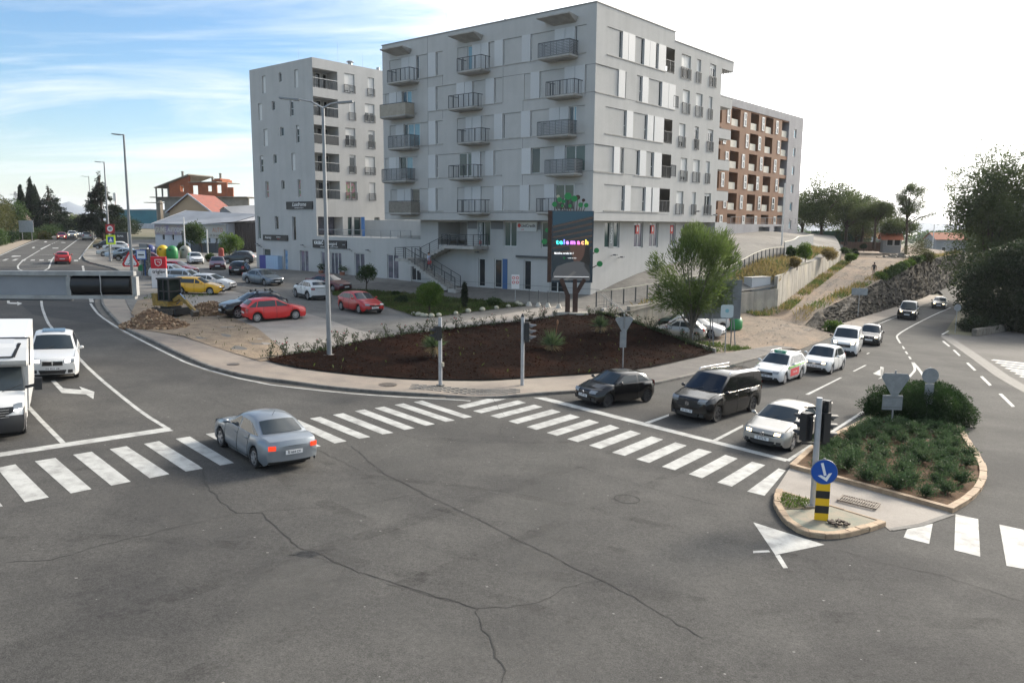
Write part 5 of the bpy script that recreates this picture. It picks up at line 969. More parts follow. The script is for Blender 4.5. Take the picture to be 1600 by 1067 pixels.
        for sg in (-1,1):
            for i,x in enumerate(seams):
                o=sect(x)[:5]; 
                for (ya,za),(yb,zb_) in zip(o,o[1:]): b.bar((OX+x,sg*(ya+.0),za),(OX+x,sg*(yb+.0),zb_),.014,.014,up=(1,0,0))
                if i>0 and not(g.panel and i>1): zz=g.belt-.14; hb.box((OX+x+.16,sg*(bodyy(x,zz)+.012),zz),(.17,.03,.03))
            if g.doors==4 or type=='van':
                zz=g.gc+.09; b.bar((OX+seams[0],sg*(bodyy(seams[0],zz)),zz),(OX+xr+ra,sg*bodyy(xr+ra+.03,zz),zz),.012,.012)
            # bonnet line
            b.bar((OX-.3,sg*(w-.16)*taper(-.3),interp(-.3,tz)-.005),(OX+g.xc,sg*(w-.14),g.zc-.016),.012,.012)
        b.build('door_gap',seamm,root); hb.build('door_handle',trim if g.trimh or g.panel else paint,root)
        if g.trimh:
            b=MB()
            for sg in (-1,1):
                b.bar((OX+xf-ra,sg*(w-.005),g.gc+.10),(OX+xr+ra,sg*(w-.005),g.gc+.10),.03,.2)
                for q in (xf,xr):
                    for k in range(-3,4):
                        a0=math.pi/2+k*.42-.21;a1=a0+.42; b.bar((OX+q+(ra+.02)*math.cos(a0),sg*(w-.012),g.r+(ra+.02)*math.sin(a0)),(OX+q+(ra+.02)*math.cos(a1),sg*(w-.012),g.r+(ra+.02)*math.sin(a1)),.04,.06,up=(0,1,0))
            b.build('cladding',trim,root); patch('bumper_trim',-.9*w,.9*w,.20,.42,trim,-1,.014); patch('bumper_trim',-.9*w,.9*w,.16,.24,trim,1,.014)
        for sg in (-1,1):
            b=MB(); b.ball((OX+g.xc-.42,sg*(w+.08),g.belt+.09),.075,.10,.068,8,6); b.bar((OX+g.xc-.42,sg*(w-.06),g.belt+.03),(OX+g.xc-.42,sg*(w+.04),g.belt+.07),.05,.05)
            b.build('wing_mirror',g_mir(g,paint),root,True)
        if g.rails:
            b=MB()
            for sg in (-1,1):
                y=sg*(w*g.roofw-.06); b.pipe([(OX+g.xrf-.15,y,H-.05),(OX+g.xrf-.25,y,H+.03),(OX+g.xrr+.15,y,H+.0),(OX+g.xrr+.05,y,H-.09)],.018,5)
            b.build('roof_rails',chrome if g.rails=='chrome' else trim,root)
        b=MB(); b.tube((OX+g.xrr+.25,0,H-.03),(OX+g.xrr+.1,0,H+.14),.008,.004,5); b.build('aerial',trim,root)
        if g.detail>1:
            b=MB()
            for sg in (-.35,.25): b.bar((OX+g.xc+.02,sg*w*1.1,g.zc+.02),(OX+g.xc-.16,sg*w*1.1+.42,g.zc+.14),.016,.012)
            b.build('wiper',trim,root)
    root['L']=L; return root
class type_ns:
    def __init__(s,d): s.__dict__.update(d)
def g_mir(g,paint): return trim if g.trimh or g.panel else paint
R_=math.radians
white=paintm('white',(.60,.60,.59)); black=paintm('black',(.0045,.0045,.005),.16,0.,.3); silver=paintm('silver',(.36,.355,.34),.32,.5); redp=paintm('red',(.42,.016,.014)); dred=paintm('dark_red',(.13,.012,.014)); bright=paintm('bright_red',(.55,.02,.02)); yel=paintm('yellow',(.72,.38,.012)); greyb=paintm('grey_blue',(.15,.18,.21),.3,.4); maroon=paintm('maroon',(.10,.012,.018)); dgrey=paintm('dark_grey',(.05,.055,.06),.28,.3); pblue=paintm('pale_blue',(.30,.36,.41),.32,.4); green=paintm('dark_green',(.015,.045,.03))
TRAF='cars in the queue on the right street'; PARK='cars parked in front of the shops'; ROADC='cars driving on the left street'; LOW='cars parked below the retaining wall'; ROW='cars parked in the row beside the left street'
car('parked_car','black three-door hatchback waiting nearest the corner pavement','car',(3.1,34.05),R_(-143),black,'small',TRAF,doors=2,rim='black',emblem='diamond',plate='ŠI 417 KD',detail=2,grw=.44,grh=(.52,.60),hl=(.57,.70,.48,.95))
car('minibus','black minibus at the stop line between the hatchbacks','minibus',(7.2,32.1),R_(-132),black,'van',TRAF,L=5.25,W=1.93,H=1.9,wb=3.3,fo=.93,hz=.98,xc=-1.0,zc=1.18,xrf=-1.95,xrr=-5.02,xbb=-5.2,r=.335,panel=False,glass=tintg,rim='black',emblem='star',plate='ZD 821 PF',detail=2,rails='chrome',hl=(.80,.98,.55,.95),grh=(.62,.88),grw=.66)
car('parked_car','silver gold hatchback with yellow headlights at the stop line next to the island','car',(9.1,28.2),R_(-129),paintm('champagne',(.36,.345,.315),.3,.45),'hatch',TRAF,L=4.26,W=1.8,H=1.45,wb=2.63,lit=1,emblem='vw',plate='ŠI 072 FE',detail=2,grh=(.575,.635),hl=(.60,.72,.52,.95),grw=.60)
tx=car('taxi','white taxi estate with red and green side lettering behind the black minibus','taxi',(13.4,41.6),R_(-128),white,'wagon',TRAF,L=4.49,W=1.73,H=1.52,wb=2.63,emblem='bar',plate='ŠI 388 GT',rails='chrome',rim='cover',grw=.56,grh=(.52,.67))
def tpatch(x0,x1,z0,z1,mat,name):
    b=MB()
    for sg in (-1,1): b.poly([(x0,sg*.872,z0),(x1,sg*.872,z0),(x1,sg*.868,z1),(x0,sg*.868,z1)])
    b.build(name,mat,tx,fix=False)
tpatch(-.62,.75,.36,.78,M('taxi_red',(.60,.05,.06),.45),'side_print')
b=MB()
for sg in (-1,1): b.poly([(1.1,sg*.866,.80),(1.12,sg*.862,.88),(-1.6,sg*.86,.99),(-2.0,sg*.83,.97),(-1.6,sg*.866,.90)])
b.build('side_stripe',M('taxi_green',(.20,.55,.05),.45),tx,fix=False)
b=MB(); b.box((.15,0,1.56),(.22,.62,.14)); o=b.build('roof_sign',M('taxi_sign',(.05,.26,.16),.4),tx); text('lettering','TAXI',.12,whitet,o,(.265,0,1.56),(math.pi/2,0,math.pi/2),ext=.001)
for sg in (-1,1): text('lettering','TAXI 098',.17,whitet,tx,(.08,sg*.878,.56),(math.pi/2,0,math.pi if sg>0 else 0),ext=.001)
car('parked_car','white rounded hatchback between the taxi and the white van','car',(17.6,45.8),R_(-127),white,'small',TRAF,L=3.94,W=1.73,H=1.53,wb=2.46,fo=.8,hz=.76,lit=1,emblem='chevron',plate='ŠI 905 AK',roofw=.75,rim='multi',grh=(.58,.64))
car('delivery_van','white delivery van between the white hatchback and the small black car','van',(22.6,53.8),R_(-118),white,'van',TRAF,lit=1,emblem='bar',rim='cover',rearglass=False,plate='ŠI 230 HB')
car('parked_car','small black car tucked in behind the white delivery van','car',(27.2,60.2),R_(-118),black,'small',TRAF,lit=1,H=1.5)
car('off_road_car','black boxy off-road car with headlights on driving beside the rock face','car',(41.6,83.6),R_(-120),black,'suv',TRAF,L=4.6,W=1.9,H=1.88,xrf=-1.8,xrr=-4.2,xbb=-4.5,lit=1,roofmat=paintm('silver_roof',(.30,.30,.30)))
car('parked_car','dark car furthest up the right street with yellow headlights on','car',(54.5,101.5),R_(-121),dgrey,'hatch',TRAF,lit=1,H=1.44,roofmat=paintm('silver_roof',(.30,.30,.30)))
x5=car('sport_utility_car','white sport utility car with a panoramic roof beside the camper van','car',(-19.2,32.7),R_(-62),white,'suv',ROADC,L=4.9,W=1.98,H=1.76,wb=2.93,fo=.9,hz=.96,xc=-1.35,zc=1.15,xrf=-2.15,xrr=-4.0,xbb=-4.7,r=.38,lit=2,emblem='none',plate='ZG 5511 AB',trimh=0,detail=2,grh=(.70,.86),grw=.44,kidney=1,hl=(.78,.92,.50,.97),roofmat=None)
b=MB(); b.poly([(-.05,-.44,1.747),(-.05,.44,1.747),(-.5,.44,1.766),(-1.1,.44,1.766),(-1.1,-.44,1.766),(-.5,-.44,1.766)]); b.build('sunroof',carglass,x5,fix=False)
bl=car('moving_car','grey blue saloon crossing the left zebra with its tail lights on','car',(-7.9,24.5),R_(131),paintm('slate_blue',(.24,.265,.29),.3,.45),'sedan',ROADC,nose=False,L=4.4,W=1.76,H=1.43,wb=2.6,tail=1,emblem='none',plate='ŠI 664 CV',xc=-1.2,xrf=-1.95,xrr=-3.15,xbb=-3.75,zr=1.0,tl=(.70,.84,.70,.98),detail=2)
car('moving_car','red hatchback seen from behind on the left street','car',(-53.0,94.2),R_(117),redp,'small',ROADC,nose=False,tail=0,emblem='none')
for (x,y),hd,pt,ty,lb_,lt in (((-91.6,163),R_(-62),bright,'hatch','red car with headlights on far up the left street',1),((-93.3,170),R_(-62),white,'suv','white car with headlights on behind the red one far up the left street',1),((-97.9,182),R_(-62),white,'hatch','furthest white car partly hidden on the left street',1),((-87.7,165.3),R_(117),silver,'suv','silver car driving away far up the left street',0)):
    car('moving_car',lb_,'car',(x,y),hd,pt,ty,ROADC,nose=False,lit=lt)
# parked on the yard
car('parked_car','bright red hatchback parked nearest the mulch bed with alloy wheels','car',(-13.9,52.85),R_(35),bright,'hatch',PARK,hfun=hU,L=4.0,W=1.72,H=1.49,wb=2.51,rim='multi',xc=-.95,hz=.78)
rb=car('parked_car','black car with roof bars behind the bright red hatchback','car',(-19.16,51.97),R_(-142),black,'suv',PARK,hfun=hU,H=1.6,rails='chrome',trimh=0,emblem='vw')
b=MB()
for x in (-.1,-1.1): b.box((x,0,1.68),(.07,1.3,.04)); b.box((x,.62,1.64),(.14,.08,.12)); b.box((x,-.62,1.64),(.14,.08,.12)); b.box((x,.3,1.76),(.09,.07,.14))
b.build('roof_bars',trim,rb)
car('parked_car','deep red hatchback parked facing the lawn','car',(-9.55,55.2),R_(-50),redp,'hatch',PARK,hfun=hU,L=4.05,W=1.8,H=1.44,wb=2.58,emblem='diamond',plate='ŠI 510 JL',rim='multi',fo=.8)
car('parked_car','white small off-road car seen from behind next to the lamp post','car',(-18.,67.6),R_(127),white,'suv',PARK,hfun=hU,L=4.11,W=1.76,H=1.58,wb=2.55)
car('parked_car','maroon saloon parked behind the white small off-road car','car',(-14.9,71.6),R_(-35),maroon,'sedan',PARK,hfun=hU)
car('parked_car','grey blue saloon parked in front of the parcel lockers','car',(-22.2,75.3),R_(-38),greyb,'sedan',PARK,hfun=hU)
car('parked_car','yellow hatchback behind the mini excavator','car',(-24.3,66.9),R_(2),yel,'wagon',PARK,hfun=hU,L=4.2,W=1.7,H=1.46,wb=2.46,rim='multi')
car('parked_car','white coupe parked just behind the yellow hatchback','car',(-24.7,70.6),R_(-8),white,'hatch',PARK,hfun=hU,H=1.42)
car('parked_car','pale grey estate car behind the white coupe','car',(-28.2,74.2),R_(-8),pblue,'wagon',PARK,hfun=hU)
car('parked_car','white taxi estate with a yellow edge behind the pale grey estate','car',(-31.8,79.6),R_(-8),white,'wagon',PARK,hfun=hU)
car('parked_car','dark red topped car furthest back behind the white taxi estate','car',(-33.4,84.2),R_(-10),redp,'hatch',PARK,hfun=hU,glass=tintg)
car('parked_car','white liftback with its nose towards the camera near the white poles','car',(-40.6,102.9),R_(-62),white,'hatch',PARK,hfun=hU,L=4.6)
car('parked_car','dark red saloon next to the white liftback','car',(-33.8,91.5),R_(-70),dred,'sedan',PARK,hfun=hU)
car('parked_car','black hatchback seen from behind near the left apartment block','car',(-29.6,86.6),R_(100),black,'hatch',PARK,hfun=hU,nose=False)
car('parked_car','dark grey crossover parked sideways under the small tree','car',(-36.3,106.2),R_(180),dgrey,'suv',PARK,hfun=hU,nose=False)
for i,(p,pt,lb_) in enumerate((((-55.2,110.6),silver,'silver car at the far end of the row beside the left street'),((-52.4,107.2),pblue,'pale blue car second in the row beside the left street'),((-49.7,103.6),black,'black car in the row beside the left street'),((-46.9,100.9),maroon,'maroon car nearest the bus stop in the row beside the left street'))):
    car('parked_car',lb_,'car',p,R_(205),pt,'hatch',ROW,hfun=hU,nose=False)
car('parked_car','white car beside the dark board sign at the far end of the yard','car',(-62.5,126.2),R_(200),white,'small',ROW,hfun=hU,nose=False)
car('parked_car','black car half hidden behind the white one near the dark board sign','car',(-66.5,131.),R_(200),black,'small',ROW,hfun=hU,nose=False)
# car park below the wall
car('parked_car','silver hatchback under the feathery green tree','car',(10.55,58.9),R_(158),silver,'small',LOW,hfun=hL,L=3.82,W=1.65,H=1.44,wb=2.49,rim='cover')
car('parked_car','dark green car mostly hidden behind the silver hatchback','car',(11.2,62.2),R_(160),green,'hatch',LOW,hfun=hL)
car('parked_car','white hatchback parked right of the feathery tree','car',(15.2,62.4),R_(170),white,'small',LOW,hfun=hL,nose=False)
car('parked_car','white car in the gap between the silver and white hatchbacks','car',(13.9,59.6),R_(-25),white,'hatch',LOW,hfun=hL,nose=False)
bt=car('excavated_car','white van far behind the digger at the gap beside the left block','van',(-44.0,146.),R_(200),white,'van',hfun=lambda x,y:3.8,nose=False); bt.name='parked_van'
# camper van
def camper():
    x0,y0=-16.25,23.95; hd=R_(-61); c,s=math.cos(hd),math.sin(hd); L=7.0; cx=x0-c*0;cy=y0
    n=Vector((.05,0,1)).normalized(); f=Vector((c,s,0)); f=(f-n*f.dot(n)).normalized(); l=n.cross(f)
    r=empty('camper_van',label='white camper van with a dark lower bumper at the left edge',cat='camper van',mat=Matrix(((f.x,l.x,n.x,x0),(f.y,l.y,n.y,y0),(f.z,l.z,n.z,hR(x0)),(0,0,0,1))))
    w=1.02; cw=M('camper_white',(.62,.62,.61),.35,coat=.3)
    # cab: front at x=0, profile (x,z)
    b=MB(); prof=[(-.02,.95),(-.10,1.12),(-.55,1.33),(-.82,1.43)]
    ring=lambda x,z,k: [(x-.18*u*u,u*w*k,z-.05*u*u) for u in(-1,-.8,-.4,0,.4,.8,1)]
    vs=[]; rows=[(-.0,.42,.9),(0.0,.70,.95),(-.02,.95,.96),(-.10,1.12,.97),(-.5,1.32,.98),(-.84,1.44,.98)]
    for x,z,k in rows: vs+=ring(x,z,k)
    b.add(vs,[(i*7+j,i*7+j+1,(i+1)*7+j+1,(i+1)*7+j) for i in range(5) for j in range(6)])
    for sg in (-1,1):
        b.add([(-.2,sg*w*.9,.42),(-.2,sg*w*.95,.7),(-.22,sg*w*.96,.9),(-.3,sg*w*.97,1.07),(-.7,sg*w*.98,1.27),(-1.05,sg*w*.98,1.39),(-1.9,sg*w,1.39),(-1.9,sg*w,.35),(-.45,sg*w*.97,.35)],[tuple(range(9))])
    b.build('cab_body',cw,r,True,45)
    b=MB(); vs=[]
    for x,z,k in ((-.84,1.44,.96),(-1.55,2.16,.86)): vs+=[(x-.16*u*u,u*w*k,z-.03*u*u) for u in(-1,-.8,-.4,0,.4,.8,1)]
    b.add(vs,[(j,j+1,8+j,7+j) for j in range(6)]); b.build('windscreen',carglass,r,True)
    for sg in (-1,1):
        b=MB(); b.poly([(-1.12,sg*w*.965,1.42),(-1.68,sg*w*.88,2.08),(-1.95,sg*w*.88,2.08),(-1.95,sg*w*.965,1.42)]); b.build('side_window',carglass,r)
    # overcab and living box with a sloping nose
    b=MB(); k=1.07
    P=[(-1.45,2.10),(-1.22,2.22),(-1.10,2.36),(-1.55,2.72),(-1.95,2.95),(-6.9,2.95),(-6.9,.55),(-1.98,.55),(-1.98,2.1)]
    vs=[(x,sg*k*(.985 if x>-1.5 else 1),z) for sg in(-1,1) for x,z in P]; n_=len(P)
    b.add(vs,[tuple(range(n_)),tuple(range(2*n_-1,n_-1,-1))]+[(i,(i+1)%n_,n_+(i+1)%n_,n_+i) for i in range(n_)]); b.build('living_box',cw,r)
    b=MB(); b.add([(-1.20,-.62,2.452),(-1.20,.62,2.452),(-1.92,.72,2.955),(-1.92,-.72,2.955)],[(0,1,2,3)]); b.bx(-6.7,-2.1,-1.0,1.0,2.951,2.985); o=b.build('roof_panel',M('camper_panel',(.56,.57,.58),.4),r)
    b=MB()
    for p,q in (((-1.22,-.7,2.47),(-1.22,.7,2.47)),((-1.22,.7,2.47),(-1.72,.86,2.83)),((-1.22,-.7,2.47),(-1.72,-.86,2.83))): b.bar(p,q,.10,.03)
    b.build('skylight_frame',trim,r)
    b=MB(); b.bar((-1.96,-1.13,2.97),(-1.96,1.13,2.97),.05,.03); b.bar((-1.96,1.13,2.97),(-1.5,1.13,2.14),.04,.03); b.bar((-1.96,-1.13,2.97),(-1.5,-1.13,2.14),.04,.03); b.build('seal_strip',trim,r)
    text('lettering','Knaus.hr',.17,M('camper_print',(.30,.33,.38),.5),r,(-1.14,.1,2.30),(math.radians(80),0,math.pi/2),ext=.002,shear=.2)
    text('lettering','RH',.24,M('camper_print',(.30,.33,.38),.5),r,(-.48,-.1,1.345),(math.radians(28),0,math.pi/2),ext=.002)
    # bumper, grille, lights, plate
    b=MB(); vs=[]
    for x,z,kk in ((.03,.26,.93),(.06,.40,.97),(.05,.66,.985),(.0,.80,.97)): vs+=[(x-.2*u*u,u*w*kk,z) for u in(-1,-.8,-.4,0,.4,.8,1)]
    b.add(vs,[(i*7+j,i*7+j+1,(i+1)*7+j+1,(i+1)*7+j) for i in range(3) for j in range(6)])
    for sg in (-1,1): b.add([(-.17,sg*w*.93,.26),(-.14,sg*w*.97,.40),(-.15,sg*w*.985,.66),(-.2,sg*w*.97,1.0),(-.5,sg*w*.985,1.0),(-.5,sg*w*.975,.26)],[tuple(range(6))])
    b.build('bumper',trim,r,True,40)
    b=MB(); vs=[]
    for x,z,kk in ((.035,.70,.5),(.03,.95,.72),(-.03,1.07,.74)): vs+=[(x-.14*u*u,u*w*kk,z) for u in(-1,-.6,-.3,0,.3,.6,1)]
    b.add(vs,[(i*7+j,i*7+j+1,(i+1)*7+j+1,(i+1)*7+j) for i in range(2) for j in range(6)]); b.build('grille',grill,r,True)
    b=MB()
    for z in (.76,.84,.92,1.0):
        for sg in (-1,1): b.bar((.05,sg*.10,z),(-.01,sg*.60,z+.01),.02,.018)
    b.build('grille_bar',chrome,r)
    b=MB(); 
    for p,q in (((0,.12),(.085,0)),((.085,0),(0,-.12)),((0,-.12),(-.085,0)),((-.085,0),(0,.12))): b.bar((.065,p[0],.93+p[1]),(.065,q[0],.93+q[1]),.035,.03,up=(1,0,0))
    b.build('emblem',chrome,r)
    for sg in (-1,1):
        b=MB(); vs=[]
        for z in (.94,1.16):
            for u in (.70,.82,.94): vs.append((.02-.2*u*u-(.06 if z>1 else 0),sg*u*w*1.0,z+(.02 if u>.8 else -.02)))
        b.add(vs,[(0,1,4,3),(1,2,5,4)]); o=b.build('headlight',lampg,r,True,fix=False)
        b=MB(); b.bar((-.06,sg*.72*w,.965),(-.15,sg*.93*w,.99),.03,.03); b.build('daytime_lamp',lampw,o)
        b=MB(); b.bar((-1.0,sg*w,1.5),(-.95,sg*(w+.28),1.58),.05,.09); b.box((-.93,sg*(w+.36),1.62),(.12,.22,.40)); b.build('wing_mirror',trim,r,True,30)
    b=MB(); b.box((.085,0,.52),(.02,.53,.12)); o=b.build('licence_plate',platem,r); text('lettering','ZG 0077 JU',.10,platet,o,(.098,0,.52),(math.pi/2,0,math.pi/2),ext=.001,bold=.002)
    ty,rm=wheel_mesh(.345,'cover')
    for q in (-.95,-5.0):
        for sg in (-1,1): o=link('wheel',ty,r); o.location=(q,sg*.92,.345); o.rotation_euler=(0,0,0 if sg>0 else math.pi); link('rim',rm,o)
    b=MB(); b.bx(-6.7,-.5,-.85,.85,.25,.6); b.build('underbody',seamm,r)
    b=MB()
    for sg in (-.4,.3): b.bar((-.80,sg*1.3,1.43),(-.98,sg*1.3+.55,1.60),.02,.015)
    b.build('wiper',trim,r)
camper()
# ---------------------------------------------------------------- walls, railings, signs, lamps, street furniture
wallc=M('cast_concrete',(.40,.37,.315),.9,alt=(.30,.275,.235),scale=.7,detail=8,rng=(.38,.66),grain=.15,gscale=12,streak=.30,rand=.10,alt2=(.47,.42,.33),scale2=.3,rng2=(.5,.62))
def wallrun(root,pts,th,nseg):
    """pts: (x,y,top z,bottom z); every cast panel is its own piece"""
    L_=[Vector(p[:2]) for p in pts]
    for (p,q,a,b_) in zip(L_,L_[1:],pts,pts[1:]):
        n=max(1,round((q-p).length/nseg)); t=(q-p).normalized(); nr=Vector((-t.y,t.x))*th
        for k in range(n):
            u0,u1=k/n+.002,(k+1)/n-.002; A=p.lerp(q,u0);B_=p.lerp(q,u1); f=lambda u,i: a[i]+(b_[i]-a[i])*u
            mb=MB(); vs=[]
            for P_,u in ((A,u0),(B_,u1)):
                vs+=[(P_.x,P_.y,f(u,3)),(P_.x,P_.y,f(u,2)),(P_.x+nr.x,P_.y+nr.y,f(u,2)),(P_.x+nr.x,P_.y+nr.y,f(u,3))]
            mb.add(vs,[(0,4,5,1),(1,5,6,2),(2,6,7,3),(0,1,2,3),(4,7,6,5)]); mb.build('wall_panel',wallc,root)
w1=empty('retaining_wall',(8.9,58.6,0),0,'long stained concrete wall behind the cars of the lower car park','wall'); w1.location=(0,0,0)
wallrun(w1,[(8.7,58.6,2.02,-.6),(14.8,64.75,2.12,-.6),(21.6,71.0,2.2,-.4),(24.3,72.7,2.3,0)],.3,2.5)
w2=empty('retaining_wall',(0,0,0),0,'taller pale concrete wall along the dirt track with dry grass on top','wall')
wallrun(w2,[(24.2,72.75,3.45,-.1),(36.2,95.5,3.95,.8),(48,117,4.35,2.)],.3,3.)
o=tag(empty('utility_cabinet',(22.3,72.6,0),R_(35)),'pale flat sided cabinet behind the concrete wall at its corner','cabinet'); b=MB(); b.box((0,0,2.5),(2.6,.9,1.7)); b.build('cabinet_body',M('cabinet_pale',(.42,.44,.46),.5),o); b=MB(); b.box((0,0,3.37),(2.7,1.0,.06)); b.build('cabinet_lid',slabm,o)
w3=empty('low_wall',(0,0,0),0,'low edging wall between the mulch bed and the lower car park','wall')
wallrun(w3,[(13.25,50.95,.12,-.6),(10.3,54.0,.72,-.5),(8.3,56.1,1.28,-.4),(7.1,57.35,1.72,-.3)],.16,1.2)
# railing along the ramp
rl=empty('ramp_railing',(0,0,0),0,'long railing with a pale handrail climbing along the ramp beside the main block','railing')
RP=[(6.3,59.6),(7.6,60.1),(11.6,63),(16,67.5),(22.2,76),(29.1,86)]
rp=resample_len(RP,1.25); hand=M('pale_handrail',(.62,.58,.48),.4,.3)
zt=[hU(x,y) for x,y in rp]
for (x,y),z in zip(rp,zt): b=MB(); b.box((x,y,z+.55),(.09,.05,1.15)); b.build('post',darkm,rl)
b=MB(); bb=MB()
for (p,z0),(q,z1) in zip(list(zip(rp,zt)),list(zip(rp,zt))[1:]):
    b.bar((*p,z0+1.18),(*q,z1+1.18),.08,.07); bb.bar((*p,z0+.1),(*q,z1+.1),.03,.04)
    for k in range(1,9): t=k/9; bb.tube((p[0]+(q[0]-p[0])*t,p[1]+(q[1]-p[1])*t,z0+(z1-z0)*t+.1),(p[0]+(q[0]-p[0])*t,p[1]+(q[1]-p[1])*t,z0+(z1-z0)*t+1.15),.007,n=4,cap=False)
b.build('handrail',hand,rl); bb.build('thin_bars',greyp,rl)
fs=empty('metal_fence',(0,0,0),0,'grey sheet metal fence at the top of the ramp','fence')
fp=resample_len([(29.1,86),(34.8,98),(41.1,110)],1.2); shm=M('fence_sheet',(.19,.205,.22),.5,.3,alt=(.15,.165,.18),scale=2.)
for p,q in zip(fp,fp[1:]):
    z0=hU(*p);z1=hU(*q); d=Vector((q[0]-p[0],q[1]-p[1])); nn=Vector((d.y,-d.x)).normalized()*.08
    b=MB(); b.add([(p[0]+nn.x,p[1]+nn.y,z0+.1),(q[0]+nn.x-d.x*.03,q[1]+nn.y-d.y*.03,z1+.1),(q[0]+nn.x-d.x*.03,q[1]+nn.y-d.y*.03,z1+1.7),(p[0]+nn.x,p[1]+nn.y,z0+1.7),(p[0],p[1],z0+.1),(q[0]-d.x*.03,q[1]-d.y*.03,z1+.1),(q[0]-d.x*.03,q[1]-d.y*.03,z1+1.7),(p[0],p[1],z0+1.7)],[(0,1,2,3),(7,6,5,4),(3,2,6,7),(0,3,7,4),(1,5,6,2)]); b.build('fence_panel',shm,fs)
b=MB()
for p,q in zip(fp,fp[1:]): b.bar((*p,hU(*p)+1.74),(*q,hU(*q)+1.74),.1,.06)
b.build('handrail',hand,fs)
# steps down to the car park
sp_=empty('garden_steps',(0,0,0),0,'short concrete steps with a handrail going down to the lower car park','steps')
A=Vector((6.75,58.5,1.95)); B_=Vector((9.3,57.3,.1)); A2=Vector((6.75,58.5)); dd=(Vector((9.3,57.3))-A2)
for k in range(10):
    u=k/10; c=A.lerp(B_,(k+.5)/10); b=MB(); d=Vector((dd.x,dd.y,0)).normalized(); b.bar(c-d*.14+Vector((0,.45,-.12)),c+d*.14+Vector((0,.45,-.12)),1.1,.24); b.build('step',stm,sp_)
b=MB(); b.bar(A+Vector((-.3,0,1.0)),B_+Vector((0,0,.75)),.05,.05); b.bar(A+Vector((0,.95,.95)),B_+Vector((0,.95,.75)),.04,.04)
for k in range(15):
    c=A.lerp(B_,k/14); b.bar(c,c+Vector((0,0,.9)),.025 if k%5 else .05,.025)
b.build('railing',greyp,sp_)
# big sign panel seen from behind, with raking posts
bs=tag(empty('sign_panel',(14.3,55.9,0)),'large grey sign panel seen from behind right of the feathery tree','sign')
ba=MB(); ba.box((-.2,0,2.85),(4.0,.06,2.75)); ba.build('panel',M('panel_back',(.19,.205,.215),.6,.2,alt=(.155,.165,.175),scale=1.2,rng=(.4,.6)),bs)
for x in (-1.7,-.3,1.2):
    b=MB(); b.bar((x,-.06,-.4),(x,-.06,4.3),.07,.07); b.build('post',greyp,bs); b=MB(); b.bar((x-.1,-1.6,-.4),(x,-.08,2.9),.06,.06); b.build('brace',greyp,bs)
b=MB()
for z in (1.7,2.9,4.0): b.box((-.2,-.045,z),(4.0,.03,.07))
b.build('rail',greyp,bs)
signb=M('sign_back',(.30,.315,.33),.45,.6,alt=(.25,.265,.28),scale=4.,rng=(.4,.6)); signblue=M('sign_blue',(.006,.075,.36),.4); signy=M('sign_yellow',(.78,.46,.01),.45); signk=M('sign_black',(.014,.014,.015),.5); fluo=M('sign_fluorescent',(.62,.80,.03),.45); signr=M('sign_rim_red',(.52,.012,.015),.45)
def pole(root,h,r=.035,z0=0,mat=None,name='post'): b=MB(); b.tube((0,0,z0),(0,0,h),r,r,10); return b.build(name,mat or steel,root,True,50)
def tri(c,s,up=True,y0=0.,th=.025):
    b=MB(); k=1 if up else -1; P_=[]
    for a,e in ((90,0),(210,0),(330,0)):
        for da in (-9,9): q=math.radians(a+da*1); P_.append((s*.577*math.cos(q)*1.0,k*s*.577*math.sin(q)))
    P_=[(x,z) for x,z in P_]; n=len(P_); vs=[(c[0]+x,c[1]+d,c[2]+z) for d in(-th/2,th/2) for x,z in P_]
    b.add(vs,[tuple(range(n)),tuple(range(2*n-1,n-1,-1))]+[(i,(i+1)%n,n+(i+1)%n,n+i) for i in range(n)]); return b
def signpost(name,pos,hfun,h,label,cat='road sign',rz=0.,r=.035,group=None):
    o=empty(name,(pos[0],pos[1],hfun(*pos)),rz,label,cat,group); pole(o,h,r,-.2); return o
s1=signpost('yield_sign',(6.07,42.9),lambda x,y:hS(x,y)+.1,2.95,'grey back of a downward triangle sign on a pole in the mulch bed',rz=.1)
tri((0,-.05,2.45),.92,False).build('sign_plate',signb,s1); b=MB(); b.box((-.04,-.06,1.55),(.36,.03,.88)); b.build('sign_plate',signb,s1); b=MB(); b.box((0,-.085,2.5),(.09,.03,.7)); b.build('bracket',greyp,s1)
s2=signpost('yield_sign',(15.94,32.54),lambda x,y:hR(x)+.1,2.45,'grey back of a downward triangle sign with a plate among the island shrubs',rz=-.1)
tri((0,-.05,1.95),1.05,False).build('sign_plate',signb,s2); b=MB(); b.box((-.06,-.05,1.1),(.8,.03,.62)); b.build('sign_plate',signb,s2); b=MB(); b.box((-.06,-.075,1.32),(.74,.02,.04)); b.box((-.06,-.075,.9),(.74,.02,.04)); b.build('bracket',greyp,s2)
s3=signpost('round_sign',(18.1,33.9),lambda x,y:hR(x)+.1,2.45,'grey back of a round sign above a narrow plate behind the juniper',rz=-.15)
b=MB(); b.disc((0,-.05,2.1),.34,24,'y',.03); b.build('sign_plate',signb,s3); b=MB(); b.box((0,-.05,1.3),(.36,.03,.9)); b.build('sign_plate',signb,s3)
s4=signpost('round_sign',(41.16,73.37),lambda x,y:hR(x),2.5,'grey round sign on a thin pole in front of the big dark round tree'); b=MB(); b.disc((0,-.05,2.35),.33,20,'y',.03); b.build('sign_plate',signb,s4)
s5=signpost('direction_sign',(30.72,70.4),hL,2.4,'grey back of a wide rectangular sign on top of the rock face',rz=-.3)
b=MB(); b.box((0,-.05,2.0),(1.3,.04,.6)); b.build('sign_plate',signb,s5)
s6=signpost('information_sign',(13.89,51.3),lambda x,y:hR(x)+.1,3.0,'small pale square sign with rounded corners in front of the large grey panel',rz=.1)
b=MB(); P_=[]
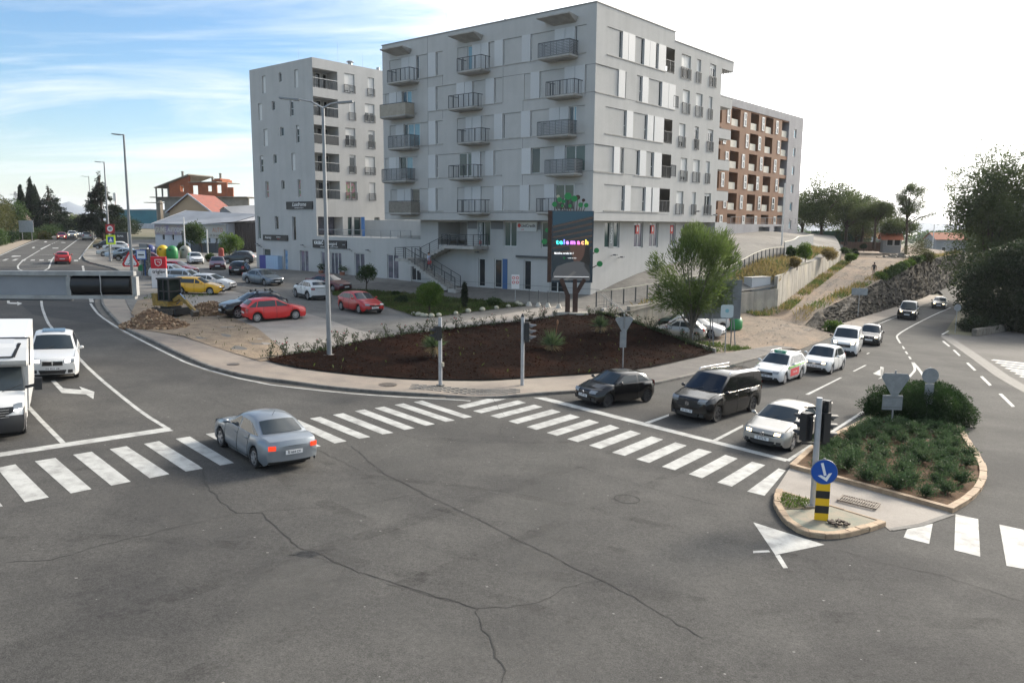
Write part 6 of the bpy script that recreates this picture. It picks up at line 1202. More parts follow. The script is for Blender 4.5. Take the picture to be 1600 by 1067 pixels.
for cx_,cz_,a0 in ((.3,.3,0),(-.3,.3,90),(-.3,-.3,180),(.3,-.3,270)):
    for k in range(4): a=math.radians(a0+k*30); P_.append((cx_+.12*math.cos(a),cz_+.12*math.sin(a)))
n=len(P_); b.add([(x,d,2.75+z) for d in(-.06,-.035) for x,z in P_],[tuple(range(n)),tuple(range(2*n-1,n-1,-1))]+[(i,(i+1)%n,n+(i+1)%n,n+i) for i in range(n)]); pl=b.build('sign_plate',M('sign_pale',(.44,.50,.50),.5),s6)
b=MB(); b.disc((0,-.066,2.78),.13,12,'y',.01); b.build('sign_symbol',M('sign_cyan',(.18,.38,.42),.5),pl)
# blue arrow sign and hazard board on the island
s7=empty('keep_right_sign',(8.52,20.95,hR(8.52)+.1),R_(-12),'blue round sign with a white arrow above a yellow and black striped board','road sign'); pole(s7,1.75,.032,-.1,greyp)
b=MB(); b.disc((0,-.06,1.38),.35,32,'y',.03); pl=b.build('sign_plate',signb,s7); b=MB(); b.disc((0,-.078,1.38),.335,32,'y',.012); b.build('blue_face',signblue,pl)
b=MB(); ca,sa=math.cos(R_(-74)),math.sin(R_(-74)); ar=lambda x,y:(x*ca-y*sa,-.0865,1.38+x*sa+y*ca)
for q in ([(-.26,-.035),(.1,-.035),(.1,.035),(-.26,.035)],[(.27,0),(.06,.19),(.06,.10),(.155,.0)],[(.27,0),(.155,0),(.06,-.10),(.06,-.19)]): b.poly([ar(*p) for p in q])
b.build('white_arrow',whitet,pl,fix=False)
b=MB(); b.box((.0,-.06,.53),(.36,.025,1.08)); hb=b.build('hazard_board',signy,s7)
for z in (.32,.74): b=MB(); b.box((0,-.075,z),(.358,.012,.21)); b.build('black_stripe',signk,hb)
# scorched ring of debris by the sign
o=tag(empty('debris_ring',(8.86,20.62,hR(8.86)+.11)),'dark ring of rusty debris on the tip of the island','debris'); b=MB(); rr=random.Random(5)
for k in range(34):
    a=rr.random()*6.28; q=.2+rr.gauss(0,.045); b.box((q*math.cos(a)*1.15,q*math.sin(a)*.75,.035+rr.random()*.03),(rr.uniform(.05,.12),rr.uniform(.03,.06),.05),Matrix.Rotation(rr.random()*3,3,'Z'))
b.build('debris_ring',M('rust_debris',(.06,.04,.028),.8,alt=(.16,.12,.09),scale=20,rng=(.5,.7)),o)
# traffic lights
tlb=M('signal_black',(.012,.012,.013),.5); lensr=M('lens_red',(.10,.01,.01),.2); lensa=M('lens_amber',(.12,.06,.008),.2); lensg=M('lens_green',(.008,.07,.04),.2); vis=M('visor_grey',(.16,.16,.165),.4)
tpole=M('signal_pole',(.42,.43,.45),.5,.3,alt=(.33,.34,.35),scale=3.)
def head(root,c,rz,n=3,s=.3,vm=None,name='signal_head'):
    """a signal head at c whose lenses look along local -y turned by rz"""
    R=Matrix.Rotation(rz,3,'Z'); b=MB(); h=n*s+.1; b.box(Vector(c),(s+.06,.22,h),R)
    b.box(Vector(c)+R@Vector((0,.14,0)),(.1,.1,h*.8),R); hd=b.build(name,tlb,root)
    for k in range(n):
        z=h/2-.05-s*(k+.5); p=Vector(c)+R@Vector((0,-.115,z)); b=MB(); b.disc(p,s*.38,14,R@Vector((0,1,0)),.015); b.build('lens',[lensr,lensa,lensg][k] if n==3 else [lensr,lensg][k],hd)
        b=MB(); vs=[];m=9; f=R@Vector((0,-1,0)); sx=R@Vector((1,0,0))
        for i in range(m):
            a=math.radians(-20+220*i/(m-1)); o=sx*math.cos(a)*s*.43+Vector((0,0,math.sin(a)*s*.43)); ln=.30 if math.sin(a)>.2 else .12
            vs+=[p+o,p+o*1.0+f*ln+Vector((0,0,-.03))]
        b.add(vs,[(2*i,2*i+1,2*i+3,2*i+2) for i in range(m-1)]); b.build('visor',vm or tlb,hd,True)
    return hd
t1=empty('pedestrian_signal',(-3.26,35.75,hS(-3.26,35.75)),0,'pale pole with a two lens pedestrian signal facing left','traffic light'); pole(t1,3.15,.085,-.1,tpole); head(t1,(-.1,-.1,2.45),R_(-65),2,.27)
b=MB(); b.disc((0,0,.03),.2,10,'z',.06); b.build('base',kerbm,t1); b=MB(); b.box((.12,-.02,1.0),(.1,.12,.18)); b.build('push_button',M('button_cream',(.5,.45,.35),.5),t1)
t2=empty('traffic_light',(.5,36.95,hS(.5,36.95)),0,'pale pole with a three lens black traffic light facing right','traffic light'); pole(t2,3.25,.085,-.1,tpole); head(t2,(.22,-.02,2.55),R_(80),3,.27,vis); b=MB(); b.tube((0,0,3.25),(0,0,3.4),.1,.04); b.build('pole_cap',tlb,t2)
t3=empty('traffic_light',(8.69,22.0,hR(8.69)+.1),0,'grey pole on the island with black signal heads facing both ways','traffic light'); pole(t3,3.2,.085,-.1,tpole)
head(t3,(-.27,.14,2.33),R_(-150),3,.235); head(t3,(.22,.12,2.33),R_(105),3,.25); head(t3,(.24,.2,2.92),R_(140),1,.24)
b=MB(); b.bar((-.4,.08,2.9),(.3,.08,2.9),.05,.05); b.bar((-.4,.08,1.85),(.3,.08,1.85),.05,.05); b.build('bracket',tlb,t3); b=MB(); b.box((-.05,.05,.02),(.4,.4,.08)); b.build('base',concm,t3)
# street lamps
def lamp(pos,hfun,h,arms,label,base=True,rz=0.):
    o=empty('street_lamp',(pos[0],pos[1],hfun(*pos)),rz,label,'street lamp'); b=MB(); b.tube((0,0,-.2),(0,0,h),.135,.075,12); b.build('pole',M('lamp_pole',(.27,.28,.29),.5,.5,alt=(.22,.23,.24),scale=2.),o,True,50)
    for dx,up,ln in arms:
        s=1 if dx>0 else -1; b=MB(); b.tube((0,0,h-.02),(dx*.5,0,h+up*.75),.05,.045,8); b.tube((dx*.5,0,h+up*.75),(dx,0,h+up),.045,.035,8); a=b.build('arm',steel,o,True,50)
        b=MB(); c=(dx+s*ln/2,0,h+up+.02); R=Matrix.Rotation(-s*R_(5),3,'Y'); b.box(c,(ln,.30,.075),R); b.build('lamp_head',M('lamp_head',(.22,.23,.24),.45,.4),o)
        b=MB(); b.box((c[0],0,c[2]-.05),(ln*.6,.22,.02),R); b.build('lamp_glass',M('lamp_glass',(.5,.5,.47),.2),o)
    b=MB(); b.box((0,0,.0),(.5,.5,.12)); b.build('base_plate',kerbm,o); return o
lamp((-9.52,41.),hU,12.5,[(-1.15,.40,1.0),(.75,.26,.75)],'tall double armed street lamp standing in the mulch bed')
lamp((-31.,65.),hU,12.7,[(-.15,0,.75)],'tall single armed street lamp behind the bus stop sign')
lamp((-50.46,100.3),hU,12.2,[(-.3,0,.8)],'second single armed street lamp further up the left street')
lamp((-90,172),lambda x,y:4.2,13.0,[(-.3,0,1.2)],'furthest single armed street lamp up the left street')
# overhead sign frame above the left street
of=empty('overhead_sign_frame',(0,18.2,0),0,'grey overhead metal frame with a sheet panel and a black roller above the left street','sign frame')
fm=M('frame_metal',(.36,.36,.355),.5,.4,alt=(.27,.27,.265),scale=3.,rng=(.4,.62),coord='obj'); zt_,zb_=6.79,6.25; xl,xr_=-15.2,-8.62
b=MB(); b.bar((xl,0,zt_),(xr_,0,zt_+.02),.14,.10); b.bar((xl,0,zb_),(xr_,0,zb_+.02),.14,.08); b.build('frame',fm,of)
for x in (-12.9,-10.12,xr_+.0): b=MB(); b.bar((x,.001,zb_+.06),(x,.001,zt_-.05),.10,.138,up=(0,1,0)); b.build('frame',fm,of)
b=MB(); b.box(((-10.18-15.1)/2,.05,(zt_+zb_)/2),(4.9,.03,.46)); b.build('sheet_panel',M('frame_sheet',(.27,.28,.30),.5,.2,alt=(.23,.24,.26),scale=1.4),of)
b=MB(); b.tube((-10.06,.10,6.53),(-8.72,.10,6.54),.225,n=18); b.build('roller',M('roller_black',(.012,.012,.013),.45),of,True,50)
b=MB(); b.pipe([(-9.36,-.13,6.79),(-9.34,-.15,6.6),(-9.36,-.13,6.4),(-9.33,-.12,6.27)],.012,5); b.build('cable',M('cable_grey',(.3,.3,.3),.6),of,True)
b=MB(); b.tube((-14.9,.3,hR(-14.9)-.2),(-14.9,.3,7.4),.16,.13,12); b.build('mast',steel,of,True,50)
b=MB(); b.box(((-10.1-15.1)/2,.0,6.19),(5.0,.12,.03)); b.build('shade_strip',darkm,of)  # dark strip stands in for the shade below the sheet panel
# signs on the left
s8=signpost('crossing_warning_sign',(-32.2,67.4),hU,3.4,'red bordered triangle warning of a zebra crossing','road sign'); c=(0,-.05,2.55)
o=tri(c,1.35).build('sign_plate',signr,s8); tri((0,-.068,2.53),.98,th=.012).build('white_field',M('sign_white2',(.7,.7,.7),.5),o)
b=MB(); b.disc((.02,-.08,2.72),.06,8,'y',.01)
for p,q in (((0,2.66),(-.02,2.45)),((-.02,2.45),(-.14,2.26)),((-.02,2.45),(.10,2.27)),((0,2.62),(.13,2.5)),((0,2.62),(-.12,2.52))): b.bar((p[0],-.08,p[1]),(q[0],-.08,q[1]),.012,.045,up=(0,0,1))
for x in (-.3,-.18,.2,.32): b.box((x,-.08,2.27),(.06,.01,.09))
b.build('walker_symbol',signk,o)
s9=signpost('bus_stop_sign',(-38.05,82.),hU,2.6,'square blue bus stop sign on a blue pole','road sign'); 
b=MB(); b.box((0,-.05,2.15),(1.05,.03,.98)); o=b.build('sign_plate',signblue,s9); b=MB(); b.box((0,-.07,2.15),(.86,.012,.8)); b.build('white_field',M('sign_white2',(.7,.7,.7),.5),o); b=MB(); b.box((0,-.08,2.13),(.62,.012,.13)); b.build('bus_symbol',signk,o)
b=MB(); b.tube((.3,0,-.1),(.3,0,2.2),.07,.07,8); b.build('blue_pole',M('pole_blue',(.012,.05,.15),.5),s9)
o=empty('litter_bin',(-36.9,79.2,hU(-36.9,79.2)),0,'small green litter bin on a post beside the bus stop','bin'); pole(o,1.3,.03,-.1); b=MB(); b.tube((0,-.1,.75),(0,-.1,1.35),.2,.24,10); b.build('bin_body',M('bin_green',(.02,.16,.07),.5),o)
s10=signpost('speed_limit_sign',(-50.0,99.9),hU,4.6,'speed limit 40 sign above a yellow framed crossing sign','road sign'); b=MB(); b.disc((0,-.12,4.1),.5,20,'y',.03); o=b.build('sign_plate',signr,s10); b=MB(); b.disc((0,-.14,4.1),.36,20,'y',.012); b.build('white_field',M('sign_white2',(.7,.7,.7),.5),o); text('lettering','40',.42,signk,o,(0,-.15,4.1),(math.pi/2,0,0),ext=.002,bold=.012)
b=MB(); b.box((0,-.11,4.1),(1.15,.02,1.15)); b.build('backing_board',M('sign_maroon',(.22,.02,.02),.5),s10)
b=MB(); b.box((0,-.12,2.75),(1.15,.03,1.15)); o=b.build('sign_plate',fluo,s10); b=MB(); b.box((0,-.14,2.75),(.72,.012,.72)); b.build('blue_face',signblue,o); b=MB(); b.add([(-.25,-.15,2.5),(.25,-.15,2.5),(0,-.15,3.0)],[(0,1,2)]); b.build('white_triangle',whitet,o,fix=False)
# triglav pylon
o=empty('advertising_pylon',(-31.4,70.9,hU(-31.4,70.9)),R_(8),'red and white pylon reading triglav beside the mini excavator','sign'); b=MB(); b.bx(-.63,.63,-.16,.16,0,2.75); py=b.build('pylon_body',M('pylon_white',(.66,.66,.66),.4),o)
b=MB(); b.bx(-.635,.635,-.166,.166,1.72,2.756); b.build('red_panel',M('pylon_red',(.52,.012,.025),.4),o)
text('lettering','triglav',.44,signk,py,(0,-.168,1.44),(math.pi/2,0,0),ext=.003,bold=.008); text('lettering','osiguranje',.15,M('grey_ink',(.3,.3,.3),.5),py,(0,-.168,1.14),(math.pi/2,0,0),ext=.003)
b=MB(); m=10; pts=[(-.26,2.52),(.26,2.52),(.26,2.2),(.2,2.05),(0,1.95),(-.2,2.05),(-.26,2.2)]
for p,q in zip(pts,pts[1:]+pts[:1]): b.bar((p[0],-.172,p[1]),(q[0],-.172,q[1]),.02,.055,up=(0,0,1))
b.bar((-.1,-.172,2.32),(.12,-.172,2.32),.02,.05,up=(0,0,1)); b.bar((.1,-.172,2.32),(.1,-.172,2.15),.02,.05,up=(1,0,0)); b.build('shield_emblem',whitet,o)
o=empty('information_pillar',(-44.2,96.,hU(-44.2,96)),0,'pale information pillar with small print behind the bus stop sign','sign'); b=MB(); b.bx(-.5,.5,-.15,.15,0,2.6); b.build('pillar_body',M('pillar_grey',(.48,.48,.47),.5),o); b=MB(); b.bx(-.5,.5,-.16,.16,2.15,2.62); b.build('pillar_cap',greyp,o); b=MB()
for k in range(6): b.box((0,-.155,.7+k*.22),(.7,.01,.05))
b.build('print_lines',greyp,o)
o=empty('wire_cage_pillar',(-37.9,82.6,hU(-37.9,82.6)),0,'tall wire mesh pillar filled with stones right of the bus stop sign','pillar'); b=MB(); b.tube((0,0,0),(0,0,2.7),.5,.5,10); b.build('stone_fill',M('stone_fill',(.25,.24,.21),.9,alt=(.08,.08,.07),scale=6.,rng=(.4,.55),bump=.04,bscale=9),o); b=MB()
for k in range(10): a=k*.628; b.tube((.52*math.cos(a),.52*math.sin(a),0),(.52*math.cos(a),.52*math.sin(a),2.75),.012,n=4)
b.build('wire_mesh',steel,o)
o=empty('board_sign',(-62.4,127.9,hU(-62.4,127.9)),0,'dark board sign with pale lettering beside the far parked cars','sign'); b=MB(); b.bx(-1.0,1.0,-.1,.1,.2,2.75); bd=b.build('board',M('board_dark',(.03,.033,.036),.5),o); text('lettering','ELMA',.42,whitet,bd,(-.1,-.11,2.2),(math.pi/2,0,0)); text('lettering','gradnja',.25,whitet,bd,(0,-.11,1.4),(math.pi/2,0,0)); text('lettering','inzenjering',.2,signy,bd,(.1,-.11,.7),(math.pi/2,0,0))
b=MB(); b.box((0,0,1.45),(2.15,.14,2.75)); b.bar((-1.0,0,-.2),(-1.0,0,.3),.1); b.bar((1,0,-.2),(1,0,.3),.1); b.build('board_frame',greyp,o)
# recycling bells
for x,y,c,lb_ in ((-50.75,112.0,(.012,.03,.14),'blue'),(-49.35,112.9,(.66,.42,.01),'yellow'),(-47.9,112.6,(.01,.19,.05),'green'),(-46.7,114.2,(.25,.25,.22),'grey')):
    o=empty('recycling_container',(x,y,hU(x,y)),0,'%s dome shaped recycling container in the row near the low white hall'%lb_,'recycling container','recycling containers'); b=MB(); prof=[(.72,0),(.80,.25),(.80,1.0),(.70,1.4),(.48,1.68),(.2,1.8),(0,1.82)]; n=12; vs=[(r_*math.cos(6.283*k/n),r_*math.sin(6.283*k/n),z) for r_,z in prof for k in range(n)]
    b.add(vs,[(i*n+k,i*n+(k+1)%n,(i+1)*n+(k+1)%n,(i+1)*n+k) for i in range(len(prof)-1) for k in range(n)]); b.build('container_body',M('container_'+lb_,c,.5),o,True,60); b=MB(); b.box((0,-.77,1.25),(.34,.12,.16)); b.build('slot',signk,o)
for x,y,c,lb_ in ((15.4,66.0,(.012,.03,.20),'blue dome shaped recycling container behind the feathery tree'),(17.3,62.3,(.01,.19,.05),'green container just right of the white hatchback under the large grey panel')):
    o=empty('recycling_container',(x,y,hL(x,y)),0,lb_,'recycling container'); b=MB(); vs=[(r_*1.05*math.cos(6.283*k/n),r_*1.05*math.sin(6.283*k/n),z*(1.05 if c[2]>.1 else .62)) for r_,z in prof for k in range(n)]
    b.add(vs,[(i*n+k,i*n+(k+1)%n,(i+1)*n+(k+1)%n,(i+1)*n+k) for i in range(len(prof)-1) for k in range(n)]); b.build('container_body',M('container2_%d'%int(c[2]*100),c,.5),o,True,60)
for (x,y),h,lb_ in (((-49.2,120.3),5.6,'left white flag pole in front of the low white hall'),((-43.6,114.5),4.1,'right white flag pole near the white liftback'),((33.5,100.),7.5,'white flag pole in front of the brown panelled block')):
    o=empty('flag_pole',(x,y,hU(x,y)),0,lb_,'pole'); b=MB(); b.tube((0,0,-.2),(0,0,h),.11,.09,8); b.ball((0,0,h),.1,.1,.1); b.build('pole',M('white_pole',(.62,.62,.6),.4),o,True,50)
# parking sign and bollards by the lawn
o=signpost('parking_sign',(.23,62.2),hU,2.2,'small white sign with two red circles at the end of the lawn','road sign'); b=MB(); b.box((0,-.05,1.8),(.62,.03,1.1)); pl=b.build('sign_plate',M('sign_white2',(.7,.7,.7),.5),o)
for x,z in ((-.15,2.1),(.15,2.1),(-.15,1.75),(.15,1.75)):
    b=MB(); b.disc((x,-.07,z),.12,12,'y',.012); b.build('red_ring',signr,pl); b=MB(); b.disc((x,-.078,z),.07,10,'y',.012); b.build('ring_centre',M('sign_white2',(.7,.7,.7),.5),pl)
for i,(x,y) in enumerate(((1.3,61.3),(2.0,60.7),(2.7,60.2),(3.5,59.6))):
    o=empty('bollard',(x,y,hU(x,y)),0,'thin dark bollard in a white concrete foot between the lawn and the display','bollard','bollards near the display'); b=MB(); b.tube((0,0,.2),(0,0,1.25),.035,.03,6); b.build('post',darkm,o); b=MB(); b.tube((0,0,0),(0,0,.32),.24,.10,8); b.build('foot',M('white_stone',(.52,.5,.45),.8,alt=(.4,.38,.33),scale=4),o)
rr=random.Random(12); pv_=[(-6.5,54.9),(-6.2,54.7),(-5.95,54.6),(-5.55,54.5),(-5.1,55.0),(-4.0,56.2),(-3.2,57.4),(-2.2,58.5),(-1.2,59.5),(-.3,60.5),(.6,61.2),(.4,61.8),(-6.9,55.4)]
for i,(x,y) in enumerate(pv_):
    o=empty('boulder',(x,y,hU(x,y)),rr.random()*6,'round whitewashed boulder in the row edging the lawn','boulder','whitewashed boulders edging the lawn'); s=rr.uniform(.19,.27); b=MB(); b.ball((0,0,s*.55),s,s*.9,s*.75,9,6); b.v=[(x_*rr.uniform(.92,1.08),y_*rr.uniform(.92,1.08),z_) for x_,y_,z_ in b.v]; b.build('boulder',M('whitewash',(.50,.47,.37),.85,alt=(.36,.34,.26),scale=5.),o,True)
# LED display
ld=empty('advertising_display',(4.24,57.25,hU(4.24,57.25)),R_(-2),'tall LED advertising display reading telemach on a rusty tree shaped stand','billboard')
rust=M('rusty_steel',(.085,.045,.032),.7,.3,alt=(.055,.03,.022),scale=3.,rng=(.4,.6)); leafg=M('disc_green',(.008,.22,.05),.4); z0=hU(4.24,57.25); zb=3.85-z0; zt=8.93-z0
b=MB(); b.bar((-.25,.1,-.3),(-.25,.1,1.4),.34,.34); b.bar((-.25,.1,1.3),(-.75,.1,2.5),.30,.30); b.build('trunk',rust,ld); b=MB(); b.bar((.3,.12,-.3),(.3,.12,1.5),.40,.36); b.bar((.32,.12,1.4),(.95,.12,2.5),.28,.28); b.bar((.25,.12,1.4),(.25,.12,2.5),.30,.30); b.build('trunk',rust,ld)
b=MB(); b.bx(-1.45,1.5,0,.45,zb,zt); b.build('display_case',M('display_case',(.03,.045,.06),.4,.3),ld)
b=MB(); b.bx(-1.75,-1.46,.02,.4,zb,zt+.02); b.build('side_plate',rust,ld)
scr=M('screen_dark',(.006,.008,.010),.25,emit=(.006,.012,.018),estr=.6); b=MB(); b.poly([(-1.4,-.006,zb+.05),(1.42,-.006,zb+.05),(1.42,-.006,zt-.05),(-1.4,-.006,zt-.05)]); sc1=b.build('screen',scr,ld,fix=False)
def spoly(name,pts,col,e,y): 
    b=MB(); b.poly([(-1.4+2.82*u,y,zb+.05+(zt-zb-.1)*v) for u,v in pts]); return b.build(name,M('screen_'+name,tuple(c*.15 for c in col),.3,emit=col,estr=e*.35),sc1,fix=False)
spoly('picture_sky',[(0,.8),(1,.94),(1,1),(0,1)],(.012,.045,.075),1.,-.009)
for k in range(6): spoly('picture_building',[(0,.79-.075*k),(1,.93-.085*k),(1,.90-.085*k),(0,.77-.075*k)],(.055,.035,.028),1.,-.010)
spoly('picture_face',[(.42,.50),(.55,.53),(.70,.57),(.84,.52),(.85,.42),(.78,.33),(.66,.28),(.55,.29),(.50,.38)],(.085,.045,.035),1.,-.012)
spoly('picture_hair',[(.84,.52),(.94,.50),(.96,.30),(.90,.10),(.80,.22),(.72,.30),(.80,.38)],(.008,.006,.006),1.,-.014)
spoly('picture_coat',[(0,.02),(.03,.13),(.12,.22),(.35,.27),(.62,.30),(.80,.28),(.93,.20),(.97,.08),(.95,.02)],(.075,.08,.088),1.,-.016)
spoly('picture_strap',[(.30,.03),(.55,.16),(.62,.14),(.38,.02)],(.13,.13,.13),1.,-.018); spoly('picture_fold',[(.8,.24),(.95,.12),(.96,.2),(.88,.27)],(.02,.022,.025),1.,-.018)
X_=[-.99,-.79,-.57,-.48,-.245,.085,.355,.57,]; 
cols=[(.06,.9,.85),(.10,.55,1.),(.25,.28,1.),(.45,.22,1.),(.75,.20,.95),(1.,.16,.55),(1.,.38,.22),(1.,.75,.10)]
x=-1.16; adv=dict(t=.2,e=.30,l=.14,m=.47,a=.29,c=.27,h=.30)
for ch,c in zip('telemach',cols):
    text('lettering',ch,.47,M('glow_%d'%int(c[0]*100+c[1]*10),c,.4,emit=c,estr=.9),sc1,(x+adv[ch]/2,-.02,zb+(zt-zb)*.565),(math.pi/2,0,0),ext=.002,bold=.016); x+=adv[ch]*1.04
lw=M('screen_white',(.8,.8,.8),.4,emit=(1,1,1),estr=.5); text('lettering','Mobilna mreža br.1',.205,lw,sc1,(-1.26,-.02,zb+(zt-zb)*.41),(math.pi/2,0,0),ext=.001,align='LEFT',bold=.004,sx=.86); text('lettering','uvijek uz tebe',.11,lw,sc1,(-.3,-.02,zb+(zt-zb)*.345),(math.pi/2,0,0),ext=.001,align='LEFT'); b=MB(); b.box((0,-.02,zb+.42),(2.5,.004,.02)); b.build('print_line',lw,sc1)
b=MB(); b.disc((-.55,-.02,zb+(zt-zb)*.345),.08,10,'y',.004); b.build('green_dot',leafg,sc1)
for i,(x,z,r) in enumerate(((-1.3,.45,.18),(-.95,.78,.17),(-.65,.66,.14),(-.35,1.02,.26),(.1,.85,.22),(.35,.95,.17),(.55,.42,.17),(.75,.75,.12),(.95,.40,.16),(-.2,.35,.13),(-.75,.35,.10))):
    b=MB(); b.tube((x*.8,.22,zt),(x,.2,zt+z),.035,.025,6); st_=b.build('stem',rust,ld); b=MB(); b.disc((x,.14+.03*(i%3),zt+z),r,16,'y',.05); b.build('green_disc',leafg if i not in (5,7) else rust,st_)
for i in range(3): b=MB(); b.disc((-1.05+i*.15,.25,zt+1.0-.35*i),.13,10,'y',.05); b.build('pale_disc',M('disc_cream',(.45,.40,.30),.6),ld)
for x,z,r in ((-1.78,6.9-z0+.65,.16),(-1.98,6.0-z0+.75,.20),(1.75,6.15-z0,.19),(2.0,4.95-z0+.25,.21)):
    s=1 if x>0 else -1; b=MB(); b.tube((s*1.4,.2,z-.35),(x,.2,z),.04,.03,6); st_=b.build('stem',rust,ld); b=MB(); b.disc((x,.13,z),r,16,'y',.05); b.build('green_disc',leafg,st_)
b=MB(); b.box((0,.1,.04),(2.4,1.6,.14)); b.build('footing',M('pale_gravel',(.45,.42,.36),.9,alt=(.25,.23,.2),scale=9,rng=(.4,.6)),ld)
# drain covers in the pavement
for (x,y,r),lb_ in (((-13.5,38.,.3),'round iron cover in the pavement left of the mulch bed'),((-5.6,35.3,.42),'grey iron cover in the pavement near the pedestrian signal'),((17.0,53.6,.35),'round pale cover where the dirt track meets the pavement')):
    o=empty('manhole_cover',(x,y,hS(x,y)+.012),0,lb_,'manhole cover'); b=MB(); b.disc((0,0,0),r,20,'z',.02); b.build('cover_plate',gm if x<10 else kerbm,o)
# ---------------------------------------------------------------- vegetation
bark=M('bark',(.10,.075,.055),.95,alt=(.055,.042,.032),scale=4.,rng=(.4,.62),grain=.3); barkg=M('grey_bark',(.16,.14,.115),.95,alt=(.09,.08,.065),scale=4.,rng=(.4,.62),grain=.3)
lf_pine=leafmat('leaf_pine',(.055,.080,.028),(.095,.125,.042),(.135,.155,.055),.35)
lf_dark=leafmat('leaf_dark',(.014,.026,.010),(.028,.046,.017),(.046,.066,.023),.5)
lf_mid=leafmat('leaf_mid',(.035,.06,.018),(.06,.10,.03))
lf_feather=leafmat('leaf_feather',(.085,.130,.034),(.130,.180,.052),(.165,.21,.07),.8)
lf_bright=leafmat('leaf_bright',(.060,.115,.018),(.105,.170,.030),(.14,.20,.045),1.2)
lf_olive=leafmat('leaf_olive',(.055,.065,.022),(.095,.10,.035),(.13,.11,.04),.25)
lf_jun=leafmat('leaf_juniper',(.012,.030,.009),(.026,.055,.015),(.046,.082,.024),1.2)
lf_ros=leafmat('leaf_rosemary',(.036,.070,.030),(.066,.110,.048),(.10,.14,.068),2.)
lf_cyp=leafmat('leaf_cypress',(.010,.020,.010),(.018,.030,.014),(.026,.038,.018),.6)
lf_dry=leafmat('dry_grass',(.20,.155,.06),(.30,.235,.10),(.16,.15,.05),1.5)
lf_grass=leafmat('grass_blade',(.06,.10,.02),(.10,.145,.035),(.17,.165,.06),.8)
lf_yuc=leafmat('leaf_yucca',(.07,.11,.045),(.11,.16,.07),(.15,.19,.09),3.); lf_yd=leafmat('leaf_yucca_dry',(.22,.17,.09),(.28,.22,.12),None,3.)
lf_rose=leafmat('leaf_rose',(.040,.062,.028),(.065,.088,.042),(.10,.075,.04),2.)
def quads(P,D,L_,W_,rng,up=None):
    """leaf quads at P along directions D with length L_ and width W_"""
    n=len(P); D=D/np.maximum(np.linalg.norm(D,axis=1,keepdims=True),1e-6); S=np.cross(D,rng.normal(size=(n,3))); S/=np.maximum(np.linalg.norm(S,axis=1,keepdims=True),1e-6)
    L_=(L_*rng.uniform(.6,1.3,n))[:,None]; W_=(W_*rng.uniform(.7,1.2,n))[:,None]
    V=np.stack([P-S*W_*.25,P+D*L_*.5-S*W_*.5,P+D*L_,P+D*L_*.5+S*W_*.5],1).reshape(-1,3); F=np.arange(4*n).reshape(n,4); return V,F
def cloud(blobs,n,rng,shell=2.6):
    w_=np.array([b[1][0]*b[1][1]+b[1][1]*b[1][2]+b[1][0]*b[1][2] for b in blobs]); k=rng.choice(len(blobs),n,p=w_/w_.sum()); C=np.array([b[0] for b in blobs])[k]; R=np.array([b[1] for b in blobs])[k]
    U=rng.normal(size=(n,3)); U/=np.linalg.norm(U,axis=1,keepdims=True); r=rng.random(n)**(1/shell)
    # clumps: pull points towards sub-centres
    r=r*(1+.13*np.sin(7*U[:,0]+5*U[:,1])*np.cos(6*U[:,2]+k)); return C+U*R*r[:,None],U
def foliage(name,blobs,n,size,mat,parent,seed=1,aspect=.45,shell=2.6,droop=0.,upb=0.,clump=0):
    rng=np.random.default_rng(seed)
    if clump:
        m=max(1,n//clump); P0,U0=cloud(blobs,m,rng,shell); P=np.repeat(P0,clump,0)+rng.normal(size=(m*clump,3))*size*.75; U=np.repeat(U0,clump,0); n=m*clump
    else: P,U=cloud(blobs,n,rng,shell)
    D=U*.6+rng.normal(size=(n,3))*.8; D[:,2]+=upb-droop; V,F=quads(P,D,size,size*aspect,rng); return npmesh(name,V,F,mat,parent)
def limbs(root,base,th,r,targets,mat,seed=1,lean=(0,0),n=7):
    rr=random.Random(seed); b=MB(); top=Vector((lean[0],lean[1],th)); pts=[Vector((0,0,-.3)),Vector((lean[0]*.3+rr.gauss(0,.05),lean[1]*.3,th*.4)),top]
    b.pipe(pts,[r*1.25,r,r*.75],n)
    for t in targets:
        t=Vector(t); s=pts[1].lerp(top,rr.uniform(.3,1)); m=s.lerp(t,.5)+Vector((rr.gauss(0,.1),rr.gauss(0,.1),rr.uniform(0,.15)*(t-s).length)); b.pipe([s,m,t],[r*.5,r*.32,r*.1],5)
    return b.build('trunk',mat,root,True,60)
def tree(name,label,pos,z,th,r,blobs,n,size,mat,cat='tree',group=None,seed=1,bmat=None,lean=(0,0),nl=8,**k):
    o=empty(name,(pos[0],pos[1],z),0,label,cat,group); rr=random.Random(seed)
    limbs(o,0,th,r,[b[0] for b in (blobs if len(blobs)<=nl else rr.sample(blobs,nl))],bmat or bark,seed,lean); foliage('crown',blobs,n,size,mat,o,seed,**k); return o
def rblobs(seed,n,c,R,s0,s1,flat=.7):
    rr=random.Random(seed); o=[]
    for i in range(n):
        while True:
            p=Vector((rr.uniform(-1,1),rr.uniform(-1,1),rr.uniform(-1,1)))
            if p.length<1: break
        s=rr.uniform(s0,s1); o.append(((c[0]+p.x*R[0],c[1]+p.y*R[1],c[2]+p.z*R[2]),(s,s,s*flat)))
    return o
def px(u,Y): return ((u-800)/1244*Y*1.0,Y)
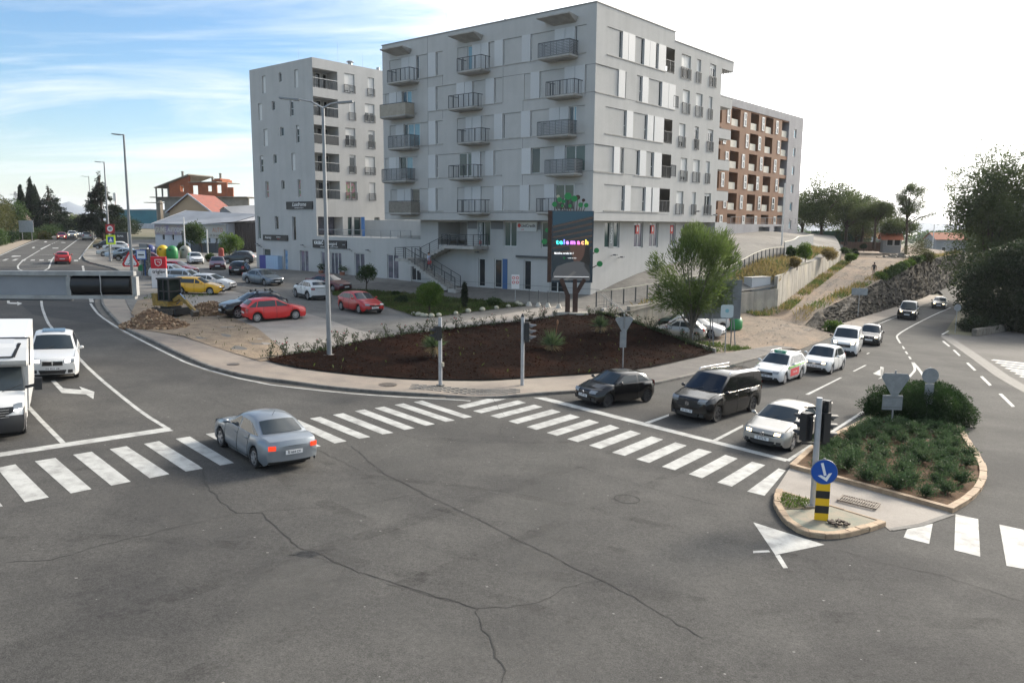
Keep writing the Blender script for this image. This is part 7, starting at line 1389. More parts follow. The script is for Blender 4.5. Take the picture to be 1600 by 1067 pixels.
# feathery tree by the car park
rr=random.Random(21); fb=[]
for i in range(38):
    a=rr.random()*6.28; h=rr.uniform(2.75,7.4); q=rr.random()**.5*2.6*math.sqrt(max(.15,1-((h-4.9)/3.1)**2)); fb.append(((q*math.cos(a),q*math.sin(a),h),(rr.uniform(.6,.95),rr.uniform(.6,.95),rr.uniform(.7,1.2))))
o=empty('feathery_tree',(12.45,54.85,-.18),0,'feathery light green tree in front of the lower car park','tree'); b=MB(); rr=random.Random(4)
b.pipe([(0,0,-.2),(.02,0,.9),(.1,0,1.7)],[.17,.14,.11],8)
for bl_ in fb[:22]:
    c=Vector(bl_[0]); s=Vector((.05,0,rr.uniform(.8,1.8))); b.pipe([s,s.lerp(c,.45)+Vector((0,0,.35)),c,c*1.0+Vector((c.x*.2,c.y*.2,.9))],[.075,.05,.025,.008],5)
b.build('trunk',barkg,o,True,60); rng=np.random.default_rng(5); P,U=cloud(fb,15000,rng,2.0); C=np.array([0,0,3.]); D=(P-C)*.35+rng.normal(size=P.shape)*.45; D[:,2]+=.30; V,F=quads(P,D,.34,.055,rng); npmesh('crown',V,F,lf_feather,o)
P,U=cloud(fb,5000,rng,3.5); D=(P-C)*.4+rng.normal(size=P.shape)*.3; D[:,2]+=-.2; V,F=quads(P,D,.42,.05,rng); npmesh('outer_twigs',V,F,lf_feather,o)
# lawn trees and shrubs
tree('ball_tree','round clipped bright green tree on the lawn',(-5.82,55.7),hU(-5.82,55.7),.75,.08,[((0,0,1.45),(.92,.92,.82)),((.2,.1,1.7),(.7,.7,.55))],6500,.13,lf_bright,seed=3,shell=5.,aspect=.5)
tree('small_tree','small dark leaved tree behind the deep red hatchback',(-13.2,72.2),hU(-13.2,72.2),.9,.06,rblobs(5,7,(0,0,1.6),(.6,.6,.5),.4,.6,1.),2600,.16,lf_mid,seed=5)
tree('slim_cypress','slim dark column cypress on the lawn',(-3.55,59.),hU(-3.55,59.),.3,.06,[((0,0,.95),(.24,.24,.9)),((0,0,1.5),(.18,.18,.6))],2200,.12,lf_cyp,seed=6,upb=1.2,shell=4.)
for i,(x,y,s,m_,lb_) in enumerate(((-1.2,60.6,.8,lf_mid,'low spreading shrub near the right end of the lawn'),(-8.9,63.2,.65,lf_dark,'dark shrub behind the round clipped tree'),(-7.6,66.5,.4,lf_dark,'small dark shrub in the lawn near the staircase'),(-10.2,68.9,.4,lf_mid,'small shrub at the back of the lawn beside the shop wing'))):
    o=empty('shrub',(x,y,hU(x,y)),0,lb_,'shrub'); foliage('foliage',rblobs(i+40,5,(0,0,s*.5),(s*.7,s*.6,s*.2),s*.4,s*.6),1500,.14,m_,o,i+3); b=MB(); b.pipe([(0,0,-.1),(0,0,s*.5)],.03,5); b.build('stem',bark,o)
def scatter(poly,n,rng):
    A=np.array(poly); lo=A.min(0);hi=A.max(0); out=np.zeros((0,2))
    while len(out)<n:
        Q=lo+(hi-lo)*rng.random((n*2,2)); ins=np.zeros(len(Q),bool)
        for i in range(len(A)):
            x1,y1=A[i];x2,y2=A[(i+1)%len(A)]; ins^=((y1>Q[:,1])!=(y2>Q[:,1]))&(Q[:,0]<(x2-x1)*(Q[:,1]-y1)/((y2-y1)+1e-12)+x1)
        out=np.r_[out,Q[ins]]
    return out[:n]
def grass(name,poly,h,n,hgt,wd,mat,seed,z=0.,patch=None):
    rng=np.random.default_rng(seed); Q=scatter(poly,n,rng)
    if patch:
        f=np.sin(Q[:,0]*patch+seed)*np.cos(Q[:,1]*patch*1.3+seed*2)+rng.normal(size=len(Q))*.35; Q=Q[f>0.05]
    P=np.c_[Q,[h(x,y)+z for x,y in Q]]; D=rng.normal(size=P.shape)*.45; D[:,2]=np.abs(D[:,2])*.4+.8; V,F=quads(P,D,hgt,wd,rng); return tag(npmesh(name,V,F,mat),kind='stuff')
grass('grass',LAWN,hU,15000,.22,.05,lf_grass,1,.02); grass('grass',LAWN,hU,5000,.34,.05,lf_olive,2,.02,patch=.9)
SLOPE=[(8.9,59.3),(14.8,65.3),(21,71.8),(24.5,73.4),(36,96),(47,117),(41,110),(34.5,98),(28.8,86),(22,76),(16,67.6),(11.6,63.2)]
grass('dry_grass',SLOPE,hU,9000,.55,.07,lf_dry,3,0,patch=.35); grass('grass',SLOPE,hU,4000,.4,.07,lf_grass,4,0,patch=.5)
grass('grass',[(20.7,70.0),(24.4,72.5),(36.4,95.3),(48,116.5),(49.2,116),(37.6,94.8),(25.2,71.8),(21.1,68.9)],hL,5000,.36,.07,lf_grass,5,0,patch=.45)
grass('dry_grass',[(20.7,70.0),(24.4,72.5),(36.4,95.3),(48,116.5),(49.2,116),(37.6,94.8),(25.2,71.8),(21.1,68.9)],hL,3500,.4,.06,lf_dry,6,0,patch=.7)
rockedge=offset(RT,.1); rockin=offset(RT,1.5)
grass('grass',rockedge+rockin[::-1],hL,4200,.45,.08,lf_grass,7,0,patch=.4); grass('dry_grass',rockedge+rockin[::-1],hL,5000,.6,.07,lf_dry,8,0,patch=.55)
grass('weeds',[(12.6,51.2),(16.5,53.9),(16,56),(13.2,55.6),(11.5,53.6)],hL,2600,.28,.06,lf_grass,9,0,patch=1.1)
grass('weeds',[(7.9,56.8),(13.2,51.3),(13.6,51.8),(8.7,57.5)],hL,1500,.35,.07,lf_grass,10,0,patch=1.5)
grass('weeds',[(-28.5,61),(-25.4,63.5),(-19,53.4),(-12.4,42.6),(-11.3,40.6),(-12.6,39.4),(-16,42.6),(-22,47.6)],hU,380,.2,.05,lf_olive,11,.03,patch=.8)
grass('weeds',[(-29.5,64.5),(-24.5,66.5),(-26.5,60.5),(-28.5,60.8)],hU,700,.25,.05,lf_grass,12,.03,patch=1.2)
grass('weeds',[(7.8,21.7),(7.8,22.4),(8.2,23.0),(8.9,22.4),(8.4,21.8)],lambda x,y:hR(x)+.12,420,.10,.03,lf_grass,13)
# rosebushes round the bed
def rosebush(seed):
    rng=np.random.default_rng(seed); rr=random.Random(seed); b=MB(); tips=[]
    for k in range(8):
        a=rr.random()*6.28; l=rr.uniform(.45,1.0); sp=rr.uniform(.1,.32); p0=Vector((rr.gauss(0,.08),rr.gauss(0,.08),-.05)); p1=p0+Vector((sp*.6*math.cos(a),sp*.6*math.sin(a),l*.55)); p2=p1+Vector((sp*math.cos(a),sp*math.sin(a),l*.45)); b.pipe([p0,p1,p2],[.014,.010,.006],4); tips.append((p0,p1,p2))
    P=[]
    for k in range(115):
        p0,p1,p2=rr.choice(tips); t=rr.random()**.7; q=p0.lerp(p1,t) if rr.random()<.45 else p1.lerp(p2,t); P.append((q.x+rr.gauss(0,.06),q.y+rr.gauss(0,.06),max(.02,q.z+rr.gauss(0,.04))))
    P=np.array(P); V,F=quads(P,rng.normal(size=P.shape),.115,.075,rng); return b,V,F,[t[2] for t in tips if rr.random()<.15]
edgeline=resample_len([(-12.3,40.05),(-10.7,41.55),(-9.14,43.95),(-7.25,46.55),(-4.24,49.4),(-1.81,51.9),(.82,53.9),(3.1,56.0)],.82); edge2=resample_len([(5.4,57.2),(6.9,57.0),(8.9,54.9),(11.,52.75),(12.9,50.9)],.85)
fl=M('rose_petal',(.30,.05,.06),.6); protos=[]
for i,(x,y) in enumerate(edgeline+edge2):
    s=rr.uniform(.6,1.05)
    if i<5:
        o=empty('rosebush',(x,y,hU(x,y)),rr.random()*6,'thin leggy rosebush in the row along the edge of the mulch bed','rosebush','rosebushes edging the mulch bed'); b,V,F,tp=rosebush(60+i); b.build('stems',bark,o); npmesh('foliage',V,F,lf_rose,o)
        for t in tp: b=MB(); b.ball(t,.045,.045,.04,6,4); b.build('bloom',fl,o)
        protos.append(o)
    else: o=copy_tree(protos[i%5]); o.location=(x+rr.gauss(0,.12),y+rr.gauss(0,.12),hU(x,y)); o.rotation_euler=(0,0,rr.random()*6)
    o.scale=(s,s,s)
grass('ground_cover',[(-12.2,40.3),(-10.7,41.8),(-7.3,46.8),(-1.8,52.1),(3.2,56.2),(3.6,55.9),(-1.5,51.5),(-7.,46.1),(-10.3,41.2)],hU,1300,.2,.06,lf_rose,15,.04,patch=1.7)
grass('ground_cover',[(5.6,57.3),(7.1,57.1),(13.0,51.),(12.7,50.7),(6.9,56.6)],hU,1500,.24,.07,lf_rose,16,.04,patch=1.7)
# loose bark on the bed
rng=np.random.default_rng(17); Q=scatter(BED,9000,rng); P=np.c_[Q,[hBed(x,y)+.02 for x,y in Q]]; D=rng.normal(size=P.shape); D[:,2]*=.35; V,F=quads(P,D,.13,.07,rng); tag(npmesh('bark_chips',V,F,leafmat('bark_chip',(.010,.005,.004),(.032,.014,.008),(.055,.026,.015),3.,.95)),kind='stuff')
grass('weeds',BED,hBed,160,.22,.07,lf_grass,18,.0,patch=2.3)
# yuccas
for i,(x,y,s,st_,lb_) in enumerate(((-4.1,41.3,.95,.5,'yucca with dry skirt behind the pedestrian signal'),(2.3,45.3,1.15,.25,'largest spiky yucca in the middle of the mulch bed'),(5.75,51.5,.9,.4,'small yucca in the back corner of the mulch bed near the display'))):
    z=hBed(x,y); o=empty('yucca',(x,y,z),0,lb_,'yucca'); rng=np.random.default_rng(i+80); n=210; th=rng.uniform(0,6.28,n); el=rng.uniform(.05,1.45,n); D=np.c_[np.cos(th)*np.cos(el),np.sin(th)*np.cos(el),np.sin(el)]; P=D*.06+np.array([0,0,st_+.05]); V,F=quads(P,D,s*.72,.05,rng); npmesh('leaf_rosette',V,F,lf_yuc,o)
    n=90; th=rng.uniform(0,6.28,n); D=np.c_[np.cos(th)*.75,np.sin(th)*.75,-rng.uniform(.1,1.2,n)]; P=D*.05+np.c_[rng.normal(size=(n,2))*.1,np.full(n,st_+.05)]; V,F=quads(P,D,s*.5,.045,rng); npmesh('dry_skirt',V,F,lf_yd,o)
    b=MB(); b.tube((0,0,-.1),(0,0,st_+.1),.09,.08,7); b.build('stem',bark,o)
    if i==1: b=MB(); b.pipe([(.15,.1,.3),(.3,.12,1.5)],.015,5); b.ball((.3,.12,1.6),.06,.06,.16,6,5); b.build('flower_stalk',M('stalk',(.20,.10,.05),.8),o)
# island planting
prot=[]; spots=[]; rr=random.Random(31)
ISLin=[(10.2,25.9),(11.7,28.6),(15.3,32.9),(18.5,33.1),(17.9,30.8),(16.7,28.0),(15.,25.4),(13.,23.1)]
def inpoly(p,A):
    c=False
    for i in range(len(A)):
        x1,y1=A[i];x2,y2=A[(i+1)%len(A)]
        if (y1>p[1])!=(y2>p[1]) and p[0]<(x2-x1)*(p[1]-y1)/(y2-y1+1e-12)+x1: c=not c
    return c
t=0
while len(spots)<72 and t<20000:
    t+=1; p=(rr.uniform(9.5,19),rr.uniform(22.5,33.5))
    dmin=.72 if p[1]>26.5 else .88
    if inpoly(p,ISLin) and all(math.hypot(p[0]-q[0],p[1]-q[1])>dmin for q in spots) and not (p[1]<26.4 and p[0]<11.2 and p[0]>10.2 and p[1]<25.6): spots.append(p)
for i,(x,y) in enumerate(spots):
    s=rr.uniform(.8,1.25)
    if i<4:
        o=empty('rosemary_bush',(x,y,hR(x)+.1),0,'low bushy rosemary among the many on the island','shrub','rosemary bushes on the island'); rng=np.random.default_rng(i+90); m=60; th=rng.uniform(0,6.28,m); el=rng.uniform(.35,1.35,m); D0=np.c_[np.cos(th)*np.cos(el),np.sin(th)*np.cos(el),np.sin(el)*.8]; ln=rng.uniform(.35,.62,m)
        k=22; tt=np.tile(np.linspace(.18,1,k),m); Dr=np.repeat(D0*ln[:,None],k,0); P=Dr*tt[:,None]+rng.normal(size=(m*k,3))*.018; P[:,2]+=.02; D=np.repeat(D0,k,0)*.9+rng.normal(size=(m*k,3))*.7; D[:,2]+=.3; V,F=quads(P,D,.10,.026,rng); npmesh('foliage',V,F,lf_ros,o)
        b=MB()
        for j in range(0,m,4): b.pipe([(0,0,-.02),tuple(D0[j]*ln[j]*.8)],[.008,.004],3)
        b.build('stems',bark,o); prot.append(o)
    else: o=copy_tree(prot[i%4]); o.location=(x,y,hR(x)+.1); o.rotation_euler=(0,0,rr.random()*6)
    o.scale=(s,s,s*rr.uniform(.85,1.1))
o=empty('juniper_mound',(18.0,34.7,hR(18.)+.1),0,'large dark green juniper mound at the far end of the island','shrub')
foliage('foliage',[((0,0,.5),(2.25,1.9,1.05)),((.9,.4,.55),(1.3,1.3,1.)),((-1.0,-.2,.4),(1.3,1.2,.9)),((.2,-.5,.6),(1.5,1.1,.9)),((1.5,-.4,.25),(1.,.9,.7)),((2.0,2.6,.3),(1.4,1.7,.8))],72000,.11,lf_jun,o,7,aspect=.35,shell=6.,upb=.4); b=MB(); b.pipe([(0,0,-.1),(0,0,.6)],.08,6); b.build('stem',bark,o)
grass('ground_cover',ISLin,lambda x,y:hR(x)+.1,2200,.12,.04,lf_ros,17,0,patch=2.2)
# right side: big dark evergreen and pines
tree('evergreen_oak','huge dark rounded evergreen at the right edge beside the right street',(52.,81.),-2.6,2.2,.3,[((0,0,4.6),(6.3,5.5,4.4)),((-2.6,-1.5,3.6),(4.2,4.,3.4)),((3.5,-2,4.2),(4.6,4.,4.2)),((0,-1.5,6.8),(4.6,4,2.6)),((6,0,4.6),(4.5,4,4.4)),((-1,-3,2.4),(3.6,3,2.2)),((4,-3.2,2.4),(4,3,2.2))],95000,.27,lf_dark,seed=11,shell=6.,aspect=.5)
tree('shrub','low dark hedge shrub at the foot of the huge evergreen',(44.2,75.6),hR(44),.3,.08,[((0,0,.6),(1.5,1.1,.75)),((1.2,.3,.5),(1.1,.9,.6))],4500,.2,lf_dark,cat='shrub',seed=12,shell=4.)
def pine(u,Y,z0,ztop,wid,seed,label,n=9000,size=.42,dens=12,th=.45,mat=None,clump=10,flat=.6,group=None,r=.28,yw=None,lean=(0,0)):
    x,y=px(u,Y); H=ztop-z0; rb=rblobs(seed,dens,(lean[0],lean[1],H*(th+1)/2),(wid*.37,wid*.33 if yw is None else yw,H*(1-th)*.40),wid*.17,wid*.27,flat); return tree('pine_tree',label,(x,y),z0,H*(th+.18),r,rb,n,size,mat or lf_pine,group=group,seed=seed,lean=lean,clump=clump,aspect=.32,shell=3.)
pine(1605,112,-3,21.5,22,101,'tall pine with a dense crown behind the huge evergreen',46000,.46,34,.10,clump=12,flat=.85)
pine(1540,108,-3,17.0,11.5,102,'narrower pine to the left behind the huge evergreen',24000,.46,22,.10,clump=12,flat=.75)
pine(1690,104,-3,20.5,17,103,'pine at the far right edge above the huge evergreen',16000,.42,18,.12,clump=12,flat=.75)
pine(1545,118,-3,11.,12,107,'low spreading pine between the tall pine and the huge evergreen',11000,.42,12,.05,clump=12,flat=.75)
G='pines at the end of the dirt track'
pine(1277,150,4.6,17.6,12,111,'tall dense pine nearest the brown panelled block',19000,.40,22,.22,group=G); pine(1316,154,4.6,16.2,11,112,'broad pine second from the brown panelled block',17000,.40,20,.22,group=G); pine(1247,162,5,14.5,8,113,'slender pine half hidden by the brown panelled block',9000,.40,12,.15,group=G)
pine(1341,160,4.6,15.,8.5,114,'pine in the middle of the group behind the dirt track',10000,.38,13,.25,group=G)
pine(1360,146,4.2,12.4,8.6,115,'umbrella shaped pine with a bare trunk at the end of the dirt track',12000,.36,16,.5,flat=.5,group=G,r=.22); pine(1388,156,4.2,10.2,8.5,117,'low dark pine crown right of the umbrella shaped pine',9000,.38,10,.25,group=G)
pine(1332,163,4.4,11.5,12,118,'dark low pine behind the umbrella shaped pine',11000,.38,11,.12,group=G)
x,y=px(1410,143); rb=rblobs(120,40,(0,0,9.5),(2.7,2.4,2.9),.6,1.05,.6)+[((3.0,0,6.3),(1.1,.8,.4)),((4.2,0,6.9),(.9,.7,.35)),((2.0,.2,5.9),(.9,.7,.35)),((-1.6,0,6.0),(1.,.8,.4))]
tree('pine_tree','airy lone pine with a bent trunk standing right of the pine group',(x,y),3.4,8.2,.22,rb,9000,.32,lf_pine,seed=121,nl=26,clump=8,aspect=.3,shell=2.5,lean=(-.35,0))
for i,(u,Y,z,w_,h,m_,lb_) in enumerate(((1428,130,2.6,4.5,4.2,lf_olive,'loose olive green bush right of the lone pine'),(1445,125,2.2,3.6,3.,lf_olive,'lower olive green bush beside the loose one'),(1332,126,3.2,1.8,1.5,lf_dark,'dark round bush in front of the brick wall'),(1318,118,3.6,2.,1.5,lf_mid,'small green bush at the far end of the pale concrete wall'),(1255,88,4.3,2.4,2.2,lf_bright,'bright green bush above the pale concrete wall'),(1325,112,3.1,2.2,1.6,lf_bright,'bright green bush where the pale concrete wall ends'),(1243,80,3.9,1.6,1.3,lf_dry,'tan dry bush beside the bright green one above the wall'),(1290,99,4.,3.,1.5,lf_dry,'broad tan dry bush on the slope above the wall'),(1345,136,4.,1.3,1.1,lf_dark,'small dark bush beside the end of the dirt track'),(1232,86,4.6,1.5,1.4,lf_mid,'small green bush just under the sheet metal fence'))):
    x,y=px(u,Y); o=empty('bush',(x,y,z),0,lb_,'bush'); foliage('foliage',rblobs(i+140,6,(0,0,h*.45),(w_*.32,w_*.3,h*.22),w_*.18,w_*.28,.8),2600,.2,m_,o,i+20,shell=3.5); b=MB(); b.pipe([(0,0,-.3),(0,0,h*.4)],.05,5); b.build('stem',bark,o)
rr=random.Random(77)
rl_=resample_len(offset(RT,.15),2.0)
for i,(x,y) in enumerate(rl_):
    if y<95 or y>128: continue
    s=rr.uniform(.45,.85); o=empty('bush',(x,y,hL(x,y)-.1),0,'low green bush in the row along the top of the rock face','bush','bushes along the top of the rock face'); foliage('foliage',rblobs(i+170,4,(0,0,s*.55),(s*.7,s*.7,s*.3),s*.5,s*.75,.8),1300,.22,rr.choice((lf_mid,lf_bright,lf_mid)),o,i+50,shell=3.); b=MB(); b.pipe([(0,0,-.3),(0,0,s*.4)],.04,4); b.build('stem',bark,o)
o=empty('bush',(28.0,67.9,hL(28,67.9)-.3),0,'bright green weed clump at the lower tip of the rock face','bush'); foliage('foliage',rblobs(199,5,(0,0,.4),(1.1,.8,.2),.45,.7,.7),1800,.2,lf_bright,o,5); b=MB(); b.pipe([(0,0,-.1),(0,0,.4)],.03,4); b.build('stem',bark,o)
# left side
GL='bushes along the left street'
rr=random.Random(90)
for i in range(13):
    t=i/12; x=-84-25*t+rr.gauss(0,.7); y=126+66*t; s=rr.uniform(1.7,2.5); o=empty('bush',(x,y,hR(x)-.4),0,'rounded green bush in the hedge row along the left street','bush',GL); foliage('foliage',rblobs(i+210,6,(0,0,s*.6),(s*.6,s*.7,s*.3),s*.5,s*.75,.8),1700,.34,rr.choice((lf_mid,lf_olive,lf_mid,lf_jun)),o,i,shell=3.5); b=MB(); b.pipe([(0,0,-.3),(0,0,s*.4)],.06,4); b.build('stem',bark,o)
def round_tree(u,Y,z0,ztop,wid,seed,label,mat,n=5000,size=.5,group='trees left of the left street',sh=3.5):
    x,y=px(u,Y); H=ztop-z0; rb=rblobs(seed,9,(0,0,H*.58),(wid*.30,wid*.30,H*.24),wid*.2,wid*.3,.85); return tree('broad_tree',label,(x,y),z0,H*.45,.2,rb,n,size,mat,group=group,seed=seed,shell=sh)
for a in ((5,165,3.5,12.3,11,301,'olive green tree at the left edge of the view',lf_olive),(22,185,3.5,12.8,9,302,'dark green tree just right of the one at the left edge',lf_mid),(-25,150,3.,12,12,303,'tree cut by the left edge of the view',lf_olive),(36,200,3.5,9.5,8,304,'low green tree in front of the shorter cypress',lf_mid),(60,215,3.5,9.0,9,305,'olive brown tree under the pair of cypresses',lf_olive),(82,205,3.5,8.2,10,306,'dark round tree under the cedar',lf_dark),(100,225,3.5,9.4,11,307,'green round tree right of the cedar',lf_mid),(118,245,3.5,9.6,10,308,'pale green tree near the far end of the left street',lf_feather),(131,260,3.5,9.5,10,309,'bright green tree beside the far end of the left street',lf_mid),(143,285,3.5,8.,9,310,'furthest round green tree beside the left street',lf_mid),(186,215,3.5,9.,10,311,'dark tree right of the tall conifer',lf_dark),(205,228,3.5,7.5,10,312,'dark low tree left of the white hall',lf_dark),(176,185,3.5,7.2,6,313,'dark bushy tree at the foot of the tall conifer',lf_dark),(70,160,3.,5.6,6,314,'low olive bush tree beside the blank grey board',lf_olive)): round_tree(*a)
def cypress(u,Y,z0,ztop,wid,seed,label):
    x,y=px(u,Y); H=ztop-z0; rb=[((0,0,H*(.15+.75*k/6)),(wid*.5*(1-.8*(k/6)**1.6),)*2+(H*.14,)) for k in range(7)]; return tree('cypress_tree',label,(x,y),z0,H*.3,.15,rb,11000,.5,lf_cyp,seed=seed,upb=1.3,shell=4.)
cypress(42.5,190,3.5,15.6,3.0,321,'shorter dark cypress left of the pair'); cypress(58,198,3.5,17.6,4.2,322,'tall dark cypress of the pair'); cypress(64,200,3.5,16.,4.0,323,'second dark cypress of the pair right beside the tall one')
def conifer(u,Y,z0,ztop,wid,seed,label,mat,nl=13,gap=.5):
    x,y=px(u,Y); H=ztop-z0; rr=random.Random(seed); rb=[]
    for k in range(nl):
        t=k/(nl-1); z=H*(.18+.8*t); R=wid*.5*(1-t)**.85+.25
        for j in range(5 if t<.8 else 2): a=rr.random()*6.28; q=R*rr.uniform(.4,.85); rb.append(((q*math.cos(a),q*math.sin(a),z+rr.gauss(0,.15)),(R*.42,R*.42,H*.018+.12)))
    rb.append(((0,0,H*.985),(.2,.2,.6))); return tree('conifer_tree',label,(x,y),z0,H*.97,.24,rb,11000,.5,mat,seed=seed,nl=30,shell=2.5,aspect=.4)
conifer(165,168,3.6,17.6,9.5,331,'tall thin conifer beside the lamps of the left street',lf_cyp); conifer(85,195,3.5,16.,11,332,'broad layered cedar right of the cypresses',lf_cyp,11)
# yard greenery near the white hall
tree('broad_tree','bushy tree covering the middle of the white hall front',(-51.,131.5),hU(-51,131.5),1.2,.12,rblobs(340,10,(0,0,3.6),(1.9,1.6,1.9),1.0,1.5,1.),5500,.3,lf_mid,seed=340,shell=3.)
tree('small_tree','small light green tree behind the dark grey crossover',(-40.5,114.5),hU(-40.5,114.5),1.1,.07,rblobs(341,7,(0,0,2.4),(1.2,1.1,.8),.7,1.,.9),2800,.24,lf_bright,seed=341)
for i,(x,y,s,lb_) in enumerate(((-45.2,126,1.6,'grey green shrub right of the white pole'),(-56,136,1.1,'small shrub at the foot of the white hall'),(-41.2,109.2,.8,'small shrub beside the dark grey crossover'))):
    o=empty('shrub',(x,y,hU(x,y)),0,lb_,'shrub'); foliage('foliage',rblobs(350+i,5,(0,0,s*.6),(s*.5,s*.5,s*.3),s*.4,s*.6,1.),1300,.25,lf_mid,o,i); b=MB(); b.pipe([(0,0,-.1),(0,0,s*.5)],.04,4); b.build('stem',bark,o)
# far woods as one mass
rng=np.random.default_rng(8); bl=[]
for k in range(150):
    u=random.uniform(-300,1900); Y=random.uniform(330,700); x,y=px(u,Y); 
    if 380<u<1235: continue
    bl.append(((x,y,(1.5 if u<500 else -1.5)+random.uniform(0,2)),(random.uniform(10,22),random.uniform(8,14),random.uniform(3.5,5.5))))
P,U=cloud(bl,42000,rng,5.); D=U+rng.normal(size=P.shape)*.5; V,F=quads(P,D,2.0,1.4,rng); tag(npmesh('far_woods',V,F,lf_mid),kind='stuff')
# ---------------------------------------------------------------- far buildings, hills, heaps, digger, people
def sbuild(name,label,cat,A,B,z0): # local x from A to B, y away from the camera side
    d=Vector((B[0]-A[0],B[1]-A[1])); return empty(name,(A[0],A[1],z0),math.atan2(d.y,d.x),label,cat), d.length
hallw=M('hall_white',(.52,.53,.56),.8,alt=(.44,.45,.48),scale=.3,streak=.12); roofg=M('sheet_roof',(.34,.34,.345),.55,.2,alt=(.27,.27,.27),scale=.25,rng=(.4,.62),stretch=(1,1,1)); tile=M('red_tiles',(.25,.06,.035),.8,alt=(.17,.05,.035),scale=1.2,rng=(.4,.62),grain=.2,gscale=5); tileo=M('orange_tiles',(.42,.12,.05),.8,alt=(.34,.10,.045),scale=1.5,grain=.2,gscale=5)
o,Lh=sbuild('showroom_hall','low white hall with long painted banners along its front','building',(-66.8,150),(-49.,138.),2.6)
b=MB(); facade(b,(0,0,0),(1,0,0),(0,-1,0),Lh,0,4.9,[(2.2,3.0,1.9,3.0,.15),(5.2,5.9,1.9,3.0,.15),(8.2,8.8,1.2,2.9,.15),(12.4,13.3,.3,2.9,.2),(16.,16.6,1.6,3.,.15),(18.,18.6,1.6,3.,.15)])
b.add([(0,0,0),(0,14,0),(0,14,4.9),(0,7,7.4),(0,0,4.9)],[(0,1,2,3,4)]); b.add([(Lh,0,0),(Lh,14,0),(Lh,14,4.9),(Lh,7,6.6),(Lh,0,4.9)],[(0,1,2,3,4)]); b.build('wall',hallw,o)
b=MB(); b.add([(-.3,-.5,4.85),(Lh,-.5,4.85),(Lh,7,6.7),(-.3,7,7.45),(-.3,14.4,4.85),(Lh,14.4,4.85)],[(0,1,2,3),(3,2,5,4)]); b.build('roof',roofg,o)
b=MB(); b.add([(-.32,-.5,4.75),(-.32,-.5,4.95),(-.32,7,7.55),(-.32,7,7.35)],[(0,1,2,3)]); b.bar((0,-.5,4.9),(Lh,-.5,4.9),.1,.12); b.build('gutter',hallw,o)
FH=Face(o,(0,0,0),(1,0,0),(0,-1,0))
for a0,a1,z0,z1 in ((2.2,3.0,1.9,3.0),(5.2,5.9,1.9,3.0),(8.2,8.8,1.2,2.9),(16.,16.6,1.6,3.),(18.,18.6,1.6,3.)): FH.window(a0+.02,a1-.02,z0+.02,z1-.02,-.13,glass,fr=.06)
FH.box('door',12.42,13.28,.3,2.88,-.18,-.12,M('blue_door',(.03,.06,.15),.5))
FH.sign(.1,11.6,2.9,4.65,.05,M('banner_tan',(.36,.30,.25),.7,alt=(.25,.20,.30),scale=.5,rng=(.4,.6)),[('GUME',.17,.5,1.35,M('banner_cream',(.55,.50,.42),.6),dict(bold=.02)),('AUTODIJELOVI',.66,.5,1.05,M('banner_pale',(.58,.57,.55),.6),dict(bold=.015))],name='banner')
FH.box('banner',11.7,13.6,2.9,4.65,.05,.1,M('banner_blue',(.05,.06,.12),.6)); FH.sign(13.7,21.2,2.5,4.75,.06,M('banner_beige',(.46,.43,.38),.7),[('AUTO',.70,.62,1.05,M('banner_orange',(.45,.17,.10),.6),dict(bold=.012)),('SVE ZA VOZILA',.62,.2,.5,signk,{})],name='banner')
b=MB(); b.bx(Lh+.05,Lh+5.5,1.5,12,0,5.2)
for k in range(11): b.bx(Lh+.25+k*.5,Lh+.32+k*.5,1.42,1.5,0,5.2)
b.build('brown_annex',M('brown_sheet',(.075,.055,.045),.6),o); b=MB(); b.add([(Lh-6,-.4,4.97),(Lh+5.9,1.0,5.6),(Lh+5.9,12,6.1),(Lh-3,7,6.6)],[(0,1,2,3)]); b.build('annex_roof',roofg,o)
b=MB(); b.bx(-.05,-.0,2.5,4.2,2.6,3.9); b.build('maroon_sign',M('maroon_sign',(.10,.03,.06),.6),o)
# red roofed house
x0,y0=px(270,172); x1,y1=px(335,168); o,Lh=sbuild('gabled_house','ochre gabled house with a red tiled roof behind the white hall','house',(x0,y0),(x1,y1),2.5); ez,rz_=7.6,11.1
b=MB(); b.add([(0,0,0),(Lh,0,0),(Lh,0,ez),(Lh/2,0,rz_),(0,0,ez)],[(0,1,2,3,4)]); b.add([(-5,13,0),(Lh-5,13,0),(Lh-5,13,ez),(Lh/2-5,13,rz_),(-5,13,ez)],[(4,3,2,1,0)]); b.add([(0,0,0),(-5,13,0),(-5,13,ez),(0,0,ez)],[(0,1,2,3)]); b.add([(Lh,0,0),(Lh-5,13,0),(Lh-5,13,ez),(Lh,0,ez)],[(0,1,2,3)]); b.build('wall',M('ochre_wall',(.42,.30,.19),.85),o)
b=MB(); b.add([(-.7,-.5,ez-.35),(Lh/2,-.5,rz_+.1),(Lh/2-5,13.3,rz_+.1),(-5.7,13.3,ez-.35),(Lh+.7,-.5,ez-.35),(Lh-4.3,13.3,ez-.35)],[(0,1,2,3),(1,4,5,2)]); rf=b.build('roof',tile,o); b=MB(); b.bar((-.7,-.52,ez-.35),(Lh/2,-.52,rz_+.1),.1,.25); b.bar((Lh+.7,-.52,ez-.35),(Lh/2,-.52,rz_+.1),.1,.25); b.build('barge_board',hallw,rf)
b=MB(); b.bx(-6.2,-5.4,3,3.8,5,9.3); b.tube((-5.8,3.4,9.3),(-5.8,3.4,9.9),.7,.3,8); b.build('chimney',M('stone_chimney',(.22,.19,.15),.9),o)
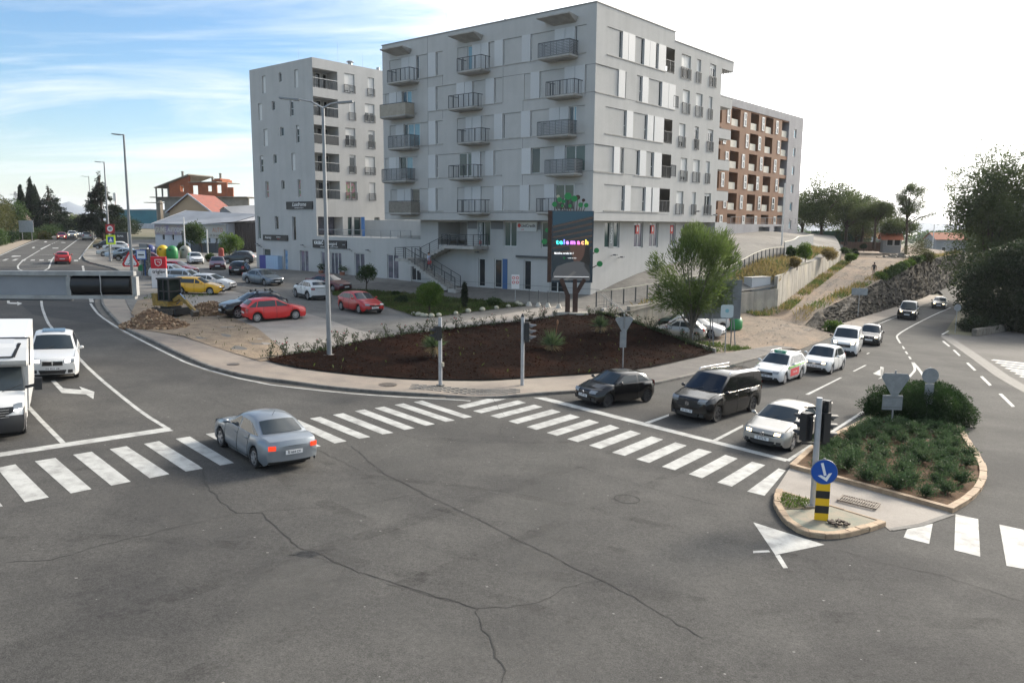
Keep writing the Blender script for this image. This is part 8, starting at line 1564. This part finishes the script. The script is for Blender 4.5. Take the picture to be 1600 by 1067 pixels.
# unfinished brick house
x0,y0=px(250,208); x1,y1=px(393,200); o,Lh=sbuild('brick_house','unfinished red brick house with open window holes behind the red roof','house',(x0,y0),(x1,y1),3.)
brk=M('hollow_brick',(.38,.115,.045),.85,alt=(.29,.085,.035),scale=.9,rng=(.4,.62),grain=.2,gscale=4.); cnc=M('raw_concrete',(.28,.26,.225),.9,alt=(.20,.185,.16),scale=.7)
def wallholes(root,name,mat,xa,xb,z0,z1,holes,y=0,th=.3):
    b=MB(); X=sorted({xa,xb,*[h[k] for h in holes for k in(0,1)]}); 
    for u0,u1 in zip(X,X[1:]):
        hs=sorted((h[2],h[3]) for h in holes if h[0]<=(u0+u1)/2<=h[1]); z=z0
        for a,c in hs: 
            if a>z: b.bx(u0,u1,y,y+th,z,a)
            z=c
        if z<z1: b.bx(u0,u1,y,y+th,z,z1)
    return b.build(name,mat,root)
wallholes(o,'wall',cnc,0,Lh,0,10.9,[(1.5,2.6,7.6,9.9),(9.,10.3,8.0,10.3),(13.4,14.9,7.9,10.3)])
wallholes(o,'brick_wall',brk,4.2,10.6,11.1,14.3,[(7.6,8.7,12.4,14.0)]); wallholes(o,'brick_wall',brk,10.65,21.6,11.1,14.6,[(11.4,13.,11.6,13.9),(15.9,17.1,12.4,13.8),(18.6,19.9,12.0,14.0)]); wallholes(o,'brick_wall',brk,21.65,23.3,11.1,13.4,[])
b=MB(); b.add([(4.2,0,14.3),(10.6,0,14.3),(10.6,0,16.3)],[(0,1,2)]); b.add([(4.2,.3,14.3),(10.6,.3,14.3),(10.6,.3,16.3)],[(2,1,0)]); b.build('brick_gable',brk,o)
b=MB(); b.bx(-1.2,Lh+.1,-.8,9,10.9,11.1); b.build('slab',cnc,o); b=MB(); b.bx(10.5,19.,-.5,9,14.62,14.8); b.build('slab',cnc,o); b=MB(); b.bx(-3.2,1.,-.6,5,9.6,9.75); b.build('slab',cnc,o)
b=MB(); b.add([(.2,-.7,13.3),(10.9,-.7,16.5),(10.9,9,16.5),(.2,9,13.3),(.2,-.7,13.5),(10.9,-.7,16.75),(10.9,9,16.75),(.2,9,13.5)],[(0,3,2,1),(4,5,6,7),(0,1,5,4),(1,2,6,5),(3,0,4,7)]); b.build('roof_slab',cnc,o)
for x in (.4,2.3,4.1): b=MB(); b.bx(x-.15,x+.15,-.3,0,11.1,13.3); b.build('column',cnc,o)
b=MB(); b.bx(0,4.2,5,5.3,11.1,13.6); b.bx(4.2,4.5,.3,5,11.1,14); b.build('back_wall',brk,o)
for x,z0,z1 in ((6.2,15.2,17.4),(15.2,14.8,15.9),(17.6,14.8,16.8)): b=MB(); b.tube((x,3,z0),(x,3,z1),.28,.28,8); b.tube((x,3,z1),(x,3,z1+.25),.38,.3,8); b.build('chimney',cnc,o)
b=MB(); b.bx(15.8,18.8,2,6,14.8,15.4); b.bx(16.4,18.2,2,6,15.4,15.7); b.build('parapet',brk,o)
# grey hall, teal hall
x0,y0=px(345,168); x1,y1=px(400,163); o,Lh=sbuild('grey_hall','grey hall with a curved pale roof behind the left apartment block','building',(x0,y0),(x1,y1),2.8)
b=MB(); P_=[(0,6.2),(.6,7.4),(2.,8.1),(4.,7.2),(6,5.6),(Lh+1,5.5)]; b.poly([(0,0,0),(Lh+1,0,0)]+[(x,0,z) for x,z in P_[::-1]]); b.build('wall',M('grey_sheet',(.23,.235,.24),.6,alt=(.19,.195,.20),scale=.5),o)
b=MB(); b.add([(.6,-.3,7.5),(2.,-.3,8.2),(5.8,-.3,6.1),(9.,-.3,6.1),(2.6,16,8.9),(4.,16,9.3),(10,16,9.3),(12,16,7.2)],[(0,1,5,4),(1,2,6,5),(2,3,7,6)]); b.build('roof',roofg,o); b=MB(); b.bx(5.7,Lh+1,-.1,-.02,.0,5.5); b.bx(5.7,Lh+1,-.14,-.1,2.8,2.95); b.build('sheet_door',M('grey_sheet2',(.17,.175,.19),.5),o)
x0,y0=px(183,300); x1,y1=px(224,300); o,Lh=sbuild('teal_hall','distant teal sheet hall right of the tall conifer','building',(x0,y0),(x1,y1),4.); b=MB(); b.bx(0,Lh+12,0,14,0,7.9); b.build('wall',M('teal_sheet',(.02,.13,.18),.6,alt=(.03,.17,.22),scale=.2),o); b=MB(); b.bx(-.2,Lh+12.2,-.3,14.2,7.9,8.15); b.build('roof',roofg,o); b=MB(); b.bx(1,Lh+10,-.1,-.01,.0,3.0); b.build('pale_band',hallw,o)
# gate, digger far away
o,Lh=sbuild('sheet_gate','dark grey sheet gate in front of the white hall','gate',(-53.6,133.5),(-47.3,131.5),2.75); b=MB(); b.bx(0,Lh,0,.08,.1,1.7); b.build('gate_panel',M('gate_grey',(.075,.085,.10),.5),o); b=MB()
for k in range(5): b.bx(Lh*k/4-.04,Lh*k/4+.04,-.06,.14,-.2,1.85)
b.build('post',darkm,o)
x,y=px(376,150); o=empty('backhoe',(x,y,3.4),.3,'distant yellow backhoe in the gap beside the left apartment block','digger'); b=MB(); b.bx(-1.4,1.6,-.9,.9,.6,1.5); b.build('body',M('digger_yellow',(.55,.24,.02),.5),o); b=MB(); b.bx(-.2,1.1,-.75,.75,1.5,3.0); b.build('cab',carglass,o); b=MB(); b.pipe([(-1.3,0,1.2),(-2.4,0,3.4),(-3.0,0,1.6)],.18,6); b.pipe([(1.5,0,1.0),(2.6,0,.9)],.2,6); b.box((2.9,0,.6),(.7,1.8,.7)); b.build('arm',MATS['digger_yellow'],o)
for x_,r in ((-1.,.65),(1.2,.5)):
    for s in (-1,1): b=MB(); b.disc((x_,s*.95,r),r,14,'y',.4); b.build('wheel',tyrem,o)
# blank board, tan house, pylons, masts
x,y=px(47,152); o=empty('blank_board',(x,y,3.),.1,'blank grey board seen from behind among the bushes left of the left street','sign'); b=MB(); b.bx(-1.3,1.3,-.05,.05,2.7,4.9); b.build('board',signb,o); b=MB(); b.bx(-.9,-.8,.06,.16,-.3,4.8); b.bx(.8,.9,.06,.16,-.3,4.8); b.build('post',greyp,o)
x0,y0=px(20,188); x1,y1=px(37,186); o,Lh=sbuild('tan_house','tan house wall peeping out between the trees left of the left street','house',(x0,y0),(x1,y1),3.); b=MB(); b.add([(0,0,0),(Lh,0,0),(Lh,0,4.6),(Lh*.4,0,6.8),(0,0,5.6)],[(0,1,2,3,4)]); b.bx(0,Lh,.02,3,0,4.5); b.build('wall',M('tan_wall',(.36,.31,.25),.85),o); b=MB(); b.add([(-.3,-.3,5.6),(Lh*.4,-.3,6.95),(Lh+.3,-.3,4.6),(-.3,3,5.6),(Lh*.4,3,6.95),(Lh+.3,3,4.6)],[(0,1,4,3),(1,2,5,4)]); b.build('roof',M('brown_roof',(.16,.12,.10),.8),o)
def pylon(u,Y,zt,w_,lb_):
    x,y=px(u,Y); o=empty('power_pylon',(x,y,4),0,lb_,'pylon'); b=MB(); H=zt-4
    for s in (-1,1):
        for t in (-1,1): b.bar((s*w_,t*w_,0),(s*.25,t*.25,H),.22,.22)
    for k in range(8):
        z=H*k/8;z2=H*(k+1)/8; r0=w_*(1-k/8)+.25;r1=w_*(1-(k+1)/8)+.25
        for t in (-1,1): b.bar((-r0,t*r0,z),(r1,t*r1,z2),.12,.12); b.bar((r0,t*r0,z),(-r1,t*r1,z2),.12,.12)
    b.build('lattice_mast',steel,o); b=MB()
    for z,l in ((H*.62,4.6),(H*.78,3.8),(H*.92,2.8)): b.bar((-l,0,z),(l,0,z),.25,.3)
    b.build('cross_arm',steel,o)
pylon(34,420,22.5,1.6,'lattice power pylon left of the shorter cypress'); pylon(14,640,23.,1.6,'fainter lattice power pylon further left')
x,y=px(187.5,420); o=empty('radio_mast',(x,y,4),0,'thin striped radio mast with antennas right of the tall conifer','mast'); b=MB(); b.tube((0,0,0),(0,0,17.5),.45,.3,6); b.build('mast_pole',M('mast_pink',(.5,.40,.38),.6),o); b=MB(); b.tube((0,0,14),(0,0,18.2),.9,.9,8); b.build('antenna',M('mast_white',(.5,.5,.5),.5),o)
# right background
def smallhouse(u0,u1,Y,z0,ez,rz_,wall,roof,label,dep=9,name='house'):
    x0,y0=px(u0,Y); x1,y1=px(u1,Y-1); o,Lh=sbuild(name,label,'house',(x0,y0),(x1,y1),z0); b=MB(); b.bx(0,Lh,0,dep,0,ez-z0); b.add([(0,0,ez-z0),(0,dep,ez-z0),(0,dep/2,rz_-z0)],[(0,1,2)]); b.add([(Lh,0,ez-z0),(Lh,dep,ez-z0),(Lh,dep/2,rz_-z0)],[(0,1,2)]); b.build('wall',wall,o)
    b=MB(); b.add([(-.4,-.5,ez-z0-.1),(Lh+.4,-.5,ez-z0-.1),(Lh+.4,dep/2,rz_-z0+.1),(-.4,dep/2,rz_-z0+.1),(-.4,dep+.5,ez-z0-.1),(Lh+.4,dep+.5,ez-z0-.1)],[(0,1,2,3),(3,2,5,4)]); b.build('roof',roof,o); F=Face(o,(0,0,0),(1,0,0),(0,-1,0))
    for k in range(2): F.window(Lh*(.2+.4*k),Lh*(.2+.4*k)+1.1,(ez-z0)*.55,(ez-z0)*.55+1.2,.01,glass)
    return o
gwall=M('house_grey',(.30,.30,.30),.85); pwall=M('pink_block',(.30,.19,.14),.9,alt=(.24,.15,.115),scale=1.5)
smallhouse(1456,1502,225,-2.8,4.6,6.3,gwall,tileo,'grey house with an orange tiled roof left of the huge evergreen'); smallhouse(1374,1402,152,3.,5.6,6.7,gwall,tileo,'small grey shed with an orange roof behind the lone pine',6); smallhouse(1336,1352,215,2.,5.2,6.4,hallw,tileo,'tiny white house with an orange roof between the pines'); smallhouse(1362,1382,260,0,4.5,6.,hallw,tileo,'distant house with an orange roof behind the pine trunks')
x0,y0=px(1308,158); x1,y1=px(1376,156); o,Lh=sbuild('block_wall','pinkish block wall behind the pine trunks','wall',(x0,y0),(x1,y1),3.2); n=8
for k in range(n): b=MB(); b.bx(Lh*k/n+.02,Lh*(k+1)/n-.02,0,.25,0,1.75+.05*(k%2)); b.build('wall_panel',pwall,o)
x0,y0=px(1284,140); x1,y1=px(1312,139); o,Lh=sbuild('white_wall','short pale wall left of the pinkish block wall','wall',(x0,y0),(x1,y1),3.7); b=MB(); b.bx(0,Lh,0,.25,0,1.1); b.build('wall_body',slabm,o)
x0,y0=px(1262,166); x1,y1=px(1338,164); o,Lh=sbuild('sports_net','tall green mesh fence behind the pines','fence',(x0,y0),(x1,y1),3.4); b=MB(); b.bx(0,Lh,0,.05,0,3.6); b.build('mesh_panel',M('green_mesh',(.06,.12,.09),.9),o); b=MB()
for k in range(5): b.bar((Lh*k/4,-.05,0),(Lh*k/4,-.05,3.8),.09)
b.build('post',darkm,o)
x,y=px(1451,190); o=empty('flag_pole',(x,y,-2.5),0,'white pole beside the grey house with an orange roof','pole'); b=MB(); b.tube((0,0,0),(0,0,11.2),.12,.1,6); b.build('pole',M('white_pole',(.62,.62,.6),.4),o)
o=tag(empty('rubble_heap',(66,136.,2.6)),'heap of pale rubble stones under the lone pine','rubble heap'); b=MB(); rr=random.Random(4)
for k in range(90): 
    s=rr.uniform(.15,.6); a=rr.random()*6.28; q=rr.random()*2.8; b.box((q*math.cos(a)*1.6,q*math.sin(a),max(0,.9-q*.3)*rr.random()),(s*1.3,s,s*.7),Matrix.Rotation(rr.random()*3,3,Vector((rr.random(),rr.random(),1)).normalized()))
b.build('rubble',M('rubble_stone',(.28,.26,.22),.9,alt=(.18,.165,.14),scale=2.),o)['kind']='stuff'
lw_=empty('stone_wall',(0,0,0),0,'low rough stone wall under the huge evergreen','wall'); q=resample_len([(42.,71.4),(47.5,76.6),(55,84.4),(63,93)],1.5); rr=random.Random(9)
for p,r_ in zip(q,q[1:]):
    b=MB(); z=hR(p[0])-.1; d=Vector((r_[0]-p[0],r_[1]-p[1],0)); nn=Vector((-d.y,d.x,0)).normalized()*.4; h_=.75+rr.uniform(-.06,.06); A_=Vector((p[0],p[1],z));B__=Vector((r_[0],r_[1],z-.05))-d*.01; b.add([A_,B__,B__+Vector((0,0,h_)),A_+Vector((0,0,h_)),A_+nn,B__+nn,B__+nn+Vector((0,0,h_)),A_+nn+Vector((0,0,h_))],[(0,1,2,3),(7,6,5,4),(3,2,6,7),(0,3,7,4),(1,5,6,2)]); b.build('stone_block',M('wall_stone',(.20,.18,.15),.92,alt=(.12,.105,.085),scale=2.5,rng=(.4,.6),bump=.05,bscale=7,rand=.2),lw_)
sheet('verge',[(41.7,71.6),(54.9,84.8),(64,95.1),(95,165.1),(71,126.6),(60.4,107.1),(48.4,86.9),(39.5,72.3)],hRd,-.02,landm,3.)
sheet('verge',[(-52,75),(-67.4,105.1),(-91.5,152.6),(-103.8,180.5),(-107.8,192.8),(-112.,193.5),(-109.,189.5),(-95.5,157.3),(-80.2,125.2),(-70.,104),(-56,75)],hRd,.02,M('verge_sand',(.30,.245,.18),.92,alt=(.24,.20,.15),scale=.6,rng=(.4,.62),grain=.2),4.)
# hills beyond
def hills(name,u0,u1,Y,prof,mat,seed):
    rr=random.Random(seed); n=70; vs=[]; 
    for j,(t,dy) in enumerate(((0,-900),(.35,-500),(.75,-180),(1,0),(.8,300),(0,1200))):
        for i in range(n+1):
            u=u0+(u1-u0)*i/n; h=interp(-u,[(-a,c) for a,c in prof]); x,y=px(u,Y); k=(Y+dy)/Y; vs.append((x*k+rr.gauss(0,8),y*k,-20+(28+h*Y/1244)*t+rr.gauss(0,1.2)*(t>0)))
    m=n+1; b=MB(); b.add(vs,[(j*m+i,j*m+i+1,(j+1)*m+i+1,(j+1)*m+i) for j in range(5) for i in range(n)]); return tag(b.build(name,mat,None,True),kind='structure')
hm=M('hill_scrub',(.10,.12,.12),.95,alt=(.20,.185,.17),scale=.004,detail=9,rng=(.42,.62)); hm2=M('hazed_hill',(.10,.13,.165),.95,alt=(.12,.15,.18),scale=.003,detail=8,rng=(.42,.62))  # the far ridges' blue is distance haze put into the base colour
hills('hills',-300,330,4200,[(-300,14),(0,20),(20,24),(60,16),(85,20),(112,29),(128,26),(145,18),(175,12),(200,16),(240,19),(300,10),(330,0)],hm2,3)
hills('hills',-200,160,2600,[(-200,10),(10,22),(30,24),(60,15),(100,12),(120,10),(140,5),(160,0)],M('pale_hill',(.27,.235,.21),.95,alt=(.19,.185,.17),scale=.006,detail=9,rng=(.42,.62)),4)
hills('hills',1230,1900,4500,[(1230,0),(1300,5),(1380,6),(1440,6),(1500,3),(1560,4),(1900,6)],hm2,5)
# heaps of dug soil
def heap(name,pos,rx,ry,h,seed,label):
    z0=hU(*pos); o=empty(name,(pos[0],pos[1],z0),0,label,'dirt heap'); rng=np.random.default_rng(seed); n=34; vs=[];fs=[]
    f=lambda x,y: h*max(0,1-(x*x+y*y)**.62)*(1+.18*math.sin(5*x+seed)*math.cos(4*y)) 
    for i in range(n+1):
        for j in range(n+1): x=-1+2*i/n;y=-1+2*j/n; r=math.hypot(x,y); vs.append((x*rx,y*ry,-.05+f(x,y)+rng.normal()*.035*(r<.95)-(.1 if r>1 else 0)))
    b=MB(); b.add(vs,[(i*(n+1)+j,(i+1)*(n+1)+j,(i+1)*(n+1)+j+1,i*(n+1)+j+1) for i in range(n) for j in range(n)]); b.build('soil_mass',M('dug_soil',(.27,.165,.095),.95,alt=(.16,.095,.058),scale=2.6,rng=(.38,.62),grain=.4,gscale=18,bump=.06,bscale=9),o,True)
    b=MB(); rr=random.Random(seed)
    for k in range(380):
        a=rr.random()*6.28;q=rr.random()**.6*1.05; x,y=q*math.cos(a),q*math.sin(a); s=rr.uniform(.03,.12)*(1.35 if q>.8 else 1); b.box((x*rx,y*ry,f(x,y)+s*.15),(s*1.3,s,s*.8),Matrix.Rotation(rr.random()*3,3,Vector((rr.random()-.5,rr.random()-.5,1)).normalized())); b.m[-6:]=[k%2]*6
    r=b.build('rubble',[M('rubble_tan',(.36,.25,.155),.9),M('rubble_brown',(.20,.125,.075),.9)],o); r['kind']='stuff'
heap('dirt_heap',(-21.9,48.4),2.1,1.35,1.0,3,'larger heap of brown soil and stones by the kerb left of the digger'); heap('dirt_heap',(-20.6,53.9),1.5,1.1,1.0,5,'smaller heap of brown soil and stones right of the digger')
# mini excavator
ex_=empty('mini_excavator',(-22.9,53.1,hU(-22.9,53.1)),R_(-28),'yellow mini excavator with a dark cab between two dirt heaps','excavator'); dy=M('excavator_yellow',(.33,.20,.03),.6,alt=(.16,.11,.03),scale=5.); 
for s in (-1,1):
    b=MB(); b.bx(-.85,.85,s*.55-.16,s*.55+.16,.12,.48); b.disc((-.85,s*.55,.3),.24,12,'y',.3); b.disc((.85,s*.55,.3),.24,12,'y',.3); b.build('track',M('track_rubber',(.03,.028,.026),.85,alt=(.08,.06,.045),scale=8),ex_)
b=MB(); b.bx(-.5,.6,-.4,.4,.35,.62); b.box((1.25,0,.35),(.12,1.4,.42)); b.bx(.6,1.25,-.35,.35,.25,.4); b.build('chassis',trim,ex_)
b=MB(); b.bx(-1.0,.5,-.6,.6,.64,.98); b.box((-.85,0,1.2),(.5,1.1,.5)); b.build('upper_body',dy,ex_)
b=MB()
for x in (-.50,.02,.50):
    for y in (-.47,.47): b.bar((x,y,.98),(x*.97-.02,y*.97,2.42),.09,.09,up=(1,0,0))
b.bx(-.60,.58,-.56,.56,2.40,2.50)
for z in (1.02,1.62): b.bar((-.5,-.48,z),(.5,-.48,z),.06,.07); b.bar((.5,-.48,z),(.5,.48,z),.06,.07); b.bar((-.5,-.48,z),(-.5,.48,z),.06,.07); b.build('cab_frame',trim,ex_); b=MB(); b.bx(-.46,.46,-.44,.44,1.0,2.39); b.build('cab_glass',M('cab_glass',(.022,.034,.030),.06,spec=.6),ex_)
b=MB(); b.bar((.6,-.15,1.0),(1.15,-.15,1.3),.22,.26); b.bar((1.15,-.15,1.32),(1.75,-.15,.95),.2,.24); b.build('boom',dy,ex_); b=MB(); b.bar((1.72,-.15,1.0),(2.5,-.15,.42),.17,.2); b.build('dipper',dy,ex_); b=MB(); b.tube((.8,-.15,.8),(1.3,-.15,1.12),.045); b.tube((1.2,-.15,1.5),(1.7,-.15,1.15),.04); b.build('ram',chrome,ex_)
b=MB(); b.add([(2.45,-.38,.55),(2.45,.08,.55),(2.68,.08,.38),(2.68,-.38,.38),(2.52,-.38,.05),(2.52,.08,.05),(2.28,.08,.22),(2.28,-.38,.22)],[(0,1,2,3),(2,3,4,5),(4,5,6,7),(0,3,4,7),(1,2,5,6)]); b.build('bucket',M('bucket_steel',(.10,.085,.07),.6,.4),ex_)
# people
def person(pos,z,h,head,label,mats,pose='walk',items=None):
    """one continuous skinned body; regions by height take skin, trousers, shirt"""
    o=empty('person',(pos[0],pos[1],z),head,label,'person'); k=h/1.78; st=.18 if pose=='walk' else .08
    J={'pel':(0,0,.95,.135),'wai':(0,0,1.10,.125),'che':(.01,0,1.33,.15),'nec':(.0,0,1.50,.06),'chi':(.02,0,1.57,.062),'hea':(.02,0,1.66,.098),'top':(.01,0,1.74,.075)}
    E=[('pel','wai'),('wai','che'),('che','nec'),('nec','chi'),('chi','hea'),('hea','top')]
    for s,n in ((-1,'r'),(1,'l')):
        f=st*s; J.update({'hip'+n:(0,s*.10,.88,.095),'kne'+n:(f*.7+.05,s*.10,.50,.062),'ank'+n:(f*1.4-.03,s*.10,.09,.042),'toe'+n:(f*1.4+.13,s*.11,.045,.035),'sho'+n:(0,s*.19,1.43,.062),'elb'+n:(-f*.6-.02,s*.25,1.14,.043),'wri'+n:(-f*1.2+.10,s*.25,.90,.030),'pal'+n:(-f*1.2+.14,s*.245,.82,.030)})
        E+=[('pel','hip'+n),('hip'+n,'kne'+n),('kne'+n,'ank'+n),('ank'+n,'toe'+n),('che','sho'+n),('sho'+n,'elb'+n),('elb'+n,'wri'+n),('wri'+n,'pal'+n)]
        for q,(dx,dy_,ln) in enumerate(((.025,.0,.085),(.010,.0,.095),(-.008,.0,.09),(-.024,.0,.075))):
            nm='fin%d%s'%(q,n); P=J['pal'+n]; J[nm]=(P[0]+dx+.02,P[1]-s*.012,P[2]-ln,.0085); E.append(('pal'+n,nm))
        P=J['wri'+n]; J['thu'+n]=(P[0]+.075,P[1]-s*.03,P[2]-.085,.010); E.append(('wri'+n,'thu'+n))
    names=list(J); me=bpy.data.meshes.new('body'); me.from_pydata([tuple(c*k for c in J[n][:3]) for n in names],[(names.index(a),names.index(c)) for a,c in E],[]); t=bpy.data.objects.new('t',me); COL.objects.link(t)
    md=t.modifiers.new('s','SKIN'); sv=me.skin_vertices[0].data
    for i,n in enumerate(names): sv[i].radius=(J[n][3]*k,)*2; sv[i].use_root=(n=='pel')
    t.modifiers.new('d','SUBSURF').levels=1; dg=bpy.context.evaluated_depsgraph_get(); m2=bpy.data.meshes.new_from_object(t.evaluated_get(dg)); bpy.data.objects.remove(t)
    for m_ in mats: m2.materials.append(m_)   # skin, shirt, trousers, shoes
    hem=mats_h.get(label[:5],.62)
    for p in m2.polygons:
        c=p.center/k; a=abs(c.y); p.use_smooth=True
        p.material_index=0 if c.z>1.49 else (1 if c.z>.97 and not(a>.215 and c.z<1.17) else (0 if a>.2 and c.z<1.2 and c.z>.6 else (2 if c.z>hem else (3 if c.z<.10 else 0))))
    b_=link('body',m2,o); hb=MB(); hb.ball((.0,0,1.715*k),.105*k,.098*k,.085*k,10,7); hb.ball((-.03*k,0,1.66*k),.09*k,.09*k,.10*k,10,7); link('hair',hb.mesh('hair',mats[4],True),o)
    fb_=MB()
    for s in (-1,1): fb_.ball((.108*k,s*.035*k,1.675*k),.012*k,.012*k,.009*k,6,4); fb_.ball((.01*k,s*.098*k,1.655*k),.02*k,.012*k,.03*k,6,4)
    fb_.ball((.125*k,0,1.645*k),.018*k,.013*k,.022*k,6,4); link('face_features',fb_.mesh('face_features',mats[0],True),o); return o
mats_h={'man i':.50,'perso':.14}
skin=M('skin',(.42,.24,.16),.6); 
person((44.3,97.9),hL(44.3,97.9)+.03,1.78,R_(62),'man in a dark shirt and pale shorts walking up the dirt track',[skin,M('shirt_dark',(.03,.028,.03),.9),M('shorts_pale',(.36,.30,.24),.9),M('shoes_dark',(.04,.04,.04),.7),M('hair_dark',(.015,.012,.010),.8)])
xs_,ys_,_=stw(17.0,-1.4); pz=4.7-(19.5-17.0)/5.4*(4.7-2.22)+.10
o=person((xs_,ys_),pz,1.7,R_(-40),'person in a pale blue shirt with a red bag coming down the outdoor staircase',[skin,M('shirt_blue',(.40,.46,.58),.9),M('trousers_dark',(.05,.055,.08),.9),M('shoes_dark',(.04,.04,.04),.7),M('hair_dark',(.015,.012,.010),.8)])
q=tag(empty('shoulder_bag',(xs_+.1,ys_-.3,pz+.78),.6),'red bag carried by the person on the outdoor staircase','bag'); b=MB(); b.box((0,0,.0),(.34,.14,.30)); b.build('bag_body',M('bag_red',(.40,.03,.04),.7),q); b=MB(); b.pipe([(-.12,0,.14),(-.06,0,.42),(.06,0,.42),(.12,0,.14)],.012,5); b.build('strap',M('bag_red',(.40,.03,.04),.7),q)
o=empty('red_pillar',(-41.0,112.6,hU(-41,112.6)),0,'red rounded utility pillar beside the dark grey crossover','pillar'); b=MB(); b.tube((0,0,0),(0,0,1.5),.42,.38,10); b.ball((0,0,1.5),.38,.38,.25,10,6); b.build('pillar_body',M('pillar_red',(.30,.05,.035),.6),o)
# ---------------------------------------------------------------- air
hzm=bpy.data.materials.new('haze'); hzm.use_nodes=True; t=hzm.node_tree; t.nodes.remove(t.nodes['Principled BSDF']); pv=nd(t,'ShaderNodeVolumePrincipled'); pv.inputs['Color'].default_value=(.86,.91,1,1); pv.inputs['Density'].default_value=.00010; pv.inputs['Anisotropy'].default_value=.2; t.links.new(pv.outputs[0],t.nodes['Material Output'].inputs['Volume'])
b=MB(); b.bx(-6100,6100,-300,8100,-140,180); tag(b.build('haze',hzm),kind='stuff')
